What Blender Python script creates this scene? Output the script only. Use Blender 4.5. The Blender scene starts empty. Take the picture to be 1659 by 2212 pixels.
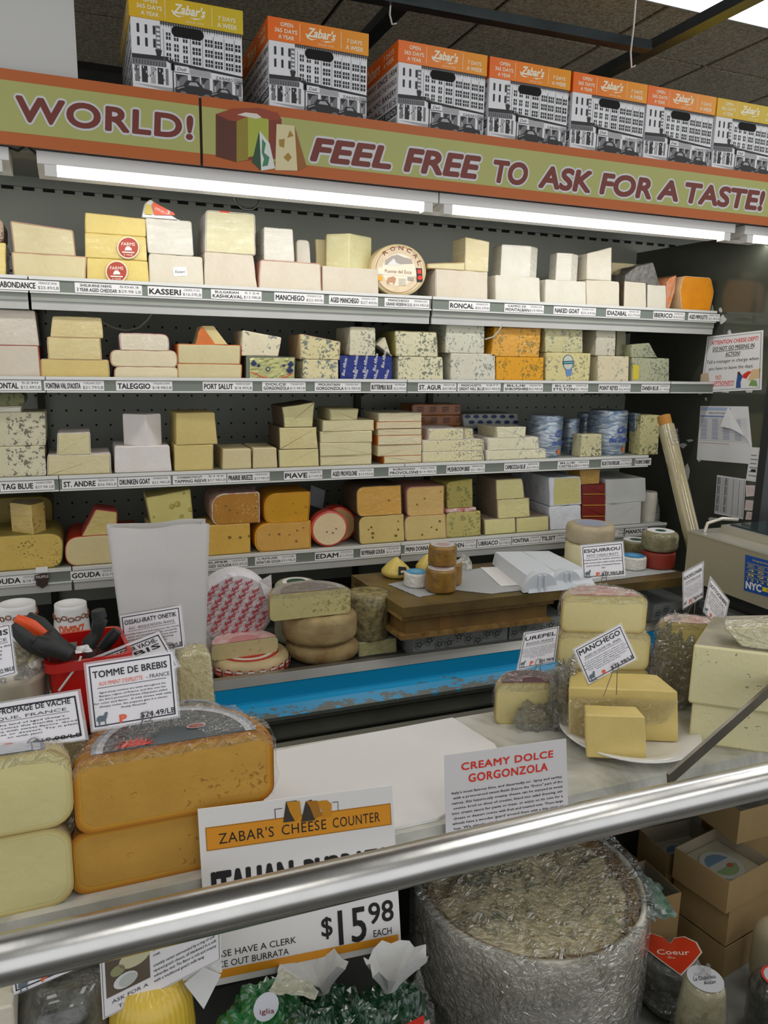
import bpy, math, random
from mathutils import Vector, Matrix, noise

# ---------------------------------------------------------------- camera, world, lights, exposure
ZC = 1.55                                  # eye height above the floor; everything below is laid out relative to the eye
F, CX, CY = 1657.683, 829.5, 1106.0        # pinhole of the photograph (1659 x 2212)
RX = Vector((0.93024293, -0.05519066, 0.36277003))
RY = Vector((-0.36643552, -0.19176154, 0.9104683))
RZ = Vector((0.01931599, -0.97988852, -0.19860863))
scene = bpy.context.scene
scene.cycles.transparent_max_bounces = 32
cam_d = bpy.data.cameras.new('camera'); cam = bpy.data.objects.new('camera', cam_d)
scene.collection.objects.link(cam); scene.camera = cam
cam_d.sensor_fit = 'VERTICAL'; cam_d.sensor_height = 36.0; cam_d.sensor_width = 27.0
cam_d.lens = F / 2212.0 * 36.0
cam_d.clip_start = 0.05; cam_d.clip_end = 50
right = Vector((RX[0], RY[0], RZ[0])); up = -Vector((RX[1], RY[1], RZ[1])); fwd = Vector((RX[2], RY[2], RZ[2]))
M = Matrix((right, up, -fwd)).transposed().to_4x4(); M.translation = Vector((0, 0, ZC))
cam.matrix_world = M

vs = scene.view_settings
vs.view_transform = 'Standard'; vs.look = 'None'; vs.gamma = 1; vs.use_curve_mapping = False
vs.exposure = 0.08
w = bpy.data.worlds.new('world'); scene.world = w; w.use_nodes = True
bg = w.node_tree.nodes['Background']; bg.inputs[0].default_value = (0.95, 0.97, 1.0, 1); bg.inputs[1].default_value = 1.0

def area(name, loc, size, power, col=(1, 1, 1), rot=(0, 0, 0)):
    l = bpy.data.lights.new(name, 'AREA'); l.shape = 'RECTANGLE'; l.size, l.size_y = size; l.energy = power; l.color = col
    o = bpy.data.objects.new(name, l); scene.collection.objects.link(o); o.location = (loc[0], loc[1], loc[2] + ZC); o.rotation_euler = rot
    return o
# ceiling troffers of the shop, in front of the display case and over the customer side
for i, (x, y) in enumerate([(-0.7, 0.6), (1.5, 0.6), (0.4, -1.0), (2.6, -0.9), (2.9, 1.1)]):
    area('shop_troffer_light', (x, y, 1.30), (0.55, 1.15), 10, (1.0, 0.985, 0.95))

# ---------------------------------------------------------------- helpers
def ray(u, v):
    d = Vector((u - CX, v - CY, F)); return Vector((RX.dot(d), RY.dot(d), RZ.dot(d)))
def at(u, v, Y):
    d = ray(u, v); return d * (Y / d[1])
def atz(u, v, z):
    d = ray(u, v); return d * (z / d[2])
def onp(u, v, p0, n):
    d = ray(u, v); return d * (p0.dot(n) / d.dot(n))
def lin(h):
    if not isinstance(h, str): return (h[0], h[1], h[2], 1)
    h = h.lstrip('#'); o = []
    for i in (0, 2, 4):
        c = int(h[i:i + 2], 16) / 255; o.append(c / 12.92 if c <= 0.04045 else ((c + 0.055) / 1.055) ** 2.4)
    return (*o, 1)

MATS = {}
def mat(key, col, rough=0.6, metal=0.0, var=0.0, vscale=8.0, bump=0.0, bscale=60.0, coat=0.0, emit=0.0, col2=None, sub=0.0, spec=None):
    if key in MATS: return MATS[key]
    m = bpy.data.materials.new(key); m.use_nodes = True; nt = m.node_tree; b = nt.nodes['Principled BSDF']
    b.inputs['Roughness'].default_value = rough; b.inputs['Metallic'].default_value = metal
    if spec is not None: b.inputs['Specular IOR Level'].default_value = spec
    c = lin(col); b.inputs['Base Color'].default_value = c
    if var or bump:
        tc = nt.nodes.new('ShaderNodeTexCoord')
    if var:
        nz = nt.nodes.new('ShaderNodeTexNoise'); nz.inputs['Scale'].default_value = vscale; nz.inputs['Detail'].default_value = 4
        rp = nt.nodes.new('ShaderNodeValToRGB'); rp.color_ramp.elements[0].position = 0.3; rp.color_ramp.elements[1].position = 0.7
        c2 = lin(col2) if col2 else tuple(x * (1 - var) for x in c[:3]) + (1,)
        rp.color_ramp.elements[0].color = c2; rp.color_ramp.elements[1].color = c
        nt.links.new(tc.outputs['Object'], nz.inputs['Vector']); nt.links.new(nz.outputs['Fac'], rp.inputs[0]); nt.links.new(rp.outputs[0], b.inputs['Base Color'])
    if bump:
        n2 = nt.nodes.new('ShaderNodeTexNoise'); n2.inputs['Scale'].default_value = bscale; n2.inputs['Detail'].default_value = 3
        bp = nt.nodes.new('ShaderNodeBump'); bp.inputs['Strength'].default_value = bump; bp.inputs['Distance'].default_value = 0.01
        nt.links.new(tc.outputs['Object'], n2.inputs['Vector']); nt.links.new(n2.outputs['Fac'], bp.inputs['Height']); nt.links.new(bp.outputs[0], b.inputs['Normal'])
    if coat:
        b.inputs['Coat Weight'].default_value = coat; b.inputs['Coat Roughness'].default_value = 0.08
    if sub:
        b.inputs['Subsurface Weight'].default_value = sub; b.inputs['Subsurface Scale'].default_value = 0.01
    if emit:
        b.inputs['Emission Color'].default_value = c; b.inputs['Emission Strength'].default_value = emit
    MATS[key] = m; return m

def cheese(col, vein=None, vamt=0.5, vscale=55, film=False, grain=0.10, holes=0, stretch=(1, 1, 1)):
    """procedural cheese paste: soft mottling, optional veins/specks, optional clinging film (wrinkled clear coat)"""
    key = 'paste_%s_%s_%s_%s_%s_%s_%s' % (col, vein, vamt, vscale, film, holes, stretch[0])
    if key in MATS: return MATS[key]
    m = bpy.data.materials.new(key); m.use_nodes = True; nt = m.node_tree; N = nt.nodes; L = nt.links; b = N['Principled BSDF']
    b.inputs['Roughness'].default_value = 0.5; b.inputs['Specular IOR Level'].default_value = 0.35
    tc = N.new('ShaderNodeTexCoord')
    n1 = N.new('ShaderNodeTexNoise'); n1.inputs['Scale'].default_value = 14; n1.inputs['Detail'].default_value = 6; n1.inputs['Roughness'].default_value = 0.65
    L.new(tc.outputs['Object'], n1.inputs['Vector'])
    r1 = N.new('ShaderNodeValToRGB'); c = lin(col)
    r1.color_ramp.elements[0].position = 0.25; r1.color_ramp.elements[1].position = 0.72
    r1.color_ramp.elements[0].color = (c[0] * (1 - grain), c[1] * (1 - grain * 1.3), c[2] * (1 - grain * 2), 1); r1.color_ramp.elements[1].color = c
    L.new(n1.outputs['Fac'], r1.inputs[0]); out = r1.outputs[0]
    if vein:
        mp = N.new('ShaderNodeMapping'); mp.inputs['Scale'].default_value = stretch; L.new(tc.outputs['Object'], mp.inputs[0])
        n2 = N.new('ShaderNodeTexNoise'); n2.inputs['Scale'].default_value = vscale * 2.0; n2.inputs['Detail'].default_value = 3; n2.inputs['Distortion'].default_value = 0.8
        L.new(mp.outputs[0], n2.inputs['Vector'])
        n3 = N.new('ShaderNodeTexNoise'); n3.inputs['Scale'].default_value = 12; L.new(tc.outputs['Object'], n3.inputs['Vector'])
        ad = N.new('ShaderNodeMath'); ad.operation = 'MULTIPLY_ADD'; L.new(n3.outputs['Fac'], ad.inputs[0]); ad.inputs[1].default_value = 0.5; L.new(n2.outputs['Fac'], ad.inputs[2])
        r2 = N.new('ShaderNodeValToRGB'); t = 1.10 - 0.15 * vamt
        r2.color_ramp.elements[0].position = t - 0.15; r2.color_ramp.elements[0].color = (0, 0, 0, 1)
        r2.color_ramp.elements[1].position = t - 0.10; r2.color_ramp.elements[1].color = (1, 1, 1, 1)
        L.new(ad.outputs[0], r2.inputs[0])
        mx = N.new('ShaderNodeMix'); mx.data_type = 'RGBA'; mx.inputs[7].default_value = lin(vein)
        sc_ = N.new('ShaderNodeMath'); sc_.operation = 'MULTIPLY'; sc_.inputs[1].default_value = 0.8; L.new(r2.outputs[0], sc_.inputs[0])
        L.new(sc_.outputs[0], mx.inputs[0]); L.new(out, mx.inputs[6]); out = mx.outputs[2]
    L.new(out, b.inputs['Base Color'])
    bp = N.new('ShaderNodeBump'); bp.inputs['Strength'].default_value = 0.25; bp.inputs['Distance'].default_value = 0.004
    n4 = N.new('ShaderNodeTexNoise'); n4.inputs['Scale'].default_value = 90; n4.inputs['Detail'].default_value = 4; L.new(tc.outputs['Object'], n4.inputs['Vector'])
    L.new(n4.outputs['Fac'], bp.inputs['Height']); L.new(bp.outputs[0], b.inputs['Normal'])
    if film:
        b.inputs['Coat Weight'].default_value = 1.0; b.inputs['Coat Roughness'].default_value = 0.11
        mp2 = N.new('ShaderNodeMapping'); mp2.inputs['Rotation'].default_value = (0, 0.6, 0.3); mp2.inputs['Scale'].default_value = (18, 8, 60); L.new(tc.outputs['Object'], mp2.inputs[0])
        n5 = N.new('ShaderNodeTexNoise'); n5.inputs['Scale'].default_value = 1.0; n5.inputs['Detail'].default_value = 3; n5.inputs['Distortion'].default_value = 1.2; L.new(mp2.outputs[0], n5.inputs['Vector'])
        b2 = N.new('ShaderNodeBump'); b2.inputs['Strength'].default_value = 0.85; b2.inputs['Distance'].default_value = 0.02
        L.new(n5.outputs['Fac'], b2.inputs['Height']); L.new(b2.outputs[0], b.inputs['Coat Normal'])
    MATS[key] = m; return m

def film_mat(strong=False):
    """thin clear plastic wrap; strong = several loose layers"""
    kf = 'film_%d' % int(strong)
    if kf in MATS: return MATS[kf]
    m = bpy.data.materials.new('clear_plastic_wrap'); m.use_nodes = True; nt = m.node_tree; N = nt.nodes; L = nt.links
    for n in list(N):
        if n.type != 'OUTPUT_MATERIAL': N.remove(n)
    out = [n for n in N if n.type == 'OUTPUT_MATERIAL'][0]
    tr = N.new('ShaderNodeBsdfTransparent'); tr.inputs[0].default_value = (0.96, 0.96, 0.95, 1)
    gl = N.new('ShaderNodeBsdfGlossy'); gl.inputs['Roughness'].default_value = 0.07 if strong else 0.1
    df = N.new('ShaderNodeBsdfDiffuse'); df.inputs[0].default_value = (0.8, 0.8, 0.78, 1)
    tc = N.new('ShaderNodeTexCoord')
    n1 = N.new('ShaderNodeTexNoise'); n1.inputs['Scale'].default_value = 46 if strong else 38; n1.inputs['Detail'].default_value = 3; n1.inputs['Distortion'].default_value = 2.2 if strong else 1.5
    L.new(tc.outputs['Object'], n1.inputs['Vector'])
    bp = N.new('ShaderNodeBump'); bp.inputs['Strength'].default_value = 1.0; bp.inputs['Distance'].default_value = 0.045 if strong else 0.02
    L.new(n1.outputs['Fac'], bp.inputs['Height'])
    L.new(bp.outputs[0], gl.inputs['Normal'])
    lw = N.new('ShaderNodeLayerWeight'); lw.inputs['Blend'].default_value = 0.35; L.new(bp.outputs[0], lw.inputs['Normal'])
    mr = N.new('ShaderNodeMapRange'); mr.inputs['To Min'].default_value = (0.14 if strong == 2 else 0.08) if strong else 0.04; mr.inputs['To Max'].default_value = (0.85 if strong == 2 else 0.55) if strong else 0.3
    L.new(lw.outputs['Fresnel'], mr.inputs[0])
    m1 = N.new('ShaderNodeMixShader'); m1.inputs[0].default_value = (0.08 if strong == 2 else 0.015) if strong else 0.02; L.new(tr.outputs[0], m1.inputs[1]); L.new(df.outputs[0], m1.inputs[2])
    m2 = N.new('ShaderNodeMixShader'); L.new(mr.outputs[0], m2.inputs[0]); L.new(m1.outputs[0], m2.inputs[1]); L.new(gl.outputs[0], m2.inputs[2])
    L.new(m2.outputs[0], out.inputs[0])
    MATS[kf] = m; return m

def glass_mat(key, fac=0.12, tint=(0.95, 0.97, 0.95, 1), rough=0.03):
    if key in MATS: return MATS[key]
    m = bpy.data.materials.new(key); m.use_nodes = True; nt = m.node_tree; N = nt.nodes; L = nt.links
    for n in list(N):
        if n.type != 'OUTPUT_MATERIAL': N.remove(n)
    out = [n for n in N if n.type == 'OUTPUT_MATERIAL'][0]
    tr = N.new('ShaderNodeBsdfTransparent'); tr.inputs[0].default_value = tint
    gl = N.new('ShaderNodeBsdfGlossy'); gl.inputs['Roughness'].default_value = rough
    m1 = N.new('ShaderNodeMixShader'); m1.inputs[0].default_value = fac; L.new(tr.outputs[0], m1.inputs[1]); L.new(gl.outputs[0], m1.inputs[2]); L.new(m1.outputs[0], out.inputs[0])
    MATS[key] = m; return m

class MB:
    """collects geometry (coordinates relative to the eye) and links it as ONE mesh object"""
    def __init__(s): s.v = []; s.f = []; s.m = []; s.mats = []; s.smooth = []
    def mi(s, m):
        if m not in s.mats: s.mats.append(m)
        return s.mats.index(m)
    def add(s, vs, fs, m, smooth=False):
        o = len(s.v); k = s.mi(m); s.v += [Vector(v) for v in vs]
        for f in fs: s.f.append([i + o for i in f]); s.m.append(k); s.smooth.append(smooth)
    def box(s, a, b, m, rot=None, piv=None):
        x0, y0, z0 = a; x1, y1, z1 = b
        vs = [Vector(p) for p in ((x0, y0, z0), (x1, y0, z0), (x1, y1, z0), (x0, y1, z0), (x0, y0, z1), (x1, y0, z1), (x1, y1, z1), (x0, y1, z1))]
        if rot: R_ = rot; piv = Vector(piv); vs = [R_ @ (p - piv) + piv for p in vs]
        s.add(vs, [(0, 3, 2, 1), (4, 5, 6, 7), (0, 1, 5, 4), (1, 2, 6, 5), (2, 3, 7, 6), (3, 0, 4, 7)], m)
    def prism(s, pts, off, m, m2=None):
        """polygon pts (3d) extruded by vector off"""
        n = len(pts); off = Vector(off); pts = [Vector(p) for p in pts]
        s.add(pts, [list(range(n))], m)
        s.add([p + off for p in pts], [list(range(n))[::-1]], m)
        s.add(pts + [p + off for p in pts], [(i, i + n, (i + 1) % n + n, (i + 1) % n) for i in range(n)], m2 or m)
    def tube(s, pts, r, m, n=8, cap=True, rad=None):
        pts = [Vector(p) for p in pts]; rings = []
        for i, p in enumerate(pts):
            d = (pts[min(i + 1, len(pts) - 1)] - pts[max(i - 1, 0)]).normalized()
            a = d.cross(Vector((0, 0, 1)));
            if a.length < 0.05: a = d.cross(Vector((1, 0, 0)))
            a.normalize(); b = d.cross(a); rr = rad[i] if rad else r
            rings.append([p + (a * math.cos(t) + b * math.sin(t)) * rr for t in [2 * math.pi * k / n for k in range(n)]])
        vs = [q for R_ in rings for q in R_]; fs = []
        for i in range(len(pts) - 1):
            for k in range(n): fs.append((i * n + k, i * n + (k + 1) % n, (i + 1) * n + (k + 1) % n, (i + 1) * n + k))
        s.add(vs, fs, m, True)
        if cap:
            s.add(rings[0], [list(range(n))[::-1]], m); s.add(rings[-1], [list(range(n))], m)
    def lathe(s, c, prof, m, a0=0, a1=2 * math.pi, n=40, capm=None, nocut=False, wob=0, seed=0):
        """prof: list of (r,z) bottom to top; open angle range gets a flat cut face (capm)"""
        c = Vector(c); full = abs(a1 - a0 - 2 * math.pi) < 1e-6; cnt = n if full else n + 1; vs = []
        for j, (r, z) in enumerate(prof):
            for i in range(cnt):
                a = a0 + (a1 - a0) * i / n
                rr = r * (1 + (wob * noise.noise(Vector((math.cos(a) * 2 + seed, math.sin(a) * 2, z * 14))) if wob else 0))
                vs.append(c + Vector((rr * math.cos(a), rr * math.sin(a), z)))
        fs = []
        for j in range(len(prof) - 1):
            for i in range(n):
                i2 = (i + 1) % cnt
                fs.append((j * cnt + i, j * cnt + i2, (j + 1) * cnt + i2, (j + 1) * cnt + i))
        s.add(vs, fs, m, True)
        if prof[0][0] > 1e-5 and not nocut: s.add([vs[i] for i in range(cnt)], [list(range(cnt))[::-1]], m)
        if prof[-1][0] > 1e-5 and not nocut: s.add([vs[(len(prof) - 1) * cnt + i] for i in range(cnt)], [list(range(cnt))], m)
        if not full and not nocut:
            A = [vs[j * cnt] for j in range(len(prof))]; B = [vs[j * cnt + cnt - 1] for j in range(len(prof))]
            if abs(abs(a1 - a0) - math.pi) < 1e-6:
                P_ = A + B[::-1]
                s.add(P_, [list(range(len(P_)))], capm or m)
            else:
                for Q in (A, B):
                    P_ = Q + [c + Vector((0, 0, prof[-1][1])), c + Vector((0, 0, prof[0][1]))]
                    s.add(P_, [list(range(len(P_)))], capm or m)
    def build(s, name, parent=None, base=None, **k):
        me = bpy.data.meshes.new(name)
        org = parent['_o'] if parent is not None and '_o' in parent.keys() else None
        if org is None:
            if base is not None: org = Vector(base)
            else:
                xs = [v[0] for v in s.v]; ys = [v[1] for v in s.v]; zs = [v[2] for v in s.v]
                org = Vector(((min(xs) + max(xs)) / 2, (min(ys) + max(ys)) / 2, min(zs)))
        else: org = Vector(org)
        me.from_pydata([tuple(v - org) for v in s.v], [], s.f)
        for m in s.mats: me.materials.append(m)
        me.polygons.foreach_set('material_index', s.m); me.polygons.foreach_set('use_smooth', s.smooth); me.update()
        o = bpy.data.objects.new(name, me); scene.collection.objects.link(o)
        if parent is not None: o.parent = parent
        else: o.location = org + Vector((0, 0, ZC))
        o['_o'] = tuple(org)
        for a, b_ in k.items():
            if b_: o[a] = b_
        return o

def thing(name, base, label, category, group=None):
    o = bpy.data.objects.new(name, None); o.empty_display_size = 0.05; scene.collection.objects.link(o)
    o.location = Vector(base) + Vector((0, 0, ZC)); o['_o'] = tuple(base); o['label'] = label; o['category'] = category
    if group: o['group'] = group
    return o
def tag(o, label, category, group=None):
    o['label'] = label; o['category'] = category
    if group: o['group'] = group
    return o

# ---------------------------------------------------------------- text
_tx = {}
def glyphs(text, shear=0.0, off=0.0, space=1.0, res=2):
    k = (text, shear, off, space, res)
    if k in _tx: return _tx[k]
    cu = bpy.data.curves.new('t', 'FONT'); cu.body = text; cu.size = 1; cu.resolution_u = res; cu.shear = shear; cu.offset = off; cu.space_character = space
    o = bpy.data.objects.new('t', cu); scene.collection.objects.link(o)
    dg = bpy.context.evaluated_depsgraph_get(); dg.update(); me = o.evaluated_get(dg).to_mesh()
    vs = [(v.co.x, v.co.y) for v in me.vertices]; fs = [list(p.vertices) for p in me.polygons]
    o.evaluated_get(dg).to_mesh_clear(); bpy.data.objects.remove(o); bpy.data.curves.remove(cu)
    if off and vs: x0, x1 = glyphs(text, shear, 0.0, space, res)[2]
    elif vs: x0 = min(v[0] for v in vs); x1 = max(v[0] for v in vs)
    else: x0, x1 = 0, 1
    if vs:
        vs = [((x - x0) / max(x1 - x0, 1e-4), y / 0.73) for x, y in vs]
    _tx[k] = (vs, fs, (x0, x1)); return _tx[k]

class Face:
    """a flat printed face: plane through p0 with normal n (towards the viewer); draws polygons and lettering on it in layers"""
    def __init__(s, p0, n): s.p0 = Vector(p0); s.n = Vector(n).normalized()
    def p(s, u, v, lay=0): return onp(u, v, s.p0, s.n) + s.n * (0.0004 * lay)
    def poly(s, mb, pts, m, lay=1): mb.add([s.p(u, v, lay) for u, v in pts], [list(range(len(pts)))], m)
    def text(s, mb, t, bl, br, tl, m, lay=1, shear=0.0, off=0.0, space=1.0, res=2):
        text3(mb, t, s.p(*bl, lay), s.p(*br, lay), s.p(*tl, lay), m, shear, off, space, res)
def text3(mb, t, BL, BR, TL, m, shear=0.0, off=0.0, space=1.0, res=2):
    vs, fs, wd = glyphs(t, shear, 0.0, space, res); BL = Vector(BL); ux = Vector(BR) - BL; uz = Vector(TL) - BL
    if off > 0.011 and vs:                      # heavier strokes: the same letters struck several times, slightly shifted
        d_ = off * math.sqrt(ux.length / max(wd[1] - wd[0], 1e-3) * uz.length / 0.73); k = d_ / ux.length; kz = d_ / uz.length; cnt = 4 if off < 0.03 else (8 if off < 0.06 else 14); nrm = ux.cross(uz).normalized()
        for i in range(cnt):
            a = 2 * math.pi * (i + .5) / cnt
            mb.add([BL + ux * (x + k * math.cos(a)) + uz * (y + kz * math.sin(a)) + nrm * (2e-6 * (i + 1)) for x, y in vs], fs, m)
    mb.add([BL + ux * x + uz * y for x, y in vs], fs, m)

# ---------------------------------------------------------------- outlines
def round_poly(pts, rad, seg=4):
    out = []; n = len(pts)
    if not isinstance(rad, (list, tuple)): rad = [rad] * n
    for i in range(n):
        p = Vector(pts[i]); a = Vector(pts[i - 1]) - p; b = Vector(pts[(i + 1) % n]) - p; r = rad[i]
        la, lb = a.length, b.length; r = min(r, la * 0.48, lb * 0.48); k = seg if r < 0.02 else 9
        A = p + a.normalized() * r; B = p + b.normalized() * r
        for j in range(k + 1):
            t = j / k; out.append((A * (1 - t) ** 2 + p * (2 * t * (1 - t)) + B * t * t))
    return out
def resample(pts, step, wob, seed):
    out = []; n = len(pts)
    for i in range(n):
        a, b = pts[i], pts[(i + 1) % n]; L_ = (b - a).length; k = max(1, int(L_ / step))
        for j in range(k): out.append(a.lerp(b, j / k))
    return [p + Vector((noise.noise(Vector((p[0] * 25, p[1] * 25, seed))), noise.noise(Vector((p[0] * 25, p[1] * 25, seed + 9))))) * wob for p in out]
def inset(pts, d):
    n = len(pts); c = Vector((0, 0)); out = []
    ar = sum(pts[i][0] * pts[(i + 1) % n][1] - pts[(i + 1) % n][0] * pts[i][1] for i in range(n)); sg = 1 if ar > 0 else -1
    for i in range(n):
        e = pts[(i + 1) % n] - pts[i - 1]
        if e.length < 1e-9: out.append(pts[i]); continue
        e.normalize(); out.append(pts[i] + Vector((-e[1], e[0])) * sg * d)
    return out
_seed = [1]
def block(px, Y, zb, ztop=None, depth=0.15, face=None, rind=None, side=None, r=0.004, yaw=0.0, name='cheese_block', label='', group=None,
          wob=0.0012, film=False, flat=True, cat='cheese', parent=None, xz=None, taper=1.0, rt=0.0016, floor_only=False):
    """a piece of cheese: its front outline at distance Y, carried on zb, real depth behind it. Returns (object, top z)"""
    _seed[0] += 1; sd = _seed[0] * 3.7
    if xz: P2 = xz; pv0 = None
    else:
        uc = sum(p[0] for p in px) / len(px); vc = sum(p[1] for p in px) / len(px); pv0 = at(uc, vc, Y); en = Vector((math.sin(yaw), -math.cos(yaw), 0)); ee = Vector((math.cos(yaw), math.sin(yaw), 0))
        P2 = []
        for u, v in px: g = onp(u, v, pv0, en); P2.append((pv0[0] + (g - pv0).dot(ee), g[2]))
    zs = [p[1] for p in P2]; lo, hi = min(zs), max(zs); h = hi - lo; cut_lo = lo + h * 0.3; cut_hi = hi - h * 0.3
    P2 = [Vector(p) for p in P2]
    zt = sum(p[1] for p in P2 if p[1] > cut_hi) / max(1, sum(1 for p in P2 if p[1] > cut_hi))
    if ztop is not None: zt = ztop
    for p in P2:
        if p[1] < cut_lo: p[1] = zb
        elif flat and p[1] > cut_hi: p[1] = zt
    if not flat: zt = max(p[1] for p in P2)
    if len(P2) >= 3 and not isinstance(r, (list, tuple)): r = [r] * len(P2)
    O = resample(round_poly(P2, r), 0.012, wob, sd)
    for p in O: p[1] = max(p[1], zb + 0.0004)
    cxm = sum(p[0] for p in O) / len(O); czm = sum(p[1] for p in O) / len(O)
    n = len(O); b = 0.0025
    def ring(pts, y, sc=1.0): return [Vector((cxm + (p[0] - cxm) * sc, y, p[1])) for p in pts]
    In = inset(O, b)
    rings = [ring(In, Y), ring(O, Y + b), ring(O, Y + depth - b, taper), ring(In, Y + depth, taper)]
    Rm = Matrix.Rotation(yaw, 3, 'Z'); pv = Vector((pv0[0] if pv0 else cxm, Y, 0))
    T = (lambda p: Rm @ (p - pv) + pv) if yaw else (lambda p: p)
    mb = MB(); side = side or face
    mb.add([T(p) for p in rings[0]], [list(range(n))], face)
    for i in range(3):
        mb.add([T(p) for p in rings[i] + rings[i + 1]], [(j, j + n, (j + 1) % n + n, (j + 1) % n) for j in range(n)], face if i == 0 else side, False)
    mb.add([T(p) for p in rings[3]], [list(range(n))[::-1]], side)
    o = mb.build(name, parent)
    if label: tag(o, label, cat, group)
    if rind:
        rb = MB(); Ro = inset(O, -rt)
        for p in Ro: p[1] = max(p[1], zb)
        Ri = inset(O, 0.0003)
        rr = [ring(Ri, Y + 0.001), ring(Ro, Y + 0.0015), ring(Ro, Y + depth, taper)]
        for i in range(2):
            rb.add([T(p) for p in rr[i] + rr[i + 1]], [(j, j + n, (j + 1) % n + n, (j + 1) % n) for j in range(n)], rind, True)
        rb.build('rind', o)
    if film and Y < 2.3:
        fb = MB(); rr = []; Ro = inset(O, -0.0022)
        for p in Ro: p[1] = max(p[1], zb + 0.0002)
        for q, sc in enumerate((0.12, 0.35, 0.6, 0.82, 0.97)):
            rr.append([Vector((cxm + (p[0] - cxm) * sc, Y - 0.0018 - 0.0022 * (0.5 + 0.5 * noise.noise(Vector((p[0] * 60 * sc + q, p[1] * 60, sd)))) * 1.5, czm + (p[1] - czm) * sc)) for p in Ro])
        rr.append(ring(Ro, Y + 0.002)); rr.append(ring(Ro, Y + depth * 0.5, (1 + taper) / 2)); rr.append(ring(Ro, Y + depth + 0.002, taper))
        fb.add([T(p) for p in rr[0]], [list(range(n))], film_mat())
        for i in range(len(rr) - 1):
            fb.add([T(p) for p in rr[i] + rr[i + 1]], [(j, j + n, (j + 1) % n + n, (j + 1) % n) for j in range(n)], film_mat(), False)
        fb.build('plastic_wrap', o)
    return o, zt

def corner(pts, zb, zt, face, face2=None, back=0.08, name='cheese_wedge', label='', group=None, film=False, top=None):
    """a piece standing with a corner to the viewer: pts = [(u, Y)...] left to right, three footprint points"""
    A = [at(u, 700, Y) for u, Y in pts]; fp = [Vector((a[0], a[1])) for a in A]
    fp.append(fp[-1] + Vector((-0.01, back))); fp.append(fp[0] + Vector((0.01, back)))
    fp = round_poly(fp, 0.003, 2); n = len(fp); mb = MB(); c = sum(fp, Vector((0, 0))) / n
    k = 3
    zs = [(zb, 0.995), (zb + 0.003, 1.0), (zt - 0.004, 1.0), (zt, 0.97)]
    vs = [Vector((c[0] + (p[0] - c[0]) * s_, c[1] + (p[1] - c[1]) * s_, z)) for z, s_ in zs for p in fp]
    fs = []
    for j in range(3):
        for i in range(n): fs.append((j * n + i, j * n + (i + 1) % n, (j + 1) * n + (i + 1) % n, (j + 1) * n + i))
    mb.add(vs, fs, face)
    mb.add(vs[:n], [list(range(n))[::-1]], face); mb.add(vs[-n:], [list(range(n))], face2 or face)
    o = mb.build(name)
    if label: tag(o, label, 'cheese', group)
    if film and False:
        fb = MB(); vs = [Vector((c[0] + (p[0] - c[0]) * s_ * 1.03, c[1] + (p[1] - c[1]) * s_ * 1.03, z + (0.002 if z > zb + 0.01 else 0.0005))) for z, s_ in zs for p in fp]
        fb.add(vs, fs, film_mat()); fb.add(vs[-n:], [list(range(n))], film_mat()); fb.build('plastic_wrap', o)
    return o

def crumple(c, size, seed, parent, name='plastic_wrap', m=None, nu=34, nv=18, amp=0.25, half=True):
    """loose crumpled sheet bunched into an irregular dome; many small facets"""
    mb = MB(); vs = []; c = Vector(c)
    for j in range(nv + 1):
        ph = (math.pi / 2 if half else math.pi) * j / nv - (0 if half else math.pi / 2)
        for i in range(nu):
            th = 2 * math.pi * i / nu; d = Vector((math.cos(th) * math.cos(ph), math.sin(th) * math.cos(ph), math.sin(ph)))
            q = 1 + amp * (noise.noise(d * 2.2 + Vector((seed, 0, 0))) + 0.7 * noise.noise(d * 6 + Vector((0, seed, 0))) + 0.45 * abs(noise.noise(d * 11 + Vector((0, seed, 3)))) - 0.12)
            vs.append(c + Vector((d[0] * size[0], d[1] * size[1], d[2] * size[2])) * q)
    fs = [(j * nu + i, j * nu + (i + 1) % nu, (j + 1) * nu + (i + 1) % nu, (j + 1) * nu + i) for j in range(nv) for i in range(nu)]
    mb.add(vs, fs, m or film_mat(2), False)
    return mb.build(name, parent)

def sheet(P00, P10, P01, P11, amp, seed, m, nu=24, nv=16, freq=9, thick=0):
    """crinkled sheet between four corner points"""
    mb = MB(); vs = []; n = (Vector(P10) - Vector(P00)).cross(Vector(P01) - Vector(P00)).normalized()
    for j in range(nv + 1):
        for i in range(nu + 1):
            s_, t = i / nu, j / nv
            p = (Vector(P00) * (1 - s_) + Vector(P10) * s_) * (1 - t) + (Vector(P01) * (1 - s_) + Vector(P11) * s_) * t
            vs.append(p + n * amp * (noise.noise(Vector((s_ * freq, t * freq, seed))) + 0.5 * noise.noise(Vector((s_ * freq * 3, t * freq * 3, seed + 5)))))
    fs = [(j * (nu + 1) + i, j * (nu + 1) + i + 1, (j + 1) * (nu + 1) + i + 1, (j + 1) * (nu + 1) + i) for j in range(nv) for i in range(nu)]
    mb.add(vs, fs, m, False); return mb
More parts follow.
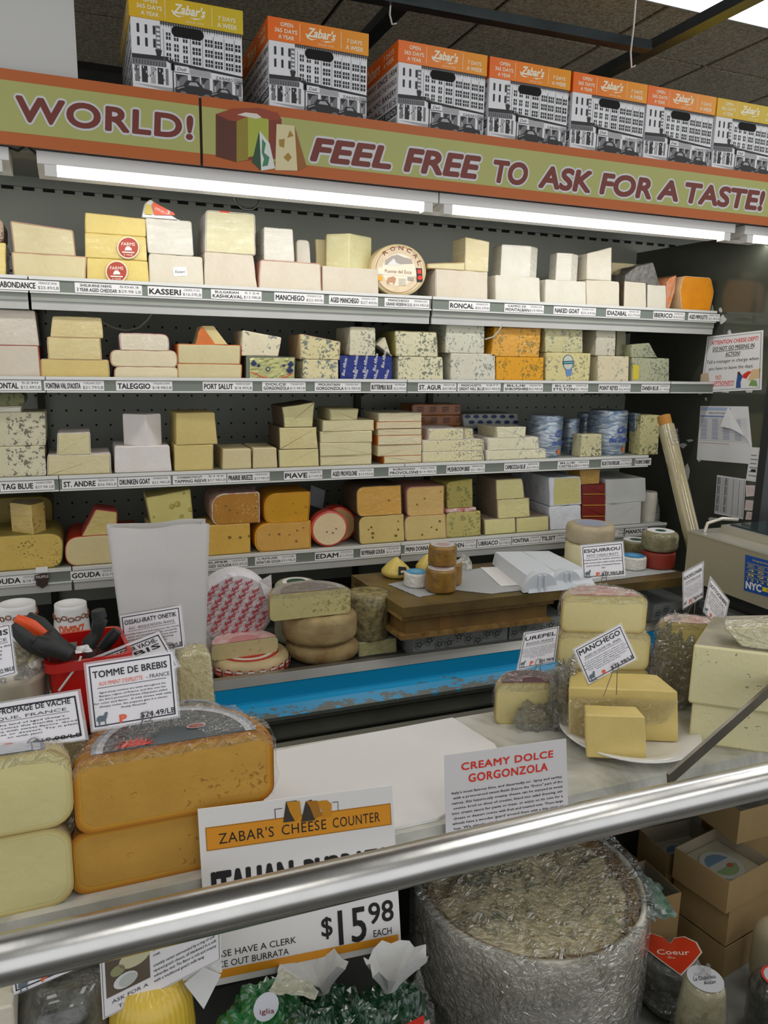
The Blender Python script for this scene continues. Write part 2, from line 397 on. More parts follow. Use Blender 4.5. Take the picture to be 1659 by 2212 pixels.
# ---------------------------------------------------------------- shared materials
GREY = mat('shelf_grey_paint', '#9b9e93', 0.45, 0.0, 0.15, 5)
LIP = mat('shelf_lip_white', '#d4d3cd', 0.35, 0.1)
BAND = mat('shelf_band_white', '#b9b8b2', 0.4, 0.0, 0.12, 6)
STRIP = mat('price_channel_grey', '#70776c', 0.4)
PEG = mat('pegboard_grey_green', '#a3a698', 0.6, 0.0, 0.2, 3)
HOLE = mat('hole_black', '#15150f', 0.9)
DARK = mat('dark_metal', '#2b2b25', 0.5, 0.3, 0.3, 6)
BLACK = mat('black_plastic', '#171815', 0.45)
STEEL = mat('brushed_steel', '#b9b8b2', 0.28, 0.9, 0.12, 10)
CHROME = mat('polished_rail_metal', '#d3d2ce', 0.27, 1.0, 0.1, 20, 0.02, 30)
WHITE = mat('white_card', '#e6e3e0', 0.5)
PAPERW = mat('white_paper', '#dcdad8', 0.7)
INK = mat('black_ink', '#1c1b1c', 0.6)
INKG = mat('grey_ink', '#5d5c60', 0.6)
RED = mat('red_ink', '#d9301c', 0.6)
ORANGE = mat('orange_print', '#e08a18', 0.6)
LAM = mat('laminate_edge', '#d9d8d4', 0.25, 0, 0, 1, 0, 1, 0.6)

# ---------------------------------------------------------------- the room
def struct(mb, name):
    o = mb.build(name); o['kind'] = 'structure'; return o
TILE = mat('acoustic_tile', '#b3a890', 0.9, 0, 0.55, 90, 0.3, 120, col2='#6e6550')
TBAR = mat('ceiling_tee_bar', '#3b3933', 0.5)
m_ = MB(); m_.box((-3, -2.5, -1.56), (6, 4.6, -1.55), mat('floor_tile_grey', '#4f4a44', 0.5, 0, 0.3, 3)); struct(m_, 'floor')
m_ = MB(); m_.box((-3, 4.6, -1.55), (6, 4.7, 1.5), mat('back_wall_dark', '#34322c', 0.8, 0, 0.2, 2)); struct(m_, 'wall_back')
ceil_o = None
m_ = MB(); m_.box((-3, -2.5, 1.42), (6, 4.7, 1.45), TBAR); ceil_o = struct(m_, 'ceiling')
lamp_p = atz(1405, 0, 1.40)
tn = 0
for ix in range(-3, 7):
    for iy in range(3, 8):
        x0, y0 = -0.14 + ix * 0.61, 0.18 + iy * 0.61
        if x0 > 5.4 or y0 > 4: continue
        if abs(y0 + 0.3 - (lamp_p[1] - 0.31)) < 0.31 and x0 > 1.7: continue
        m_ = MB(); m_.box((x0 + 0.012, y0 + 0.012, 1.405), (x0 + 0.598, y0 + 0.598, 1.42), TILE); m_.build('ceiling_tile', ceil_o)
# recessed ribbed ceiling light, upper right
LENS = mat('ribbed_light_lens', '#f2f4f7', 0.3, emit=1.2)
yb = lamp_p[1]; xl = 1.75
t = thing('ceiling_light', (xl + 0.6, yb - 0.3, 1.39), 'recessed fluorescent ceiling light with ribbed white lens above the cardboard boxes', 'light')
m_ = MB(); m_.box((xl, yb - 0.62, 1.392), (xl + 2.4, yb, 1.405), mat('light_frame', '#a9a9a4', 0.5)); m_.build('frame', t)
m_ = MB()
for i in range(56):
    y = yb - 0.60 + i * 0.0104; m_.prism([(xl + 0.03, y, 1.391), (xl + 0.03, y + 0.0052, 1.385), (xl + 0.03, y + 0.0104, 1.391)], (2.3, 0, 0), LENS)
m_.build('ribbed_lens', t)
area('troffer_light_over_case', (xl + 1.1, yb - 0.35, 1.37), (2.0, 0.5), 8)
# hanging steel frame under the ceiling
BEAM = mat('bluish_dark_steel', '#424a4c', 0.35, 0.55, 0.35, 9)
def beam(a, b, w, h, label, z):
    A = atz(*a, z); B = atz(*b, z); d = (B - A); L_ = d.length; d.normalize(); s_ = d.cross(Vector((0, 0, 1))).normalized() * w / 2
    mb = MB(); mb.prism([A - s_, A + s_, B + s_, B - s_], (0, 0, h), BEAM)
    # rolled lips of the channel
    mb.prism([A - s_ * 1.15, A - s_, B - s_, B - s_ * 1.15], (0, 0, h * 0.35), BEAM); mb.prism([A + s_, A + s_ * 1.15, B + s_ * 1.15, B + s_], (0, 0, h * 0.35), BEAM)
    return tag(mb.build('ceiling_beam'), label, 'beam', )
beam((560, -42), (1400, 112), 0.035, 0.03, 'grey steel channel hanging under the ceiling parallel to the banner', 1.02)
beam((1700, -35), (1120, 262), 0.045, 0.035, 'dark steel channel running back over the orange boxes at right', 1.052)
beam((930, -48), (760, 128), 0.045, 0.035, 'dark steel channel running back between the second and third box', 1.052)
for u, v, v2, l in ((845, 12, 52, 'white wire hook hanging from the left steel channel'), (1367, 80, 150, 'white wire hook under the crossing of the steel channels')):
    A = atz(u, v, 1.02); mb = MB(); W_ = mat('white_wire', '#cfcfc8', 0.4)
    hgt = 0.05 if u < 1000 else 0.09
    mb.tube([A + Vector((0, 0, 0.40)), A + Vector((0, 0, 0.03)), A + Vector((-0.004, 0, -hgt * 0.5)), A + Vector((0.004, 0, -hgt)), A + Vector((0.018, 0, -hgt * 0.9))], 0.0028, W_, 6)
    tag(mb.build('wire_hook'), l, 'hook')
# white bulkhead, upper left
mb = MB(); P0 = at(168, 160, 2.22); mb.box((-1.6, 2.22, 0.585), (P0[0], 2.8, 1.405), mat('white_bulkhead', '#c9c8c4', 0.6, 0, 0.04, 2)); o = mb.build('trim_1'); o['kind'] = 'structure'

# ---------------------------------------------------------------- refrigerated wall case
YF, YB = 2.40, 2.93
XL, XR = -1.0, 2.36
XR2 = 3.2
Z1, Z2, Z3, Z4 = 0.0815 * YF, -0.032 * YF, -0.1507 * YF, -0.2665 * YF
ZD = -0.908
case = thing('display_case', (0.7, 2.5, -1.55), 'tall open refrigerated wall case with pegboard back and grey shelves full of cheese', 'display case')
mb = MB(); mb.box((XL, YB, -1.1), (XR2, YB + 0.05, 0.60), PEG)
mb.build('back_panel', case)
mb = MB(); k = 0                                  # pegboard holes: flat discs, the dark of the recess put into their colour
def disc(mb, c, r, m, n=8, ax=1):
    mb.add([(c[0] + r * math.cos(2 * math.pi * i / n), c[1], c[2] + r * math.sin(2 * math.pi * i / n)) for i in range(n)], [list(range(n))], m)
for (za, zb_) in ((Z1 + 0.06, Z1 + 0.14), (Z2 + 0.06, Z1 - 0.04), (Z3 + 0.05, Z2 - 0.04), (Z4 + 0.05, Z3 - 0.04), (ZD + 0.05, Z4 - 0.05)):
    z = za
    while z < zb_:
        x = XL
        while x < XR:
            disc(mb, (x, YB - 0.0006, z), 0.0042, HOLE, 6); x += 0.048
        z += 0.052
mb.build('peg_holes', case, kind='stuff')
mb = MB(); x = XL
while x < XR2 - 0.1:
    mb.box((x, YB - 0.002, 0.512), (x + 0.036, YB + 0.001, 0.522), HOLE); x += 0.062
mb.build('air_slots', case, kind='stuff')
mb = MB(); mb.box((XL, YB - 0.012, 0.522), (XR2, YB, 0.56), GREY); mb.build('air_slot_lip', case)
# soffit
mb = MB(); mb.prism([(XL, 2.2, 0.475), (XL, YB, 0.555), (XL, YB, 0.615), (XL, 2.2, 0.615)], (XR2 - XL, 0, 0), mat('soffit_grey', '#96948a', 0.6, 0, 0.2, 3)); mb.build('soffit', case)
# uprights
mb = MB()
for u in (92, 770, 925, 1500):
    x = at(u, 900, YB)[0]; mb = MB(); mb.box((x - 0.012, YB - 0.018, -1.0), (x + 0.012, YB, Z1 - .02), DARK); mb.build('upright', case)
# mirror-dark end panel
mb = MB(); mb.box((XR, 2.13, -1.0), (XR + 0.012, YB, 0.475), mat('dark_glass_panel', '#5c5e52', 0.10, 0.4, 0.25, 3)); mb.build('end_panel', case)
mb = MB(); mb.box((XR - 0.008, 2.10, -1.0), (XR + 0.03, 2.135, 0.475), mat('panel_post', '#3a3d3c', 0.4, 0.4)); mb.build('end_post', case)
# scraps of old tape stuck on the glass
TAPE = mat('old_tape', '#c2bfb8', 0.6)
random.seed(4)
for q in [(1520, 668, 9, 14), (1538, 672, 5, 20), (1556, 670, 6, 10), (1560, 690, 14, 18), (1525, 862, 5, 5), (1567, 845, 16, 8), (1475, 962, 15, 9), (1490, 952, 12, 5), (1484, 1020, 10, 26), (1510, 995, 5, 5), (1540, 1122, 16, 10), (1650, 950, 4, 10), (1576, 718, 8, 8), (1618, 845, 14, 7)]:
    u, v, a, b = q; pts = []
    for i in range(9):
        an = 2 * math.pi * i / 9; pts.append((u + a * 0.6 * math.cos(an) * random.uniform(.6, 1.2), v + b * 0.6 * math.sin(an) * random.uniform(.6, 1.3)))
    mb = MB(); mb.prism([onp(pu, pv, Vector((XR - 0.001, 0, 0)), Vector((-1, 0, 0))) for pu, pv in pts], (0.0008, 0, 0), TAPE); mb.build('tape_scrap', case)

def shelf(z, segs, bands, label, depth_from=YF):
    """one shelf unit per run: deck, white nosing, price channel, optional bands under it"""
    for (u0, u1, lab) in segs:
        x0 = XL if u0 is None else at(u0, 700, YF)[0]; x1 = XR - 0.003 if u1 is None else at(u1, 700, YF)[0]
        if x0 < XL: x0 = XL
        t = thing('shelf', ((x0 + x1) / 2, YF, z), lab, 'shelf')
        mb = MB(); mb.box((x0, YF + 0.004, z - 0.018), (x1, YB - 0.02, z), GREY); mb.build('shelf_deck', t)
        mb = MB(); mb.box((x0, YF - 0.004, z - 0.006), (x1, YF + 0.006, z + 0.003), LIP); mb.build('nosing', t)
        zz = z - 0.006
        mb = MB(); mb.box((x0, YF, zz - 0.032), (x1, YF + 0.004, zz), STRIP)
        mb.box((x0, YF - 0.004, zz - 0.036), (x1, YF + 0.004, zz - 0.032), LIP); mb.build('price_channel', t)
        zz -= 0.036
        for (h, mm, dy) in bands:
            mb = MB(); mb.box((x0 + 0.002, YF + dy, zz - h), (x1 - 0.002, YF + dy + 0.012, zz), mm); mb.build('front_band', t); zz -= h
        for xb in (x0 + 0.02, x1 - 0.02):
            mb = MB(); mb.prism([(xb, YB - 0.02, z - 0.018), (xb, YF + 0.12, z - 0.018), (xb, YF + 0.12, z - 0.03), (xb, YB - 0.02, z - 0.075)], (0.004, 0, 0), DARK); mb.build('bracket', t)
shelf(Z1, [(None, 66, 'leftmost short length of the top shelf'), (69, 930, 'long top shelf length carrying the tall white cheeses'), (933, 1545, 'right-hand length of the top shelf ending at the glass')],
      [(0.020, GREY, 0.004), (0.024, BAND, 0.008)], 'top')
shelf(Z2, [(None, 89, 'leftmost short length of the second shelf'), (91, 881, 'long second shelf length carrying soft cheeses and gorgonzola'), (883, 1458, 'right-hand length of the second shelf under the blue cheeses'), (1461, None, 'short end of the second shelf beside the glass panel')], [], '2')
shelf(Z3, [(None, 104, 'leftmost short length of the third shelf'), (106, 880, 'long third shelf length carrying provolone slabs'), (882, 1425, 'right-hand length of the third shelf under silver wrapped cylinders')], [], '3')
shelf(Z4, [(None, 120, 'leftmost short length of the fourth shelf, under the big herb gouda'), (123, 876, 'long fourth shelf length carrying orange goudas'), (878, 1480, 'right-hand length of the fourth shelf behind the scale')], [(0.026, BAND, 0.002)], '4')

# canopy, banner and tube lights
mb = MB(); mb.box((XL - 0.4, 2.16, 0.46), (XR2, 2.9, 0.47), GREY)
BY = 2.15; BZ0, BZ1 = 0.2208 * BY, 0.2975 * BY
canopy = thing('canopy', (1, 2.5, 0.6), 'grey canopy on top of the case that the boxes stand on', 'canopy')
mb = MB(); mb.box((XL - 0.4, 2.165, 0.616), (XR2, 2.95, BZ1 + 0.0005), DARK); mb.build('top_deck', canopy)
mb = MB(); mb.box((XL - 0.4, 2.155, BZ0 + 0.01), (XR2, 2.165, BZ1 - 0.006), DARK); mb.build('fascia_back', canopy)
BOR = mat('banner_orange', '#b25a18', 0.5); BGR = mat('banner_green', '#a7a962', 0.5, 0, 0.04, 4); BRD = mat('banner_letter_red', '#6e2616', 0.5); BWH = mat('banner_letter_edge', '#c8c9cc', 0.5)
def bx_(u): return at(u, 300, BY)[0]
F_ = Face((0, BY - 0.004, 0), (0, -1, 0))
def banner(u0, u1, label, g0=None):
    x0 = XL - 0.4 if u0 is None else bx_(u0); x1 = XR2 if u1 is None else bx_(u1)
    t = thing('banner', ((x0 + x1) / 2, BY, BZ0), label, 'sign')
    H = BZ1 - BZ0
    mb = MB(); mb.box((x0, BY - 0.004, BZ0), (x1, BY + 0.004, BZ1), BOR); mb.build('board', t)
    gx0 = x0 if g0 is None else bx_(g0)
    mb = MB(); mb.box((gx0, BY - 0.0046, BZ0 + H * 0.17), (x1, BY - 0.004, BZ1 - H * 0.15), BGR); mb.build('green_field', t)
    return t
t1 = banner(None, 431, 'left banner panel with green field reading WORLD!')
t2 = banner(437, None, 'long right banner panel reading FEEL FREE TO ASK FOR A TASTE!')
def btext(t, word, bl, br, tl, off, sh):
    for k, (mm, of, lay) in enumerate(((BWH, off + 0.055, 2.2), (BRD, off, 3.4))):
        mb = MB(); F_.text(mb, word, bl, br, tl, mm, lay, sh, of, 1.08 if sh == 0 else 1.0, 5)
        mb.build('letter_outline' if k == 0 else 'lettering', t)
def bt(t, word, u0, v0b, v0t, u1, v1b, off=0.035, sh=0.0): btext(t, word, (u0, v0b), (u1, v1b), (u0, v0t), off, sh)
bt(t1, 'WORLD!', 36, 259, 205, 414, 300, 0.035)
sp = [('FEEL', 672, 842, 345, 296), ('FREE', 874, 1036, 368, 318), ('TO', 1068, 1138, 392, 344), ('ASK', 1164, 1277, 403, 356), ('FOR', 1296, 1404, 417, 372), ('A', 1420, 1462, 429, 386), ('TASTE!', 1482, 1650, 436, 393)]
for w_, u0, u1, vb, vt in sp:
    vb2 = vb + (u1 - u0) * 0.108; bt(t2, w_, u0, vb, vt, u1, vb2, 0.042, 0.22)
# the cheese drawing on the banner
D = [('#7c2f1b', [(466, 246), (520, 235), (580, 238), (608, 258), (608, 345), (570, 342), (510, 350), (466, 338)]), ('#8f3d20', [(468, 246), (500, 235), (560, 233), (600, 244), (608, 258), (560, 262), (500, 262)]),
     ('#55240f', [(466, 248), (492, 260), (510, 262), (510, 350), (466, 338)]), ('#8c7d22', [(511, 262), (535, 252), (536, 345), (511, 350)]), ('#a3ab3e', [(535, 250), (580, 258), (580, 330), (536, 340)]),
     ('#d6cfc4', [(512, 248), (530, 243), (555, 246), (565, 254), (553, 257), (530, 252)]), ('#20492c', [(560, 282), (544, 350), (564, 369)]), ('#d3d6cf', [(560, 282), (582, 310), (594, 364), (564, 369)]),
     ('#3f7d58', [(566, 300), (574, 310), (570, 330), (582, 340), (578, 358), (566, 360), (570, 344), (565, 330)]), ('#d2c79a', [(597, 268), (636, 272), (642, 369), (594, 368)]), ('#8f5a1c', [(636, 272), (662, 360), (642, 369)]),
     ('#a07c2a', [(602, 302), (615, 300), (613, 320), (603, 316)]), ('#a07c2a', [(626, 282), (634, 294), (620, 298)]), ('#a07c2a', [(622, 330), (630, 340), (622, 350), (612, 340)])]
mb = MB()
for i, (h, pts) in enumerate(D): F_.poly(mb, pts, mat('art_' + h, h, 0.5), 2.2 + i * 0.25)
mb.build('cheese_drawing', t2)
# tube lights
TUBE = mat('lit_tube', '#ffffff', 0.3, emit=6.0); SOCK = mat('white_socket', '#d9d8d4', 0.4)
def tube_light(u0, u1, label):
    x0, x1 = at(u0, 400, 2.19)[0], at(u1, 400, 2.19)[0]
    t = thing('tube_light', ((x0 + x1) / 2, 2.19, 0.43), label, 'light')
    mb = MB(); mb.prism([(x0 - 0.03, 2.172, 0.474), (x0 - 0.03, 2.172, 0.445), (x0 - 0.03, 2.25, 0.4335), (x0 - 0.03, 2.30, 0.4335), (x0 - 0.03, 2.30, 0.474)], (x1 - x0 + 0.06, 0, 0), SOCK); mb.build('housing', t)
    mb = MB(); mb.tube([(x0, 2.19, 0.434), (x1, 2.19, 0.434)], 0.0125, TUBE, 14); mb.build('glowing_tube', t)
    mb = MB()
    for x in (x0, x1):
        mb = MB(); mb.box((x - 0.014, 2.174, 0.418), (x + 0.014, 2.206, 0.452), SOCK); mb.build('end_socket', t)
    mb = MB(); n = int((x1 - x0) / 0.012)
    for i in range(n): mb.box((x0 + i * 0.012, 2.214, 0.4295), (x0 + i * 0.012 + 0.006, 2.222, 0.4365), SOCK)
    mb.build('louvre_teeth', t, kind='stuff')
    l = area('tube_glow', ((x0 + x1) / 2, 2.21, 0.419), (x1 - x0, 0.03), 1.5 * (x1 - x0), (1, 1, 1), (math.radians(28), 0, 0))
tube_light(-500, -5, 'tube light at the far left end under the banner')
tube_light(112, 922, 'long lit tube under the banner panel reading WORLD')
tube_light(965, 1575, 'long lit tube under the right end of the banner')
tube_light(1625, 1800, 'tube light beyond the glass panel at far right')
mb = MB(); A = at(20, 320, 2.19); B = at(95, 330, 2.19)
mb.tube([A, A.lerp(B, .25) + Vector((0, 0, -0.004)), A.lerp(B, .5) + Vector((0, 0, 0.012)), A.lerp(B, .75) + Vector((0, 0, -0.004)), B], 0.003, BLACK, 6); tag(mb.build('light_cable'), 'black cable looping between two tube lights at far left', 'cable')
# round dial thermometer on the back panel
c = at(533, 424, YB - 0.006); t = thing('thermometer', c, 'round dial thermometer on the back panel above the white cheeses', 'thermometer')
mb = MB(); R_ = 0.047
mb.add([c + Vector((R_ * math.cos(a), 0, R_ * math.sin(a))) for a in [2 * math.pi * i / 28 for i in range(28)]] , [list(range(28))], mat('dial_glass', '#8a8b80', 0.2))
mb.build('dial', t)
mb = MB(); ring = [(c + Vector((R_ * math.cos(a), -0.004, R_ * math.sin(a)))) for a in [2 * math.pi * i / 28 for i in range(29)]]; mb.tube(ring, 0.004, STEEL, 6, False); mb.build('rim', t)
mb = MB(); mb.tube([c + Vector((0.018 * math.cos(a), -0.002, 0.018 * math.sin(a))) for a in [2 * math.pi * i / 20 for i in range(21)]], 0.0012, INK, 5, False); mb.box(c + Vector((-0.0015, -0.003, -0.03)), c + Vector((0.0015, -0.002, 0.032)), INK); mb.build('needle', t)
# cable dangling on second shelf
mb = MB(); pts = [(150, 655), (175, 672), (205, 685), (228, 700), (250, 710), (275, 714), (300, 708), (318, 692), (332, 672)]
mb.tube([at(u, v, 2.60) for u, v in pts], 0.0035, mat('beige_cable', '#a59f8c', 0.5), 6); tag(mb.build('hanging_cable'), 'beige cable sagging under the top shelf behind the taleggio', 'cable')
mb = MB(); pts = [(1048, 733), (1065, 728), (1078, 715), (1085, 700)]
mb.tube([at(u, v, 2.41) for u, v in pts], 0.003, MATS['beige_cable'], 6); tag(mb.build('hanging_cable'), 'short cable end hanging beside the upper orange blue-veined block', 'cable')

# bottom deck of the case
mb = MB(); mb.box((XL, 1.99, ZD - 0.03), (XR, YB, ZD), mat('deck_dark', '#4a4a42', 0.5, 0.2, 0.3, 5)); mb.build('bottom_deck', case)
zg = -0.4418 * 1.98
mb = MB(); mb.prism([(XL, 1.955, zg - 0.018), (XL, 1.98, zg), (XL, 2.00, zg), (XL, 2.00, ZD), (XL, 1.975, ZD)], (XR + 0.0 - XL, 0, 0), STEEL); mb.build('front_trim', case)
BLUE = mat('blue_enamel', '#0e7fae', 0.3, 0, 0, 1, 0, 1)
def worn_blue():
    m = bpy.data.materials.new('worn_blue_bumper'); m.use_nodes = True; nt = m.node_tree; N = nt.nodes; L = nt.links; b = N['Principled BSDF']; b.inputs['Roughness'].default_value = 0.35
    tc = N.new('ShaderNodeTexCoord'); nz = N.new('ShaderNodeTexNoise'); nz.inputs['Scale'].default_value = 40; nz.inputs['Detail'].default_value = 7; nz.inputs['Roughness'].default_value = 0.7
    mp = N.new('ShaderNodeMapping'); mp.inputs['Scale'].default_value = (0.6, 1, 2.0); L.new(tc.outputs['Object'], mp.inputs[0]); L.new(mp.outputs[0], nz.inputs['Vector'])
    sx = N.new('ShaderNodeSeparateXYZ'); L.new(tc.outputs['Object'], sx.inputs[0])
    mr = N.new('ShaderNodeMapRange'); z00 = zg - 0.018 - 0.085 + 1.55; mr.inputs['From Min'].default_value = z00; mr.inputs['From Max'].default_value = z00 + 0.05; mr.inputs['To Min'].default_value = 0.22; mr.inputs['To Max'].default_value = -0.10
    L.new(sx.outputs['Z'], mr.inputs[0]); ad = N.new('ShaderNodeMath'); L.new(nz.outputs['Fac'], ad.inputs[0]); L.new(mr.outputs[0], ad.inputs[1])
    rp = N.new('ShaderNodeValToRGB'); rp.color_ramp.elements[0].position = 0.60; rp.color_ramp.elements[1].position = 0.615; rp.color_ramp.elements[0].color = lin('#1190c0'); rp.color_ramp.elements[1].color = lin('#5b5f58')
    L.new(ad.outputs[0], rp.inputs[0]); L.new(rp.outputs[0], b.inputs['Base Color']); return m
za, zb_ = zg - 0.018, -0.4705 * 1.98
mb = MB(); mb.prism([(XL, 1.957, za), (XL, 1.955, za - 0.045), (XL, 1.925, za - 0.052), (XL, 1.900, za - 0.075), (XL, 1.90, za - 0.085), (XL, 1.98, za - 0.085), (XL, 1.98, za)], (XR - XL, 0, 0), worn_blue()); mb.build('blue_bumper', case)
zz = za - 0.085
mb = MB(); mb.box((XL, 1.905, zz - 0.012), (XR, 1.99, zz), STEEL); mb.build('chrome_strip', case)
KICK = mat('kick_plate_dark', '#54564c', 0.45, 0.3, 0.3, 7)
mb = MB(); mb.prism([(XL, 1.925, zz - 0.012), (XL, 1.915, zz - 0.05), (XL, 1.90, zz - 0.052), (XL, 1.90, zz - 0.058), (XL, 1.925, zz - 0.06), (XL, 1.93, -1.5), (XL, 1.99, -1.5), (XL, 1.99, zz - 0.012)], (XR - XL, 0, 0), KICK); mb.build('kick_plate', case)
# ---------------------------------------------------------------- cheeses on the shelves
IV = '#d2cab8'; CR = '#d0c398'; YL = '#d8c274'; BT = '#d9cc98'
c_iv, c_ivf = cheese(IV), cheese(IV, film=True)
c_cr, c_crf = cheese(CR), cheese(CR, film=True)
c_yl, c_ylf = cheese(YL), cheese(YL, film=True)
c_bt, c_btf = cheese('#d6c48c'), cheese('#d6c48c', film=True)
c_wh, c_whf = cheese('#d3cebf'), cheese('#d3cec1', film=True)
c_pk = cheese('#cfc4b2')
c_gold = cheese('#d9a441', film=True, grain=.14); c_gold2 = cheese('#d99e2c', grain=.14); c_dgold = cheese('#b98231', vein='#d8b06a', vamt=.45, vscale=60, grain=.2)
c_or = cheese('#e0901a', grain=.18)
c_blue = cheese('#d5cfae', vein='#4f5a52', vamt=.95, vscale=48); c_blue2 = cheese('#d2cdb6', vein='#565f55', vamt=.85, vscale=60); c_bluef = cheese('#cfcaa6', vein='#5f6b54', vamt=.9, vscale=50, film=True)
c_bor = cheese('#d99a1c', vein='#6b6326', vamt=.85, vscale=50); c_borf = cheese('#d99a1c', vein='#6b6326', vamt=.95, vscale=50, film=True)
c_herb = cheese('#b9ad6a', vein='#7a7d44', vamt=.9, vscale=45)
c_spk = cheese('#dcd3ac', vein='#3d3a30', vamt=.62, vscale=60, stretch=(1, 1, 2))
r_pink = mat('rind_pink', '#c98f7c', .6, 0, .2, 30); r_tan = mat('rind_tan', '#c8a67a', .6, 0, .25, 20); r_or = mat('rind_orange', '#d2702a', .45, 0, .2, 20); r_red = mat('rind_red_wax', '#b5321f', .35)
r_yel = mat('rind_yellow_wax', '#d9951d', .35); r_wh = mat('rind_bloomy_white', '#d8cfc4', .8, 0, .2, 40, .3); r_dk = mat('rind_dark', '#5a4a34', .7, 0, .3, 30); r_cr = mat('rind_cream', '#c9b98a', .6, 0, .2, 20)
YS = 2.425
def B(px, zb, face, label, Y=YS, **k):
    return block(px, Y, zb, face=face, label=label, **k)
def q(u0, v0, u1, v1, u2, v2, u3, v3): return [(u0, v0), (u1, v1), (u2, v2), (u3, v3)]

# --- top shelf
z = Z1
o, zt = B(q(-45, 522, 12, 524, 13, 604, -45, 600), z, c_ylf, 'yellow cheese block cut by the left edge of the photo on the top shelf')
o, _ = B(q(-30, 468, 7, 474, 8, 520, -30, 520), zt, cheese('#a8907c', vein='#4b3b33', vamt=.8), 'speckled brown piece at the very left edge above a yellow block', r=.02)
o, zt = B(q(26, 545, 186, 556, 184, 602, 31, 598), z, c_cr, 'flat pale yellow block with pink rind behind the ABONDANCE price label', rind=r_pink)
o, _ = B(q(23, 478, 157, 498, 163, 553, 31, 541), zt, c_crf, 'film-wrapped pale yellow wedge lying on the block over the ABONDANCE label', rind=r_pink, film=True, flat=False)
gC = None
o, zt = B(q(188, 556, 319, 566, 322, 610, 188, 604), z, c_yl, 'yellow cheddar block with a round red label, on the shelf itself')
CHED1 = o
o2, zt2 = B(q(183, 498, 315, 517, 318, 565, 184, 556), zt, c_ylf, 'yellow cheddar block with a round red label, stacked second', flat=True, film=True)
B(q(184, 459, 314, 473, 315, 517, 184, 500), zt2, c_yl, 'plain yellow cheddar block topmost of the cheddar stack', flat=False)
def round_label(parent, u, v, r, Y, cols, words=(), sq=1.0, name='round_label'):
    """flat printed round label on a front face"""
    Fc = Face((0, Y, 0), (0, -1, 0)); mb = MB()
    for i, (rr, h) in enumerate(cols):
        Fc.poly(mb, [(u + r * rr * math.cos(2 * math.pi * k / 24), v + r * rr * sq * math.sin(2 * math.pi * k / 24)) for k in range(24)], mat('lbl_' + h, h, .55), 1 + i)
    for (tx, du, dv, w_, h_, col) in words:
        Fc.text(mb, tx, (u + du * r, v + dv * r), (u + (du + w_) * r, v + dv * r + (w_ * r) * 0.03), (u + du * r, v + (dv - h_) * r), mat('lbl_' + col, col, .55), len(cols) + 1, 0, .01)
    return mb.build(name, parent)
farm = [('FARMS', -.6, -.2, 1.2, .3, '#efe6d6'), ('3 YEAR', -.4, .7, .8, .14, '#efe6d6')]
for o_, u, v in ((o2, 277, 535), (CHED1, 252, 587)):
    lb = round_label(o_, u, v, 24, YS - .0055, [(1, '#e8dcc0'), (.9, '#a8402c')], farm)
    mb = MB(); Fc = Face((0, YS - .0055, 0), (0, -1, 0)); Fc.poly(mb, [(u - 8, v + 6), (u - 6, v), (u - 2, v - 3), (u + 3, v - 2), (u + 7, v + 2), (u + 8, v + 6)], mat('lbl_#efe6d6', '#efe6d6', .55), 5)
    Fc.poly(mb, [(u - 13, v + 11), (u + 13, v + 12), (u + 13, v + 9.5), (u - 13, v + 8.5)], MATS['lbl_#efe6d6'], 5); mb.build('emblem', o_)
o, zt = B(q(322, 548, 437, 555, 440, 614, 323, 608), z, c_iv, 'ivory block with a small handwritten white sticker', r=.008)
mb = MB(); Fc = Face((0, YS, 0), (0, -1, 0)); Fc.poly(mb, [(373, 577), (403, 577), (404, 596), (375, 597)], WHITE, 2); Fc.text(mb, 'Kasseri', (378, 590), (400, 590), (378, 583), INK, 3, .3); mb.build('handwritten_sticker', o)
o, zt2 = B(q(314, 471, 414, 477, 419, 550, 320, 547), zt, c_whf, 'film-wrapped ivory block with shiny streaks, stacked on the block with handwritten sticker', r=.008, film=True)
o, _ = block([(305, 468), (312, 440), (325, 430), (388, 464), (388, 470)], YS + .01, zt2, face=mat('wedge_pack', '#e0d9cc', .3, 0, .2, 30, .4, 60, .8), r=.006, depth=.07, label='small wrapped triangular wedge with orange and red label on top of the ivory blocks', name='wrapped_wedge', flat=False, film=True)
mb = MB(); Fc = Face((0, YS + .004, 0), (0, -1, 0))
Fc.poly(mb, [(312, 462), (316, 440), (326, 444), (330, 464)], mat('lb_yel', '#c9b13a', .4), 1); Fc.poly(mb, [(329, 444), (331, 436), (376, 460), (378, 465), (333, 464)], mat('lb_or', '#e0501c', .4), 1); Fc.text(mb, 'IMPORT', (334, 452), (356, 463), (337, 447), WHITE, 2); Fc.text(mb, '3', (358, 462), (366, 464), (360, 453), WHITE, 2); mb.build('printed_label', o)
o, zt = B(q(442, 545, 547, 551, 556, 622, 442, 616), z, c_pk, 'creamy block without wrapping under the squarer film-wrapped block', r=.006)
o, _ = B(q(446, 454, 550, 464, 551, 547, 444, 545), zt, cheese('#d2cba4', film=True), 'squarish film-wrapped pale yellow block with a bit of red on its top edge', r=.008, rind=r_wh, film=True)
mb = MB(); Fc = Face((0, YS + .002, 0), (0, -1, 0)); Fc.poly(mb, [(474, 455), (496, 457), (494, 462), (476, 459)], RED, 3); mb.build('red_sticker', o)
o, zt = B(q(563, 561, 692, 571, 694, 632, 560, 627), z, c_pk, 'wide cream block with thin pink rind over the first MANCHEGO label', rind=r_pink, r=.007)
B(q(570, 491, 633, 494, 636, 565, 571, 561), zt, c_whf, 'tall film-wrapped ivory block standing at the front on the MANCHEGO stack', r=.006, film=True)
B(q(641, 516, 668, 520, 672, 566, 641, 565), zt, c_wh, 'rounded white piece at the back right of the MANCHEGO stack', Y=YS + .05, depth=.08, r=.012)
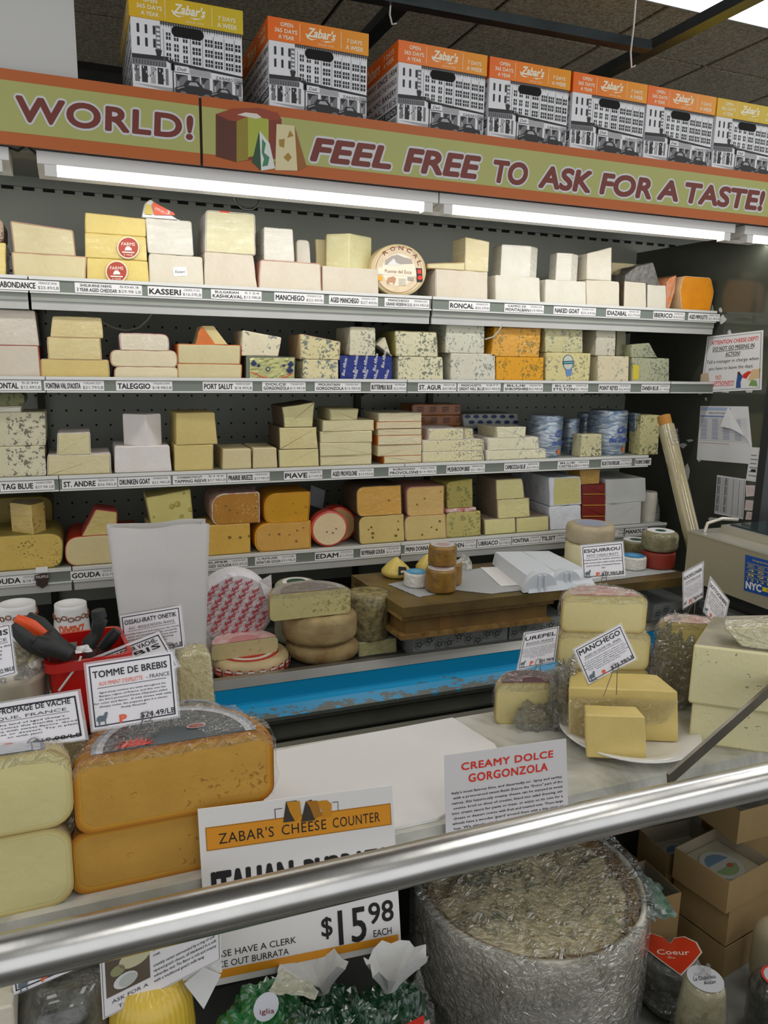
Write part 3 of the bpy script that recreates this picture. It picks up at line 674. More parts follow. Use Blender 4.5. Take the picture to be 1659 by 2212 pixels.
B(q(546, 504, 569, 504, 569, 564, 548, 562), z + .0, c_wh, 'white piece half hidden between two stacks on the top shelf', Y=YS + .2, depth=.08, r=.01)
o, zt = B(q(697, 574, 817, 582, 818, 637, 697, 631), z, c_pk, 'wide cream block over the AGED MANCHEGO label', r=.005)
corner([(704, YS + .05), (753, YS), (800, YS + .05)], zt, at(753, 504, YS)[2], cheese('#d2cb98', film=True), c_wh, .05, label='film-wrapped wedge standing corner-first on the AGED MANCHEGO block', film=True)
B(q(682, 518, 703, 516, 705, 573, 683, 572), zt, c_cr, 'thin pale slab behind the corner-first wedge', Y=YS + .10, depth=.02, r=.004)
# standing wheel
def stand_wheel(u, v, ru, rv, Y, depth, zb, rimm, facem, label, name='round_cheese'):
    c = at(u, v, Y); R_ = (at(u, v - rv, Y) - at(u, v + rv, Y)).length / 2; c[2] = zb + R_
    RXs = (at(u + ru, v, Y) - at(u - ru, v, Y)).length / 2; n = 48
    mb = MB(); rr = []
    for (s_, y) in ((.88, 0), (.985, .004), (1.0, .014), (1.0, depth - .012), (.97, depth)):
        rr.append([c + Vector((RXs * s_ * math.cos(2 * math.pi * i / n), y, R_ * s_ * math.sin(2 * math.pi * i / n))) for i in range(n)])
    mb.add(rr[0], [list(range(n))], facem)
    for j in range(4): mb.add(rr[j] + rr[j + 1], [(i, i + n, (i + 1) % n + n, (i + 1) % n) for i in range(n)], rimm, True)
    mb.add(rr[-1], [list(range(n))[::-1]], rimm)
    o = mb.build(name); return tag(o, label, 'cheese'), c, RXs, R_
o, c, rx_, rz_ = stand_wheel(863, 582, 60, 57, YS + .005, .075, z, mat('wheel_tan', '#cdb78a', .55, 0, .2, 14), mat('wheel_face', '#d6c49a', .55), 'whole small wheel standing upright on the top shelf, with a big round picture label')
Fc = Face((0, c[1], 0), (0, -1, 0)); mb = MB()
def ell(cu, cv, a, b, n=32, t0=0, t1=360): return [(cu + a * math.cos(math.radians(t0 + (t1 - t0) * i / n)), cv + b * math.sin(math.radians(t0 + (t1 - t0) * i / n))) for i in range(n + (t1 - t0 < 360))]
L1 = mat('lb_parch', '#dcc6a4', .6, 0, .2, 30); L2 = mat('lb_brown', '#7a3c20', .6); L3 = mat('lb_grey', '#a39a8e', .6); L4 = mat('lb_pale', '#e6dac2', .6)
Fc.poly(mb, ell(861, 583, 50, 50), L2, 1); Fc.poly(mb, ell(861, 583, 49, 49), L1, 2); Fc.poly(mb, ell(861, 583, 36, 35), L4, 3)
Fc.poly(mb, [(832, 562), (845, 553), (858, 550), (872, 556), (888, 560), (892, 570), (830, 572)], L3, 4); Fc.poly(mb, [(838, 570), (850, 558), (856, 568), (868, 572), (838, 574)], mat('lb_w', '#d8d6d0', .6), 5)
Fc.poly(mb, [(816, 578), (905, 584), (905, 598), (816, 592)], L4, 5)
Fc.text(mb, 'Puente del Esca', (831, 589), (888, 592), (831, 581), L2, 6, 0, .01)
for i, ch in enumerate('RONCAL'):
    a = math.radians(-128 + i * 22); r_ = 43; cu, cv = 861 + r_ * math.cos(a), 583 + r_ * math.sin(a); ta = a + math.pi / 2; dx, dy = math.cos(ta), math.sin(ta)
    Fc.text(mb, ch, (cu - 5 * dx, cv - 5 * dy), (cu + 5 * dx, cv + 5 * dy), (cu - 5 * dx + 9 * math.cos(a), cv - 5 * dy + 9 * math.sin(a)), L2, 4, 0, .02)
Fc.poly(mb, [(837, 600), (850, 597), (855, 602), (853, 610), (850, 616), (848, 610), (840, 610), (838, 616), (835, 608)], mat('lb_sheep', '#b98a66', .6), 6)
for i in range(5): Fc.poly(mb, [(860, 602 + i * 3.4), (876, 603 + i * 3.4), (876, 604 + i * 3.4), (860, 603 + i * 3.4)], L3, 6)
Fc.poly(mb, [(880, 598), (893, 599), (893, 607), (880, 606)], L3, 6)
mb.build('picture_label', o)
mb = MB(); Fc.poly(mb, [(898, 579), (911, 580), (912, 609), (900, 609)], INK, 7); Fc.poly(mb, [(901, 582), (909, 583), (909, 592), (901, 591)], RED, 8); Fc.poly(mb, ell(906, 600, 5, 5, 12), RED, 8); mb.build('red_sticker', o)
mb = MB(); Fc.poly(mb, ell(820, 601, 5.5, 6, 12), mat('lb_seal', '#e0a01e', .5), 7); mb.build('yellow_seal', o)
o, zt = B(q(941, 582, 1054, 587, 1054, 647, 941, 643), z, c_pk, 'big plain cream block over the RONCAL label', r=.003)
B(q(925, 570, 1004, 568, 1004, 580, 925, 579), zt, c_cr, 'thin flat slice lying on the RONCAL block, overhanging left', r=.004, depth=.12, rind=r_tan)
B(q(1006, 512, 1058, 522, 1055, 585, 1005, 581), zt, c_crf, 'narrow film-wrapped slab standing on the right end of the RONCAL block', r=.003, film=True, flat=False, depth=.1)
o, zt = B(q(1070, 595, 1166, 599, 1168, 651, 1071, 650), z, c_wh, 'broad ivory block over the CAMPO DE MONTALBAN label', r=.007)
corner([(1076, YS + .01), (1138, YS), (1153, YS + .03)], zt, at(1138, 531, YS)[2], c_whf, c_wh, .08, label='film-wrapped ivory wedge with side face showing, on the CAMPO DE MONTALBAN block', film=True)
o, zt = B(q(1179, 605, 1266, 607, 1267, 658, 1177, 655), z, c_wh, 'broad ivory block over the NAKED GOAT label', r=.007)
corner([(1194, YS + .005), (1226, YS), (1240, YS + .025)], zt, at(1226, 547, YS)[2], c_whf, c_wh, .06, label='narrow ivory wedge standing on the NAKED GOAT block', film=True)
o, zt = B(q(1267, 603, 1338, 610, 1339, 660, 1268, 658), z, c_iv, 'ivory block over the IDIAZABAL label', r=.007)
B(q(1269, 547, 1322, 534, 1322, 599, 1268, 599), zt, c_ivf, 'tall slanted ivory wedge on the IDIAZABAL block', r=.004, film=True, flat=False, depth=.09)
B(q(1322, 568, 1385, 570, 1380, 618, 1322, 616), z + .0, c_crf, 'cream block set back on the top shelf beneath the grey netted wedge', Y=YS + .15, depth=.1, r=.006)
o, zt = B(q(1349, 609, 1396, 609, 1397, 662, 1348, 660), z, c_iv, 'left one of two small ivory blocks over the IBERICO label', rind=r_dk, r=.004)
o, zt = B(q(1400, 615, 1439, 617, 1440, 664, 1399, 663), z, c_wh, 'right one of two small ivory blocks over the IBERICO label', r=.004)
block([(1349, 611), (1352, 592), (1376, 575), (1411, 566), (1428, 606), (1426, 613)], YS + .02, zt, face=mat('netted_rind', '#6e6a60', .35, .1, .5, 70, .6, 70, .9), r=.006, depth=.10, label='dark grey netted wedge in shiny film across two small ivory blocks', name='cheese_wedge', flat=False, film=True)
block([(1441, 610), (1448, 600), (1462, 594), (1458, 630), (1446, 664), (1438, 664)], YS + .01, z, face=mat('orange_pack', '#d8742a', .35, 0, .4, 40, .3, 60, .9, col2='#c9987a'), r=.003, depth=.1, label='thin orange wrapped piece leaning between ivory block and orange half ball', name='cheese_wedge', flat=False, film=True)
block([(1476, 604), (1490, 594), (1522, 594), (1535, 604), (1542, 630), (1535, 655), (1522, 668), (1492, 668), (1476, 655), (1470, 628)], YS, z, face=cheese('#dc8c12', grain=.2), side=mat('mimolette_rind', '#cfae86', .7, 0, .35, 30, .4), rind=mat('mimo_edge', '#d8b588', .7), r=.012, depth=.14, label='orange half ball of aged cheese with pale crust, beside the glass panel', name='cheese_half', film=True)

# --- second shelf
z = Z2
o, zt = B(q(-45, 746, 82, 747, 88, 816, -45, 814), z, c_pk, 'lower of two big white blocks at the left edge, second shelf', r=.004, rind=mat('rind_thin_red', '#b04a3c', .6))
B(q(-45, 668, 75, 669, 84, 745, -45, 745), zt, cheese('#d2c7b8', film=True), 'upper film-wrapped of two big white blocks at the left edge, second shelf', r=.004, film=True)
o, zt = B(q(89, 777, 234, 778, 236, 816, 90, 815), z, cheese('#d2bb78'), 'widest lowest slab of the stack over the FONTINA VAL D AOSTA label', rind=r_tan)
o, zt = B(q(103, 729, 216, 731, 219, 777, 105, 777), zt, c_btf, 'middle slab of the stack over the FONTINA VAL D AOSTA label', rind=r_tan, film=True)
B(q(113, 682, 219, 687, 223, 728, 108, 728), zt, c_btf, 'shiny film-wrapped top slab of the stack over the FONTINA VAL D AOSTA label', r=.006, film=True)
c_tal = cheese('#dccfae'); r_tal = mat('taleggio_rind', '#c9a48c', .7, 0, .3, 40, .3)
o, zt = B(q(248, 791, 384, 795, 384, 817, 248, 817), z, c_tal, 'lowest of the three soft rounded slabs over the TALEGGIO label', r=[.02, .02, .004, .004], rind=r_tal)
o, zt = B(q(240, 757, 381, 759, 382, 792, 240, 790), zt, c_tal, 'middle of the three soft rounded slabs over the TALEGGIO label', r=.02, rind=r_tal, wob=.003)
B(q(258, 719, 363, 724, 365, 757, 262, 755), zt, cheese('#ddd2ba', film=True), 'top soft slab with red and blue print on its wrapper', r=[.008, .02, .008, .006], film=True, rind=mat('printed_wrapper', '#d6ced0', .4, 0, .9, 60, col2='#b54450'))
o, zt = B(q(384, 786, 522, 787, 521, 819, 385, 818), z, c_cr, 'lower slab over the PORT SALUT label', r=.005, rind=r_or)
o, zt = B(q(385, 745, 520, 745, 518, 786, 386, 785), zt, c_cr, 'upper slab over the PORT SALUT label', r=.005, rind=r_or)
o, _ = block([(436, 704), (462, 704), (493, 744), (424, 746)], YS + .01, zt, face=c_bt, r=.004, flat=False, depth=.10, label='small wedge with bright orange rind on top of the PORT SALUT slabs', name='cheese_wedge')
mb = MB(); Fc = Face((0, YS + .008, 0), (0, -1, 0)); Fc.poly(mb, [(424, 745), (428, 718), (437, 704), (448, 720), (466, 745)], r_or, 2); mb.build('orange_rind', o)
# gorgonzola in a printed box
o, zt = B(q(532, 770, 638, 770, 637, 820, 532, 819), z, mat('tray_dark_clear', '#6f7260', .15, .1), 'dark-edged plastic box with crinkled olive foil printed with blue clovers', name='foil_pack', cat='cheese pack', r=.004)
Fc = Face((0, YS, 0), (0, -1, 0)); mb = sheet(Fc.p(539, 818, 1), Fc.p(635, 819, 1), Fc.p(539, 773, 1), Fc.p(635, 773, 1), .0025, 3, mat('olive_foil', '#c0be80', .3, .3, .3, 20, .5, 40), 20, 10); 
for v_ in mb.v: v_[1] -= .003
mb.build('foil', o)
mb = MB(); NB = mat('navy_print', '#23305e', .5)
for (cu, cv, s_) in ((547, 785, 6), (558, 790, 3.5), (627, 787, 6), (625, 800, 7), (612, 790, 3)):
    for dx, dy in ((-.6, 0), (.6, 0), (0, -.7), (0, .5)): Fc.poly(mb, ell(cu + dx * s_, cv + dy * s_, s_ * .55, s_ * .55, 8), NB, 18)
Fc.poly(mb, ell(578, 797, 5, 5, 12), NB, 18); Fc.poly(mb, ell(578, 797, 3, 3, 12), MATS['olive_foil'], 19)
mb.build('clover_print', o)
mb = MB(); pr = [(541, 802), (560, 811), (582, 818), (600, 818), (618, 812), (633, 805)]
for (a, b_) in zip(pr, pr[1:]): Fc.poly(mb, [a, b_, (b_[0], b_[1] + 2), (a[0], a[1] + 2)], RED, 18)
mb.build('red_curve', o)
B(q(524, 713, 609, 729, 601, 765, 522, 767), zt, cheese('#ddd3b4', vein='#5d6874', vamt=.55, vscale=30), 'pale blue-veined wedge lying on the clover-printed pack', r=.005, flat=False)
o, zt = B(q(655, 771, 731, 783, 731, 821, 655, 820), z, cheese('#d6cba0', vein='#49606a', vamt=.9, vscale=42), 'lower veined block over the MOUNTAIN GORGONZOLA label', r=.006)
B(q(649, 722, 735, 739, 733, 779, 650, 771), zt, cheese('#d3c898', vein='#3f5664', vamt=1.0, vscale=45), 'upper slanting veined block over the MOUNTAIN GORGONZOLA label', r=.006, flat=False, rind=r_tan)
foilb = mat('blue_foil', '#22307c', .3, .35, .3, 30, .4, 50)
o, zt = B(q(734, 770, 847, 768, 847, 822, 735, 821), z, foilb, 'block wrapped in dark blue foil printed with white script', name='foil_wrapped_cheese', r=.006)
Fc = Face((0, YS - .0012, 0), (0, -1, 0)); mb = MB()
for (u, v) in ((744, 812), (768, 806), (789, 806), (811, 802), (829, 795), (835, 822), (812, 826), (790, 830), (768, 838)):
    ln = 38; b0 = (u, min(v, 820)); b1 = (u + 6, min(v, 820) - ln * (1 if v <= 815 else .55))
    Fc.text(mb, 'Blue Affinée' if v <= 815 else 'Affinée', b0, b1, (b0[0] - 7, b0[1] - 1), WHITE, 2, .3, .01)
mb.build('white_script_print', o)
B(q(757, 704, 811, 709, 811, 768, 755, 765), zt, cheese('#d0cab0', vein='#5b6158', vamt=.9, vscale=60), 'upright blue-veined block on the blue foil block', r=.006)
B([(832, 728), (847, 768), (815, 745)], zt - 0.0, cheese('#d0cab0', vein='#5b6158', vamt=.6, vscale=60), 'small three-cornered blue cheese piece on the right end of the blue foil block', r=.003, flat=False, depth=.05)
o, zt = B(q(861, 772, 956, 770, 958, 822, 860, 822), z, c_blue, 'lower heavily veined block over the ST. AGUR label', r=.006)
B(q(854, 717, 943, 716, 946, 768, 856, 768), zt, c_blue, 'upper heavily veined block over the ST. AGUR label', r=.006, rind=mat('rind_olive', '#8e8448', .6))
o, zt = B(q(974, 764, 1070, 764, 1070, 823, 974, 822), z, cheese('#cdcaba', vein='#6f756c', vamt=.75, vscale=50), 'lower pale block with grey veins over the GREAT HILL BLUE label', r=.004)
B(q(965, 699, 1047, 701, 1046, 764, 963, 761), zt, cheese('#c9c8b4', vein='#6c7468', vamt=.75, vscale=55, film=True), 'upper pale veined block in glossy pack over the GREAT HILL BLUE label', r=.006, film=True)
o, zt = B(q(1072, 770, 1175, 773, 1174, 822, 1072, 822), z, c_bor, 'lower orange block with green veins over the SHROPSHIRE label', r=.004)
B(q(1069, 706, 1169, 709, 1165, 771, 1061, 766), zt, c_borf, 'upper film-wrapped orange block with green veins over the SHROPSHIRE label', r=.006, film=True)
o, zt = B(q(1180, 763, 1277, 762, 1273, 822, 1179, 822), z, cheese('#cfc48e', vein='#6b7462', vamt=.8, vscale=45), 'lower cream veined block with an oval blue label', r=.003)
Fc = Face((0, YS, 0), (0, -1, 0)); mb = MB(); LB = mat('label_blue', '#5b7fb0', .5); NV = mat('label_navy', '#233a58', .5); LG = mat('label_pale', '#b9bfb0', .5)
Fc.poly(mb, ell(1227, 783, 12, 17), NV, 1); Fc.poly(mb, ell(1227, 783, 10.5, 15.5), LG, 2); Fc.poly(mb, [(1216, 780), (1239, 779), (1239, 786), (1216, 787)], NV, 3); Fc.poly(mb, [(1217, 782), (1238, 781), (1238, 784), (1217, 785)], mat('lb_teal', '#5aa0a8', .5), 4); Fc.poly(mb, [(1221, 798), (1236, 797), (1233, 812), (1223, 812)], LB, 3); mb.build('oval_label', o)
B(q(1177, 706, 1259, 709, 1259, 763, 1179, 763), zt, cheese('#bfb887', vein='#6b7462', vamt=.85, vscale=45, film=True), 'upper film-wrapped veined block over the STILTON label', r=.004, film=True)
o, zt = B(q(1292, 769, 1359, 770, 1358, 821, 1292, 821), z, cheese('#d2c7a8', vein='#8c8a78', vamt=.6, vscale=40), 'lower beige block over the POINT REYES label', r=.005)
B(q(1289, 714, 1331, 713, 1329, 769, 1287, 768), zt, cheese('#c4bda8', vein='#77786a', vamt=.6, vscale=50, film=True), 'upright film-wrapped block on the POINT REYES stack', r=.006, film=True)
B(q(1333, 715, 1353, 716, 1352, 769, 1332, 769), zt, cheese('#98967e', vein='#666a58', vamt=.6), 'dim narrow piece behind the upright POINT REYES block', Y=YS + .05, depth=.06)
o, zt = B(q(1366, 774, 1446, 773, 1446, 822, 1366, 821), z, cheese('#aaac8e', vein='#555c50', vamt=.9, vscale=60), 'grey-green veined block with yellow strip over the DANISH BLUE label', r=.003)
mb = MB(); Fc = Face((0, YS, 0), (0, -1, 0)); Fc.poly(mb, [(1367, 788), (1380, 788), (1379, 820), (1367, 819)], mat('lb_y2', '#c9b41e', .4), 2); mb.build('yellow_label', o)
B(q(1362, 745, 1403, 741, 1422, 766, 1364, 773), zt, cheese('#9fa284', vein='#5f6654', vamt=.9, vscale=50), 'sloping grey-green veined wedge on the DANISH BLUE block', flat=False, r=.003, depth=.08)

# --- third shelf
z = Z3
o, zt = B(q(-45, 964, 96, 965, 101, 1032, -45, 1034), z, cheese('#d0caac', vein='#45463c', vamt=.75, vscale=42), 'lower pale block with dark specks at the left edge, third shelf', r=.008)
o, zt = B(q(-45, 891, 97, 892, 99, 962, -45, 962), zt, cheese('#cdc7aa', vein='#45463c', vamt=.8, vscale=42), 'upper pale block with dark specks at the left edge, third shelf', r=.008)
o, zt = B(q(-45, 876, 45, 880, 45, 890, -45, 891), zt, c_wh, 'thin white slab on the speckled blocks at the left edge', r=.002)
B(q(-45, 845, 52, 848, 55, 874, -45, 876), zt, cheese('#6e7048', vein='#3c4026', vamt=.9), 'dark green herb-coated round piece at the left edge, third shelf', r=.02)
o, zt = B(q(104, 983, 238, 982, 240, 1025, 103, 1028), z, c_crf, 'wide low film-wrapped block over the ST. ANDRE label', r=.003, rind=r_wh)
B(q(125, 936, 193, 936, 196, 983, 124, 983), zt, cheese('#cfc596', film=True), 'small cube in film on the ST. ANDRE block', r=.003, film=True, rind=r_wh)
o, zt = B(q(248, 965, 366, 962, 371, 1021, 248, 1025), z, cheese('#d9d3d0'), 'large chalk-white block over the DRUNKEN GOAT label', r=.006)
corner([(255, YS + .04), (306, YS), (340, YS + .035)], zt, at(300, 896, YS)[2], cheese('#d9d3d0'), None, .07, label='chalk-white corner-first block on the DRUNKEN GOAT block')
o, zt = B(q(377, 962, 461, 960, 461, 1017, 378, 1020), z, cheese('#cdb978'), 'lower square yellow block over the TAPPING REEVE label', r=.003)
B(q(381, 892, 464, 892, 470, 958, 381, 960), zt, cheese('#cab674'), 'upper square yellow block over the TAPPING REEVE label', r=.003, yaw=.03)
B(q(482, 970, 542, 970, 543, 1015, 481, 1017), z, cheese('#cdbf95'), 'left of two small square blocks over the PRAIRIE BREEZE label', r=.005)
B(q(547, 968, 597, 968, 600, 1013, 547, 1015), z, cheese('#cdbf95'), 'right of two small square blocks over the PRAIRIE BREEZE label', r=.005)
o, zt = B(q(602, 973, 688, 968, 690, 1010, 603, 1012), z, cheese('#d2c692'), 'lowest block over the PIAVE label', r=.002, rind=r_dk, rt=.0008)
o, zt = B(q(603, 926, 684, 921, 688, 967, 605, 971), zt, cheese('#cfc088', film=True), 'middle film-wrapped block over the PIAVE label', r=.002, rind=r_dk, rt=.0008)
B(q(609, 880, 680, 869, 675, 917, 614, 924), zt, cheese('#c9c088', film=True), 'top tilted wedge over the PIAVE label', r=.002, flat=False, rind=r_dk, rt=.0008)
tops = [(692, 985, 803, 984), (692, 957, 803, 956), (692, 932, 804, 932), (698, 908, 808, 908)]; zt = z
for i, (u0, v0, u1, v1) in enumerate(tops):
    lo = [1008, 984, 957, 932][i]
    o, zt = B(q(u0, v0, u1, v1, u1, lo, u0, lo + 1), zt, cheese('#d3c9a0'), ['lowest', 'second', 'third', 'fourth'][i] + ' slab up in the stack over the AGED PROVOLONE label', r=.002, yaw=[0, .01, -.02, .015][i])
B(q(713, 884, 775, 883, 771, 906, 714, 907), zt, cheese('#c9c190'), 'small block topmost on the AGED PROVOLONE stack', r=.002)
vv = [1004, 985, 961.5, 941, 927, 911.5, 892]; zt = z; us = [(830, 911), (817, 911), (817, 911), (817, 911), (814, 911), (817, 911)]
for i in range(6):
    o, zt = B(q(us[i][0], vv[i + 1], us[i][1], vv[i + 1], us[i][1], vv[i], us[i][0], vv[i]), zt, cheese('#d6cba6', film=(i in (2, 5))), ['lowest', 'second', 'third', 'fourth', 'fifth', 'topmost'][i] + ' thin slab in the six-high stack with orange edges', r=.002, rind=r_or if i in (0, 2, 4) else None, rt=.0012, depth=.14)
# orange wrapped salami-like cheeses at the back
salm = mat('orange_mesh_wrap', '#a8642a', .5, 0, .4, 25, .3, 40, .4)
zt = z + .0
for i, (u0, u1, v0, v1) in enumerate(((880, 1004, 921, 965), (884, 996, 897, 921), (890, 996, 873, 897))):
    o, zt = block(q(u0, v0, u1, v0, u1, v1, u0, v1), YS + .22, zt, face=salm, r=.012, depth=.12, label=['lowest', 'middle', 'topmost'][i] + ' orange wrapped parcel with dark print at the back of the third shelf', name='wrapped_cheese')
    if i:
        Fc = Face((0, YS + .2185, 0), (0, -1, 0)); mb = MB()
        for j in range(4):
            for kk in range(3): uu, v_ = u0 + 12 + j * 27 + (i % 2) * 8, v0 + 7 + kk * 4; Fc.poly(mb, [(uu, v_), (uu + 14, v_ - 2), (uu + 14, v_ - .3), (uu, v_ + 1.6)], mat('dark_print', '#4e3d38', .6), 2)
        mb.build('dark_print', o)
o, zt = B(q(913, 977, 1043, 973, 1046, 999, 914, 1003), z, c_spk, 'lowest slab with dark mushroom specks over the MUSHROOM BRIE label', r=.006, rind=r_wh)
o, zt = B(q(913, 952, 1045, 950, 1046, 973, 914, 976), zt, c_spk, 'middle slab with dark mushroom specks over the MUSHROOM BRIE label', r=.006, rind=r_wh)
B(q(928, 924, 1001, 930, 1001, 950, 927, 950), zt, c_spk, 'top left piece with dark mushroom specks on the mushroom brie stack', r=.006, rind=r_wh)
B(q(1003, 924, 1021, 928, 1024, 949, 1003, 949), zt, c_spk, 'narrow piece with specks at the top right of the mushroom brie stack', Y=YS + .03, r=.006, depth=.08)
c_cam = cheese('#dcd6b6', vein='#8d9488', vamt=.5, vscale=40, film=True)
o, zt = B(q(1051, 974, 1179, 970, 1180, 990, 1052, 994), z, c_cam, 'lowest creamy slab in film over the CAMBOZOLA BLUE label', r=.004, rind=r_wh, film=True)
o, zt = B(q(1054, 946, 1163, 946, 1165, 970, 1055, 973), zt, c_cam, 'middle creamy slab in film over the CAMBOZOLA BLUE label', r=.004, rind=r_wh)
B(q(1073, 922, 1137, 923, 1135, 943, 1075, 945), zt, c_cam, 'small top piece in film over the CAMBOZOLA BLUE label', r=.003, film=True)
prw = mat('print_paper_grey', '#a5a8a4', .5, 0, .1, 10, .3, 30); zt = z
for i, (v0, v1) in enumerate(((921, 962), (893, 921))):
    o, zt = block(q(1000, v0, 1119, v0 + 2, 1121, v1, 1002, v1), YS + .2, zt, face=prw, r=.01, depth=.15, label=['lower', 'upper'][i] + ' round parcel in pale paper with navy caps printed, back of third shelf', name='wrapped_cheese')
    Fc = Face((0, YS + .1985, 0), (0, -1, 0)); mb = MB()
    for j in range(6):
        for kk in range(2):
            uu, v_ = u_ = (1010 + j * 19 + kk * 9, v0 + 7 + kk * 12)
            Fc.poly(mb, ell(uu, v_, 6, 4, 12, 180, 360), NB, 2); Fc.poly(mb, [(uu - 7, v_), (uu + 7, v_), (uu + 3, v_ + 3.5), (uu - 3, v_ + 3.5)], NB, 2)
    mb.build('navy_print', o)
# silver wrapped cylinders
def silver():
    m = bpy.data.materials.new('silver_blue_foil'); m.use_nodes = True; nt = m.node_tree; N = nt.nodes; L = nt.links; b = N['Principled BSDF']; b.inputs['Roughness'].default_value = .28; b.inputs['Metallic'].default_value = .5
    tc = N.new('ShaderNodeTexCoord'); mp = N.new('ShaderNodeMapping'); mp.inputs['Scale'].default_value = (12, 12, 70); nz = N.new('ShaderNodeTexNoise'); nz.inputs['Scale'].default_value = 1; nz.inputs['Detail'].default_value = 4; nz.inputs['Distortion'].default_value = 1.5
    L.new(tc.outputs['Object'], mp.inputs[0]); L.new(mp.outputs[0], nz.inputs['Vector']); rp = N.new('ShaderNodeValToRGB'); rp.color_ramp.elements[0].position = .35; rp.color_ramp.elements[1].position = .65
    rp.color_ramp.elements[0].color = lin('#5e7690'); rp.color_ramp.elements[1].color = lin('#c3cad0'); L.new(nz.outputs['Fac'], rp.inputs[0]); L.new(rp.outputs[0], b.inputs['Base Color'])
    bp = N.new('ShaderNodeBump'); bp.inputs['Strength'].default_value = .6; bp.inputs['Distance'].default_value = .01; L.new(nz.outputs['Fac'], bp.inputs['Height']); L.new(bp.outputs[0], b.inputs['Normal']); return m
SIL = silver(); BLT = mat('blue_script', '#2c4a9e', .5)
def cyl(u0, u1, v0, v1, Y, zb, label, big):
    A, B_ = at(u0, (v0 + v1) / 2, Y), at(u1, (v0 + v1) / 2, Y); r_ = (B_[0] - A[0]) / 2; zt = at((u0 + u1) / 2, v0, Y)[2]; c = Vector(((A[0] + B_[0]) / 2, Y + r_, zb)); h = zt - zb
    mb = MB(); mb.lathe(c, [(r_ * .96, 0), (r_, .006), (r_ * .985, h * .5), (r_, h - .008), (r_ * .93, h)], SIL, n=32, wob=.03, seed=u0)
    o = mb.build('foil_cylinder'); tag(o, label, 'cheese')
    mb = MB()
    for k, (tx, zz, hh, a0, a1) in enumerate(big):
        vs, fs, _ = glyphs(tx, .3, .02, 1, 2); out = []
        for x, y in vs:
            a = a0 + (a1 - a0) * x; out.append(c + Vector((math.cos(a) * (r_ + .0035), math.sin(a) * (r_ + .0035), zz * h + y * hh * h)))
        mb.add(out, fs, BLT)
    if mb.v: mb.build('blue_script', o)
    if big:
        mb = MB(); a = -1.25; cc = c + Vector((math.cos(a) * (r_ + .004), math.sin(a) * (r_ + .004), .14 * h)); tn_ = Vector((-math.sin(a), math.cos(a), 0))
        mb.add([cc + tn_ * (.008 * math.cos(t)) + Vector((0, 0, .010 * math.sin(t))) for t in [2 * math.pi * i / 10 for i in range(10)]], [list(range(10))], mat('orange_seal', '#d8681c', .4)); mb.build('orange_seal', o)
cyl(1166, 1229, 899, 987, YS + .01, z, 'silver-blue foil cylinder left of the small speckled block, third shelf', [('Or', .5, .16, -1.5, -.9), ('des Domes', .3, .14, -1.7, -.5)])
cyl(1226, 1258, 905, 982, YS + .12, z, 'dim narrow foil cylinder behind the speckled block', [])
cyl(1304, 1372, 888, 982, YS + .01, z, 'larger silver-blue foil cylinder right of the small speckled block', [('Or', .5, .16, -1.7, -1.0), ('des Domes', .3, .15, -2.1, -.75)])
cyl(1262, 1300, 893, 960, YS + .16, z, 'dark foil cylinder at the back between the two silver ones', [])
B(q(1257, 938, 1300, 939, 1300, 983, 1254, 985), z, cheese('#c9c39c', vein='#45483c', vamt=.9, vscale=50), 'small upright speckled blue block between two foil cylinders', r=.003, Y=YS - .005, depth=.06)
B(q(1386, 897, 1426, 897, 1422, 979, 1382, 981), z, cheese('#c4bd8a', vein='#5a5c3e', vamt=1.0, vscale=50), 'tall blue-veined half cylinder at the right end of the third shelf', r=.003, depth=.07)
B(q(1372, 893, 1384, 893, 1381, 981, 1374, 981), z, SIL, 'strip of blue foil wrapping beside the tall veined half cylinder', r=.002, depth=.04, Y=YS + .03, name='foil_wrapper')

# --- fourth shelf
z = Z4
o, zt = B(q(-60, 1158, 136, 1157, 134, 1225, -60, 1230), z, cheese('#cdb05c', vein='#4a4020', vamt=.28, vscale=70, grain=.15), 'large yellow herb-flecked half wheel at the left end of the fourth shelf', r=[.01, .04, .035, .01], rind=mat('rind_olive2', '#8f7f3a', .6), depth=.2)
corner([(-10, YS + .06), (38, YS), (69, YS + .05)], zt, at(40, 1093, YS)[2], cheese('#cfb366', vein='#4a4020', vamt=.28, film=True), None, .06, label='film-wrapped corner wedge on the herb-flecked half wheel at left', film=True)
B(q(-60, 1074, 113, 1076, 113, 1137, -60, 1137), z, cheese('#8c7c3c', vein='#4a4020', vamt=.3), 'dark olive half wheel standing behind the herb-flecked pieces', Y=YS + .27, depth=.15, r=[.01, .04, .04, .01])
o, zt = B(q(140, 1157, 300, 1156, 300, 1212, 142, 1216), z, cheese('#cfbf90'), 'pale half wheel with red edge over the left GOUDA label, half hidden by the bag', r=[.05, .005, .005, .04], rind=r_red, depth=.2)
o, _ = block([(176, 1150), (207, 1101), (253, 1107), (250, 1148), (240, 1153)], YS, zt, face=cheese('#cbb56c', film=True), rind=mat('rind_blue_red', '#a8433c', .4), r=.006, depth=.1, flat=False, label='pointed wedge with red rind on the pale half wheel, left of the paper bag', name='cheese_wedge', film=True)
B(q(320, 1133, 425, 1133, 425, 1203, 320, 1206), z, c_bt, 'block mostly hidden behind the paper bag under the holed wedge')
zt = at(370, 1133, YS)[2]
o, _ = block([(316, 1076), (411, 1057), (418, 1133), (327, 1131)], YS, zt, face=cheese('#d0c47a'), r=[.004, .003, .003, .012], depth=.12, flat=False, label='pale yellow wedge with round holes standing above the paper bag', name='cheese_wedge')
mb = MB(); Fc = Face((0, YS, 0), (0, -1, 0)); hm = mat('hole_shade', '#8e8238', .7)
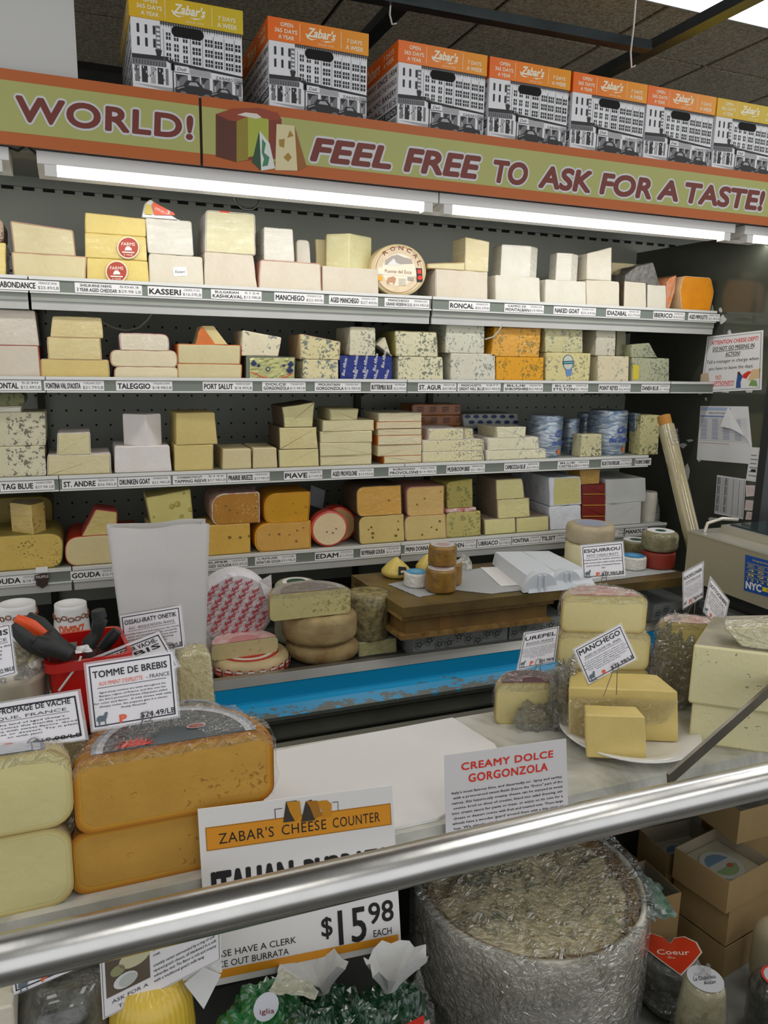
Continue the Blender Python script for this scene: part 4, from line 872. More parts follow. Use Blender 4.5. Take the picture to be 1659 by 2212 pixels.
for (u, v, r_) in ((371, 1094, 6), (383, 1089, 6.5), (392, 1115, 4.5), (332, 1117, 2.5), (397, 1065, 3), (411, 1101, 5)):
    Fc.poly(mb, ell(u, v, r_, r_, 14), hm, 1.5); Fc.poly(mb, ell(u - r_ * .15, v - r_ * .1, r_ * .8, r_ * .8, 12), mat('hole_in', '#b0a355', .7), 2)
mb.build('eye_holes', o)
def holes(o, pts, col='#7d5a1c', Y=YS):
    mb = MB(); Fc = Face((0, Y, 0), (0, -1, 0)); hm = mat('hole_' + col, col, .7)
    for (u, v, r_) in pts: Fc.poly(mb, ell(u, v, r_, r_ * .85, 9), hm, 1.5)
    mb.build('eye_holes', o)
o, zt = B(q(440, 1133, 540, 1133, 541, 1196, 438, 1200), z, cheese('#d2a94e', grain=.13), 'lower golden block with three holes just right of the paper bag', r=.004)
holes(o, [(496, 1161, 4), (519, 1161, 3.5), (538, 1158, 3)])
o, _ = B(q(459, 1067, 558, 1068, 559, 1131, 461, 1131), zt, c_dgold, 'upper dark golden gouda piece with red and white rind, right of the holed wedge', r=[.045, .004, .004, .03], rind=mat('rind_redwhite', '#c07860', .4, 0, .6, 40, col2='#d9cfc0'), rt=.004)
holes(o, [(487, 1093, 2.5), (496, 1102, 2.5), (512, 1108, 2), (552, 1097, 2)])
o, zt = B(q(552, 1130, 670, 1130, 670, 1189, 554, 1195), z, cheese('#cfa050', grain=.15), 'lower golden half wheel with glowing orange rim over the SIGNATURE GOUDA label', r=[.05, .004, .004, .035], rind=r_yel, rt=.003)
holes(o, [(582, 1155, 2), (603, 1154, 3), (625, 1155, 2), (642, 1146, 2.5), (640, 1169, 3), (655, 1140, 2)])
o, _ = B(q(571, 1065, 670, 1066, 666, 1130, 573, 1130), zt, cheese('#cf961f', grain=.12), 'upper deep orange half wheel over the SIGNATURE GOUDA label', r=[.05, .003, .003, .03], rind=r_yel)
holes(o, [(633, 1088, 2), (639, 1107, 2.3), (661, 1095, 3), (590, 1105, 1.5)], '#a37018')
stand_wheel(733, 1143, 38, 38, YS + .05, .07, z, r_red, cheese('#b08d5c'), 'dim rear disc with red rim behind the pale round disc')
o, c, a_, b__ = stand_wheel(712, 1148, 40, 39, YS, .045, z, mat('rind_edam', '#c4453a', .35), cheese('#ddc7a0'), 'pale round disc with red rim standing over the EDAM label')
holes(o, [(706, 1149, 2), (719, 1151, 2.2), (726, 1142, 2)], '#6b4a34')
o, zt = B(q(775, 1116, 872, 1112, 874, 1175, 777, 1181), z, cheese('#cfb874', grain=.14), 'lower holed piece over the REYPENAER GOUDA label', r=[.03, .003, .003, .015], rind=r_dk)
holes(o, [(802, 1139, 2.5), (805, 1152, 3.5), (805, 1161, 3), (796, 1144, 2), (855, 1157, 3.5), (860, 1126, 2), (860, 1144, 2.5)], '#6e5428')
o, _ = B(q(770, 1053, 866, 1048, 869, 1111, 772, 1116), zt, c_gold, 'upper film-wrapped orange piece over the REYPENAER GOUDA label', r=[.03, .003, .003, .025], rind=r_dk, film=True)
holes(o, [(840, 1081, 3)], '#9a6c1e')
o, zt = B(q(874, 1115, 962, 1113, 964, 1173, 876, 1177), z, cheese('#cfb87a', grain=.14), 'lower holed piece over the PRIMA DONNA label', r=[.03, .003, .003, .015], rind=r_pink)
holes(o, [(912, 1155, 2.5), (943, 1144, 2.5), (932, 1139, 2), (950, 1126, 3)], '#6e5428')
o, _ = B(q(879, 1053, 959, 1051, 959, 1111, 881, 1113), zt, cheese('#d3ae62', film=True), 'upper film-wrapped holed piece over the PRIMA DONNA label', r=[.025, .003, .003, .015], rind=r_pink, film=True)
holes(o, [(917, 1077, 2.5), (901, 1090, 2.5), (952, 1062, 2)], '#8a6428')
o, zt = B(q(964, 1108, 1038, 1104, 1039, 1164, 965, 1169), z, c_herb, 'lower green-flecked piece fourth shelf, right of PRIMA DONNA pieces', r=[.02, .003, .003, .004])
o, zt = B(q(963, 1099, 1029, 1096, 1029, 1104, 964, 1108), zt, mat('red_white_rind', '#b8473a', .4, 0, .8, 50, col2='#ddd5cc'), 'thin red and white wrapped piece sandwiched between two green-flecked pieces', r=.003, film=True)
B(q(965, 1042, 1021, 1034, 1022, 1094, 967, 1098), zt, cheese('#a89c54', vein='#6f7038', vamt=.9, vscale=45), 'upper green-flecked wedge with curved back, fourth shelf', r=[.02, .003, .003, .004], flat=False)
c_ub = cheese('#d4cb8c', film=True); r_ub = mat('rind_wine', '#8a7a66', .6)
o, zt = B(q(1047, 1121, 1113, 1121, 1114, 1157, 1048, 1160), z, c_ub, 'lower left pale block over the UBRIACO label', r=.003, rind=r_ub)
o, zt2 = B(q(1116, 1119, 1185, 1116, 1185, 1153, 1116, 1156), z, c_ub, 'lower right pale block over the FONTINA label', r=.003, rind=r_ub)
zt = max(zt, zt2)
o, zt = B(q(1074, 1080, 1143, 1076, 1145, 1117, 1076, 1121), zt, c_ub, 'middle pale block bridging the two lower ones', r=.003, rind=r_ub)
B(q(1072, 1037, 1128, 1034, 1134, 1074, 1073, 1079), zt, c_ub, 'top pale block of the pyramid over the UBRIACO label', r=[.003, .008, .01, .003], rind=r_ub)
wpap = mat('white_wrap_paper', '#d8dade', .5, 0, .1, 20, .5, 30)
o, zt = B(q(1187, 1093, 1256, 1092, 1256, 1152, 1189, 1156), z, wpap, 'block fully wrapped in white paper over the TILSIT label', r=.006, depth=.28, wob=.004, name='wrapped_cheese')
o, _ = B(q(1186, 1031, 1255, 1030, 1256, 1091, 1189, 1092), zt, wpap, 'white-papered block with its cut pale yellow face showing', r=.008, depth=.28, wob=.003)
mb = MB(); Fc = Face((0, YS, 0), (0, -1, 0)); Fc.poly(mb, [(1198, 1034), (1251, 1032), (1254, 1086), (1197, 1091), (1196, 1060)], cheese('#cfc684', vein='#a39a58', vamt=.5, vscale=60), 2); mb.build('cut_face', o)
rb = mat('dark_red_box', '#7d2218', .4, 0, .2, 20); zt = z; gold_ = mat('gold_line', '#b8862c', .4)
for i in range(4):
    vb = 1142 - i * 24; o, zt = B(q(1258, vb - 24, 1308, vb - 24.5, 1308, vb, 1258, vb + .5), zt, rb, ['lowest', 'second', 'third', 'topmost'][i] + ' dark red flat box in the stack right of the white-papered blocks', r=.002, depth=.14, name='flat_box', cat='box', group=None)
    mb = MB(); Fc = Face((0, YS, 0), (0, -1, 0)); Fc.poly(mb, [(1259, vb - 3.5), (1307, vb - 4), (1307, vb - 2), (1259, vb - 1.5)], gold_, 2); mb.build('gold_line', o)
B(q(1253, 1014, 1297, 1014, 1295, 1046, 1255, 1047), zt, cheese('#b48c3c', film=True), 'golden brown block on the stack of dark red boxes', r=.003, depth=.08, film=True)
gb = mat('pale_carton', '#c9c9c4', .5, 0, .08, 8)
o, zt = B(q(1307, 1087, 1386, 1087, 1384, 1134, 1307, 1139), z, gb, 'lower plain pale carton at the right of the fourth shelf', r=.002, name='carton', cat='box', depth=.2)
B(q(1309, 1035, 1395, 1034, 1395, 1086, 1308, 1087), zt, gb, 'upper plain pale carton with red marks on top, right of the fourth shelf', r=.003, name='carton', cat='box', depth=.2)
A, B_ = at(1396, 1100, YS + .01), at(1426, 1100, YS + .01); r_ = (B_[0] - A[0]) / 2; c = Vector(((A[0] + B_[0]) / 2, YS + .01 + r_, z)); h = at(1410, 1066, YS)[2] - z
mb = MB(); mb.lathe(c, [(r_ * .97, 0), (r_, .005), (r_, h - .008), (r_ * .9, h)], c_whf, n=28); o = tag(mb.build('cheese_cylinder'), 'tall white wrapped cylinder beside the pale cartons', 'cheese')
crumple(c + Vector((.025, 0, 0)), (.03, .03, h * .9), 7, o)
# paper tickets stuck at the back of the fourth shelf
for i, (pts, l) in enumerate((([(510, 1065), (552, 1050), (549, 1068), (520, 1068)], 'small white paper ticket standing behind the dark golden gouda'), ([(672, 1048), (703, 1060), (697, 1100), (668, 1090)], 'grey printed card standing behind the upper orange half wheel'))):
    mb = MB(); mb.prism([at(u, v, YS + .2) for u, v in pts], (0, .0015, 0), PAPERW if i == 0 else mat('grey_card', '#8d9494', .5)); tag(mb.build('paper_ticket'), l, 'ticket')
# film roll leaning by the glass
A = at(1493, 1150, 2.12); B_ = at(1436, 908, 2.30); d = (B_ - A)
t = thing('plastic_wrap_roll', A, 'long roll of plastic wrap leaning against the shelves by the glass panel', 'wrap roll')
mb = MB(); mb.tube([A - d * .35, A, A + d * .5, A + d * .95], .0295, mat('wrap_roll_film', '#ada07a', .14, .0, .15, 6, .25, 25, 1.0), 24); mb.build('film_roll', t)
mb = MB(); mb.tube([A - d * .36, A + d * 1.04], .024, mat('cardboard_core', '#a8742e', .8), 18); mb.build('cardboard_core', t)
sheet(A + d * .93 + Vector((-.045, -.035, 0)), A + d * .93 + Vector((.02, -.036, 0)), A + d * .78 + Vector((-.03, -.04, 0)), A + d * .80 + Vector((.01, -.038, 0)), .012, 5, film_mat(), 10, 8).build('loose_film', t)

# ---------------------------------------------------------------- price labels in the shelf channels
LBL = [
 (Z1, 10, 140, 'ABONDANCE', '', 'FRANCE 5418', '$23.49/LB'), (Z1, 172, 314, 'SHELBURNE FARMS', '3 YEAR AGED CHEDDAR', '5063', '$29.98 LB'), (Z1, 326, 441, 'KASSERI', '', 'GREEK 5123', '$16.59LB'),
 (Z1, 460, 567, 'BULGARIAN', 'KASHKAVAL', '5124', '$13.98LB'), (Z1, 594, 699, 'MANCHEGO', '', 'SPANISH 5129', '$22.49/lb'), (Z1, 710, 814, 'AGED MANCHEGO', '', 'SPANISH 5474', '$27.49/lb'),
 (Z1, 828, 923, 'MANCHEGO', 'GRAND RESERVA D.O.', 'SPANISH 5235', '$34.98/LB'), (Z1, 965, 1052, 'RONCAL', '', 'SPANISH 5373', '$26.59/lb'), (Z1, 1083, 1167, 'CAMPO DE', 'MONTALBAN', 'SPANISH 5236', '$18.98/lb'),
 (Z1, 1188, 1278, 'NAKED GOAT', '', 'SPANISH 5244', '$25.69/lb'), (Z1, 1300, 1373, 'IDIAZABAL', '', 'SPANISH 5281', '$22.79/LB'), (Z1, 1401, 1468, 'IBERICO', '', 'SPANISH 5462', '$18.69/LB'), (Z1, 1476, 1543, 'AGED MIMOLETTE', '', 'FRENCH 5188', '$31.49/LB'),
 (Z2, -40, 87, 'AN FONTAL', '', '5230', '$12.49/LB'), (Z2, 93, 223, "FONTINA VAL D'AOSTA", '', 'ITALIAN 5231', '$21.79/LB'), (Z2, 249, 371, 'TALEGGIO', '', 'ITALIAN 5544', '$18.98/LB'), (Z2, 437, 545, 'PORT SALUT', '', 'FRANCE 5200', '$18.49/LB'),
 (Z2, 566, 660, 'DOLCE', 'GORGONZOLA', 'ITALIAN 5433', '$15.98/LB'), (Z2, 680, 780, 'MOUNTAIN', 'GORGONZOLA', 'ITALIAN 5447', '$16.98/LB'), (Z2, 801, 879, 'BUTTERMILK BLUE', '', 'WISCONSIN 5640', '$22.49/LB'), (Z2, 904, 987, 'ST. AGUR', '', 'FRENCH 5188', '$30.98/LB'),
 (Z2, 990, 1083, 'MASSACHUSETTS', 'GREAT HILL BLUE', '5877', '$23.98/LB'), (Z2, 1090, 1175, 'BLUE', 'SHROPSHIRE', 'ENGLISH 5185', '$22.98/LB'), (Z2, 1195, 1273, 'BLUE', 'STILTON', 'ENGLISH 5186', '$21.98/LB'), (Z2, 1296, 1365, 'POINT REYES', '', '5390', '$26.49/LB'), (Z2, 1389, 1450, 'DANISH BLUE', '', 'DENMARK', '$11.49/LB'),
 (Z3, -20, 101, 'TAG BLUE', '', 'IOWA 5700', '$27.98 LB'), (Z3, 118, 241, 'ST. ANDRE', '', 'FRANCE 5206', '$26.98/LB'), (Z3, 243, 360, 'DRUNKEN GOAT', '', 'SPANISH 5746', '$22.98/LB'), (Z3, 365, 484, 'CONNECTICUT', 'TAPPING REEVE', '5125', '$37.98/LB'),
 (Z3, 486, 580, 'PRAIRIE BREEZE', '', 'IOWA 5503', '$19.98/LB'), (Z3, 612, 697, 'PIAVE', '', 'ITALIAN 5702', '$17.69/LB'), (Z3, 717, 811, 'AGED PROVOLONE', '', 'ITALY 5236', '$13.49/LB'), (Z3, 844, 950, 'AURICCHIO', 'PROVOLONE', 'ITALY 5392', '$14.98/LB'),
 (Z3, 972, 1057, 'MUSHROOM BRIE', '', 'GERMAN 5168', '$21.98/LB'), (Z3, 1100, 1177, 'CAMBOZOLA BLUE', '', 'GERMAN 5202', '$20.49/LB'), (Z3, 1218, 1287, 'BLUE', 'CASTELLO', 'DANISH 5208', '$16.98/LB'), (Z3, 1314, 1381, "BLUE D'AUVERGNE", '', 'FRANCE 5196', '$15.98/LB'), (Z3, 1389, 1424, "FOURME D'AMBERT", '', '', ''),
 (Z4, -70, 60, 'GOUDA', '', 'DUTCH 5074', '$28.98lb'), (Z4, 124, 236, 'GOUDA', '', 'DUTCH 5149', '$10.79/LB'), (Z4, 430, 528, 'SUPER', 'AGED GOUDA', 'DUTCH 5475', '$20.49LB'), (Z4, 545, 638, "L'AMUSE", 'SIGNATURE GOUDA', 'DUTCH 5080', '$30.98LB'),
 (Z4, 681, 768, 'EDAM', '', 'DUTCH 5166', '$12.59/LB'), (Z4, 784, 875, 'REYPENAER GOUDA', '', 'HOLLAND 5028', '$22.49/lb'), (Z4, 884, 972, 'PRIMA DONNA', '', 'DUTCH 5512', '$17.98/LB'), (Z4, 975, 1045, 'LEYDEN', '', 'DUTCH 5034', '$15.98LB'), (Z4, 1048, 1124, 'UBRIACO', '', 'ITALIAN 5774', '$23.98/LB'),
 (Z4, 1126, 1189, 'FONTINA', '', 'DANISH 5447', '$14.49/LB'), (Z4, 1190, 1246, 'TILSIT', '', 'GERMAN 5100', '$12.98/LB'), (Z4, 1345, 1376, '', '', 'FRENCH', '$9.98'), (Z4, 1380, 1430, 'MANOURI', '', '', '')]
SHN = {Z1: 'top', Z2: 'second', Z3: 'third', Z4: 'fourth'}
for (zs, u0, u1, a, b_, c1, c2) in LBL:
    y = YF - .0012; x0, x1 = at(u0, 800, y)[0], at(u1, 800, y)[0]; z0, z1 = zs - .036, zs - .0085; W_ = x1 - x0
    full = (a + ' ' + b_).strip()
    lab = 'white price label lettered %s in the channel of the %s shelf' % (full.replace('SHELBURNE FARMS ', ''), SHN[zs])
    if a == 'GOUDA': lab = 'white price label ending in UDA at the left edge of the fourth shelf' if u0 < 0 else 'white GOUDA price label with ten dollar price, left of the paper bag'
    if not a: lab = 'small half-hidden price label left of the MANOURI label'
    mb = MB(); mb.box((x0, y, z0), (x1, y + .0008, z1), WHITE); t = mb.build('price_label', base=((x0 + x1) / 2, y, z0)); tag(t, lab[:110], 'price label', 'price labels in the shelf channels')
    mb = MB(); yy = y - .0004; fs_ = .60 if c1 or c2 else .95
    def tx(s_, fx0, fx1, fz0, fz1, m, off=.0):
        if s_: text3(mb, s_, (x0 + W_ * fx0, yy, z0 + (z1 - z0) * fz0), (x0 + W_ * fx1, yy, z0 + (z1 - z0) * fz0), (x0 + W_ * fx0, yy, z0 + (z1 - z0) * fz1), m, 0, off)
    if b_: tx(a, .08, fs_ - .06, .62, .88, INK, .02); tx(b_, .03, fs_ + .02, .14, .5, INK, .025)
    else: tx(a, .03, fs_, .2, .78, INK, .03)
    if mb.v: mb.build('lettering', t)
    if c1 or c2:
        mb = MB(); tx(c1, .66, .95, .66, .88, INKG, .01); tx(c2, .64, .985, .18, .48, INKG, 0.0); mb.build('price_lettering', t)
# truffle tag hanging from the fourth shelf
p = Face((0, YF - .006, 0), (0, -1, 0)); mb = MB(); TD = mat('truffle_dark', '#3c2d24', .4)
mb.prism([p.p(u, v) for u, v in [(77, 1243), (104, 1241), (104, 1262), (92, 1271), (78, 1264)]], (0, .001, 0), TD); mb.prism([p.p(u, v) for u, v in [(74, 1243), (91, 1239), (106, 1240), (106, 1250), (75, 1253)]], (0, -.001, 0), TD)
mb.prism([p.p(u, v) for u, v in [(77, 1226), (103, 1224), (103, 1236), (77, 1238)]], (0, .001, 0), WHITE)
o = mb.build('shelf_tag'); tag(o, 'dark brown shield-shaped tag lettered TRUFFLE hanging from the fourth shelf', 'tag')
mb = MB(); p.text(mb, 'TRUFFLE', (76, 1250), (105, 1247), (76, 1244), WHITE, 4, 0, .01); mb.build('lettering', o)
# ---------------------------------------------------------------- cardboard boxes on the canopy
def grad_mat(key, a, b_):
    m = bpy.data.materials.new(key); m.use_nodes = True; nt = m.node_tree; N = nt.nodes; L = nt.links; bs = N['Principled BSDF']; bs.inputs['Roughness'].default_value = .45
    tc = N.new('ShaderNodeTexCoord'); sx = N.new('ShaderNodeSeparateXYZ'); L.new(tc.outputs['Object'], sx.inputs[0])
    mr = N.new('ShaderNodeMapRange'); mr.inputs['From Min'].default_value = 0.02; mr.inputs['From Max'].default_value = .28; L.new(sx.outputs['X'], mr.inputs[0])
    mx = N.new('ShaderNodeMix'); mx.data_type = 'RGBA'; mx.inputs[6].default_value = lin(a); mx.inputs[7].default_value = lin(b_); L.new(mr.outputs[0], mx.inputs[0]); L.new(mx.outputs[2], bs.inputs['Base Color']); return m
LID_O = grad_mat('lid_orange', '#ee6c12', '#eb9a12'); LID_Y = grad_mat('lid_yellow', '#dcae12', '#d3ba22')
BOXW = mat('box_white_print', '#e4e4e6', .6); P_D = mat('print_dark', '#2a2a2c', .6); P_M = mat('print_mid', '#77777a', .6); P_L = mat('print_light', '#a6a6a8', .6)
BW, BD, BH, LH = .2795, .36, .2195, .055
def make_box(kind, lab):
    b0 = (0, 0, 0); t = thing('cardboard_box', b0, lab, 'box'); H = BH - LH; random.seed(3)
    LM = LID_O if kind == 'o' else LID_Y
    mb = MB(); x0, x1 = .003, BW - .003
    mb.box((x0, .003, 0), (x1, BD - .003, H + .02), BOXW); body = mb.build('box_body', t)
    mb = MB(); hs = [(.5 * BW + sx_ * .028 + .012 * math.cos(a), .0012, H - .018 + .012 * math.sin(a)) for sx_, aa in ((1, range(-90, 91, 30)), (-1, range(90, 271, 30))) for a in [math.radians(z_) for z_ in aa]]
    mb.add(hs, [list(range(len(hs)))], mat('handle_hole', '#141210', .9)); mb.build('hand_hole', t)
    mb = MB()
    def R(a0, b0_, a1, b1, m, lay=1): mb.add([(x0 + (x1 - x0) * a, .003 - .0003 * lay, H * b_) for a, b_ in ((a0, b0_), (a1, b0_), (a1, b1), (a0, b1))], [(0, 1, 2, 3)], m)
    def PG(pts, m, lay=1): mb.add([(x0 + (x1 - x0) * a, .003 - .0003 * lay, H * b_) for a, b_ in pts], [list(range(len(pts)))], m)
    R(.255, .955, 1, 1, P_M)                                     # shaded cornice
    for i in range(34): a = .26 + i * .0218; PG([(a, 1), (a + .012, 1), (a + .004, .93 - .03 * random.random())], P_D, 2)
    for i, a in enumerate((.05, .12, .19)):
        for b_ in (.80, .62): R(a, b_, a + .022, b_ + .12, P_D, 2)
    R(.215, .56, .255, .93, P_M, 2); PG([(.205, .60), (.265, .60), (.25, .50), (.22, .50)], P_D, 3)
    for i in range(5): R(.22, .62 + i * .06, .25, .65 + i * .06, BOXW, 3)
    for (a, w_) in ((.305, .04), (.375, .04), (.455, .04), (.54, .075), (.655, .07), (.745, .07), (.845, .07), (.935, .05)):
        for b_ in (.76, .615, .475):
            sl = (a - .3) * -.03; R(a, b_ + sl, a + w_, b_ + .10 + sl, P_D, 2); n = 1 if w_ < .06 else 2
            for k in range(n): R(a + w_ * (k + 1) / (n + 1) - .003, b_ + sl, a + w_ * (k + 1) / (n + 1) + .003, b_ + .10 + sl, BOXW, 3)
            R(a, b_ + .045 + sl, a + w_, b_ + .055 + sl, BOXW, 3)
    for a in (.28, .52, .63, .73, .83, .925): R(a, .44, a + .004, .9, P_M, 2)
    # storefront strip
    PG([(0, .50), (.30, .52), (.36, .47), (1, .40), (1, .37), (.36, .42), (.30, .46), (0, .44)], P_D, 2)
    PG([(0, .44), (.30, .46), (.30, .37), (0, .35)], P_M, 2)
    for i in range(12): R(.01 + i * .025, .37, .016 + i * .025, .43, P_D, 3)
    for (a, c_, m) in ((.02, .06, P_M), (.08, .13, P_D), (.16, .20, P_L), (.22, .27, P_D), (.29, .315, P_M)): R(a, .12, c_, .35, m, 2)
    for i in range(22): a = .02 + .012 * i; b_ = .14 + .18 * random.random(); R(a, b_, a + .007, b_ + .03, P_D if i % 2 else BOXW, 3)
    R(.37, .33, .50, .42, BOXW, 3); R(.37, .32, .50, .33, P_D, 4); R(.51, .31, .70, .40, P_L, 3); R(.71, .29, .91, .36, BOXW, 3); R(.92, .27, 1, .36, P_L, 3)
    for (a, c_) in ((.38, .49), (.52, .60), (.61, .69), (.72, .80), (.81, .9), (.93, .99)):
        R(a, .10, c_, .30, P_M, 2); PG([(a, .30), (a + .02, .20), (a + .05, .27), (c_, .30)], P_D, 3); R(a + .01, .12, a + .03, .2, P_L, 3)
    R(0, 0, 1, .09, P_L, 1); PG([(0, .09), (.35, .03), (.36, 0), (0, 0)], BOXW, 2)
    R(.352, .02, .362, .50, P_D, 4); R(.34, .34, .374, .44, P_D, 4)
    for (cx_, s_) in ((.56, 1.15), (.84, .9)):                 # two old cars
        pts = [(-.16, .02), (-.165, .09), (-.10, .13), (-.07, .20), (.02, .205), (.06, .13), (.13, .11), (.14, .03)]
        PG([(cx_ + a * s_, .0 + b_ * s_) for a, b_ in pts], P_D, 5); PG([(cx_ + a * s_, b_ * s_) for a, b_ in ((-.06, .14), (-.045, .18), (.005, .185), (.03, .14))], P_L, 6)
        for wx in (-.10, .09): PG([(cx_ + (wx + .028 * math.cos(a)) * s_, (.02 + .03 * math.sin(a)) * s_ + .01) for a in [i * .6 for i in range(10)]], P_M, 6)
        PG([(cx_ + a * s_, b_ * s_) for a, b_ in ((-.15, .085), (-.09, .12), (-.09, .11), (-.15, .07))], P_L, 6)
    def T(s_, a0, b0_, a1, b1, m, lay=4, sh=0, off=.01): text3(mb, s_, (x0 + BW * a0, .003 - .0003 * lay, H * b0_), (x0 + BW * a1, .003 - .0003 * lay, H * b0_), (x0 + BW * a0, .003 - .0003 * lay, H * b1), m, sh, off, 1, 2)
    T('Deli', .385, .35, .47, .40, P_D, 5, .3); T('ZABARS', .73, .305, .89, .35, P_D, 5); T('Optic', .93, .29, .99, .33, P_D, 5); T('GEN', .01, .27, .05, .30, P_D, 5)
    mb.build('storefront_print', t)
    mb = MB()                                                   # left side lettering
    rows = [('BROADWAY SINCE 1934', BOXW, P_D), ('CHEESE FROM AROUND THE WORLD', BOXW, P_M), ('ORIGINAL NYC BAKERY', BOXW, P_D), ('SPECIALTIES', BOXW, P_M), ('SMOKED FISH & GREAT BREADS', P_D, BOXW), ('HOUSEWARES AND COFFEE', BOXW, P_M)]
    for i, (s_, bgm, fg) in enumerate(rows):
        z1 = H * (.97 - i * .16); z0 = z1 - H * .14; X_ = x0 - .0003
        if bgm is P_D: mb.add([(X_, BD - .01, z0), (X_, .01, z0), (X_, .01, z1), (X_, BD - .01, z1)], [(0, 1, 2, 3)], bgm)
        text3(mb, s_, (X_ - .0003, BD - .015, z0 + H * .025), (X_ - .0003, .015, z0 + H * .025), (X_ - .0003, BD - .015, z1 - H * .02), fg, 0, .015)
    mb.build('side_lettering', t)
    mb = MB()
    mb.box((0, 0, H), (BW, BD, BH), LM); lid = mb.build('lid', t)
    mb = MB(); LW = mat('lid_lettering', '#f0ead2', .5)
    def L_(s_, a0, b0_, a1, b1, off=.022, sh=0, sl=0): text3(mb, s_, (BW * a0, -.0004, H + LH * b0_), (BW * a1, -.0004, H + LH * (b0_ + sl)), (BW * a0, -.0004, H + LH * b1), LW, sh, off)
    L_('OPEN', .12, .66, .24, .84); L_('365 DAYS', .065, .39, .28, .57); L_('A YEAR', .10, .12, .25, .3); L_('7 DAYS', .775, .44, .93, .62); L_('A WEEK', .765, .14, .945, .34)
    L_('Zabar\'s', .38, .42, .66, .82, .035, .32); L_('SINCE 1934', .485, .1, .64, .18, .0)
    for a in (.305, .715): mb.add([(BW * a, -.0004, H + LH * .12), (BW * a + .0012, -.0004, H + LH * .12), (BW * a + .0012, -.0004, H + LH * .9), (BW * a, -.0004, H + LH * .9)], [(0, 1, 2, 3)], LW)
    sw = [(.36, .52), (.375, .34), (.42, .26), (.48, .36), (.44, .33), (.41, .33), (.385, .42), (.375, .52)]; mb.add([(BW * a, -.0005, H + LH * b_) for a, b_ in sw], [list(range(8))], LW)
    sw = [(.50, .30), (.56, .33), (.66, .38), (.60, .31), (.56, .26), (.55, .30)]; mb.add([(BW * a, -.0005, H + LH * b_) for a, b_ in sw], [list(range(6))], LW)
    for (s_, y0, y1, z0, z1) in (('Zabars', .26, .14, .2, .8), ('7 DAYS', .11, .03, .55, .8), ('A WEEK', .11, .03, .2, .45), ('OPEN 365 DAYS', .35, .28, .4, .6)): text3(mb, s_, (-.0005, y0, H + LH * z0), (-.0005, y1, H + LH * z0), (-.0005, y0, H + LH * z1), LW, .2 if s_ == 'Zabars' else 0, .02)
    mb.build('lid_lettering', lid)
    return t
def copy_tree(o, parent=None, first=True):
    c = o.copy(); scene.collection.objects.link(c); c.parent = parent
    for ch in list(o.children): copy_tree(ch, c, False)
    return c
BOXES = [(.077, 'y', 'yellow-lidded cardboard box printed with a storefront, standing apart at far left'), (.236, 'o', 'orange-lidded storefront box with its left side showing, second from the left'), (.4055, 'o', 'orange-lidded storefront box with lettered side, third from the left'),
         (.5385, 'o', 'orange-lidded storefront box fourth from the left'), (.672, 'o', 'orange-lidded storefront box fifth from the left'), (.802, 'o', 'orange-lidded storefront box sixth from the left, next to the last yellow one'), (.934, 'y', 'yellow-lidded storefront box at the right edge of the photo')]
proto = {}
for i, (rx, kd, lb) in enumerate(BOXES):
    if kd not in proto: o = proto[kd] = make_box(kd, lb)
    else: o = copy_tree(proto[kd]); o['label'] = lb
    o['group'] = 'storefront boxes on top of the case'
    o.location = (rx * 2.166 + .001, 2.168, BZ1 + .0008 + ZC); o.rotation_euler = (0, 0, [0.0, -.0, 0, 0, 0, 0, 0][i])

# ---------------------------------------------------------------- notices on the glass end panel
def card_quad(q4, p0, n): return [onp(u, v, Vector(p0), Vector(n)) for u, v in q4]   # TL TR BR BL
class Card:
    def __init__(s, q4, p0, n, th=.0012):
        s.n = Vector(n).normalized(); s.q = card_quad(q4, p0, s.n); s.th = th
    def P(s, a, b_, lay=0):
        TL, TR, BR, BL = s.q; return (BL * (1 - a) + BR * a) * (1 - b_) + (TL * (1 - a) + TR * a) * b_ + s.n * (.00035 * lay)
    def poly(s, mb, pts, m, lay=1): mb.add([s.P(a, b_, lay) for a, b_ in pts], [list(range(len(pts)))], m)
    def rect(s, mb, a0, b0, a1, b1, m, lay=1): s.poly(mb, [(a0, b0), (a1, b0), (a1, b1), (a0, b1)], m, lay)
    def text(s, mb, t, a0, a1, b0, b1, m, lay=2, sh=0, off=.01, sp=1.0, res=2): text3(mb, t, s.P(a0, b0, lay), s.P(a1, b0, lay), s.P(a0, b1, lay), m, sh, off, sp, res)
    def body(s, name, m, parent=None, inset_=0):
        mb = MB(); i_ = inset_; pts = [s.P(i_, i_), s.P(1 - i_, i_), s.P(1 - i_, 1 - i_), s.P(i_, 1 - i_)]; mb.prism(pts, -s.n * s.th, m); return mb.build(name, parent)
    def frame(s, mb, a, w_, m, lay=1, asp=1.0):
        b_ = a * asp; h = w_ * asp
        s.rect(mb, a, b_, 1 - a, b_ + h, m, lay); s.rect(mb, a, 1 - b_ - h, 1 - a, 1 - b_, m, lay); s.rect(mb, a, b_, a + w_, 1 - b_, m, lay); s.rect(mb, 1 - a - w_, b_, 1 - a, 1 - b_, m, lay)
PN = (-1, 0, 0); PP = (XR - .002, 0, 0)
c = Card([(1528, 727), (1649, 713), (1645, 842), (1513, 848)], PP, PN); o = c.body('notice_sign', WHITE); tag(o, 'bordered notice with red and black warning lettering taped to the glass panel', 'sign')
mb = MB(); c.frame(mb, .03, .008, P_M); mb.build('border', o)
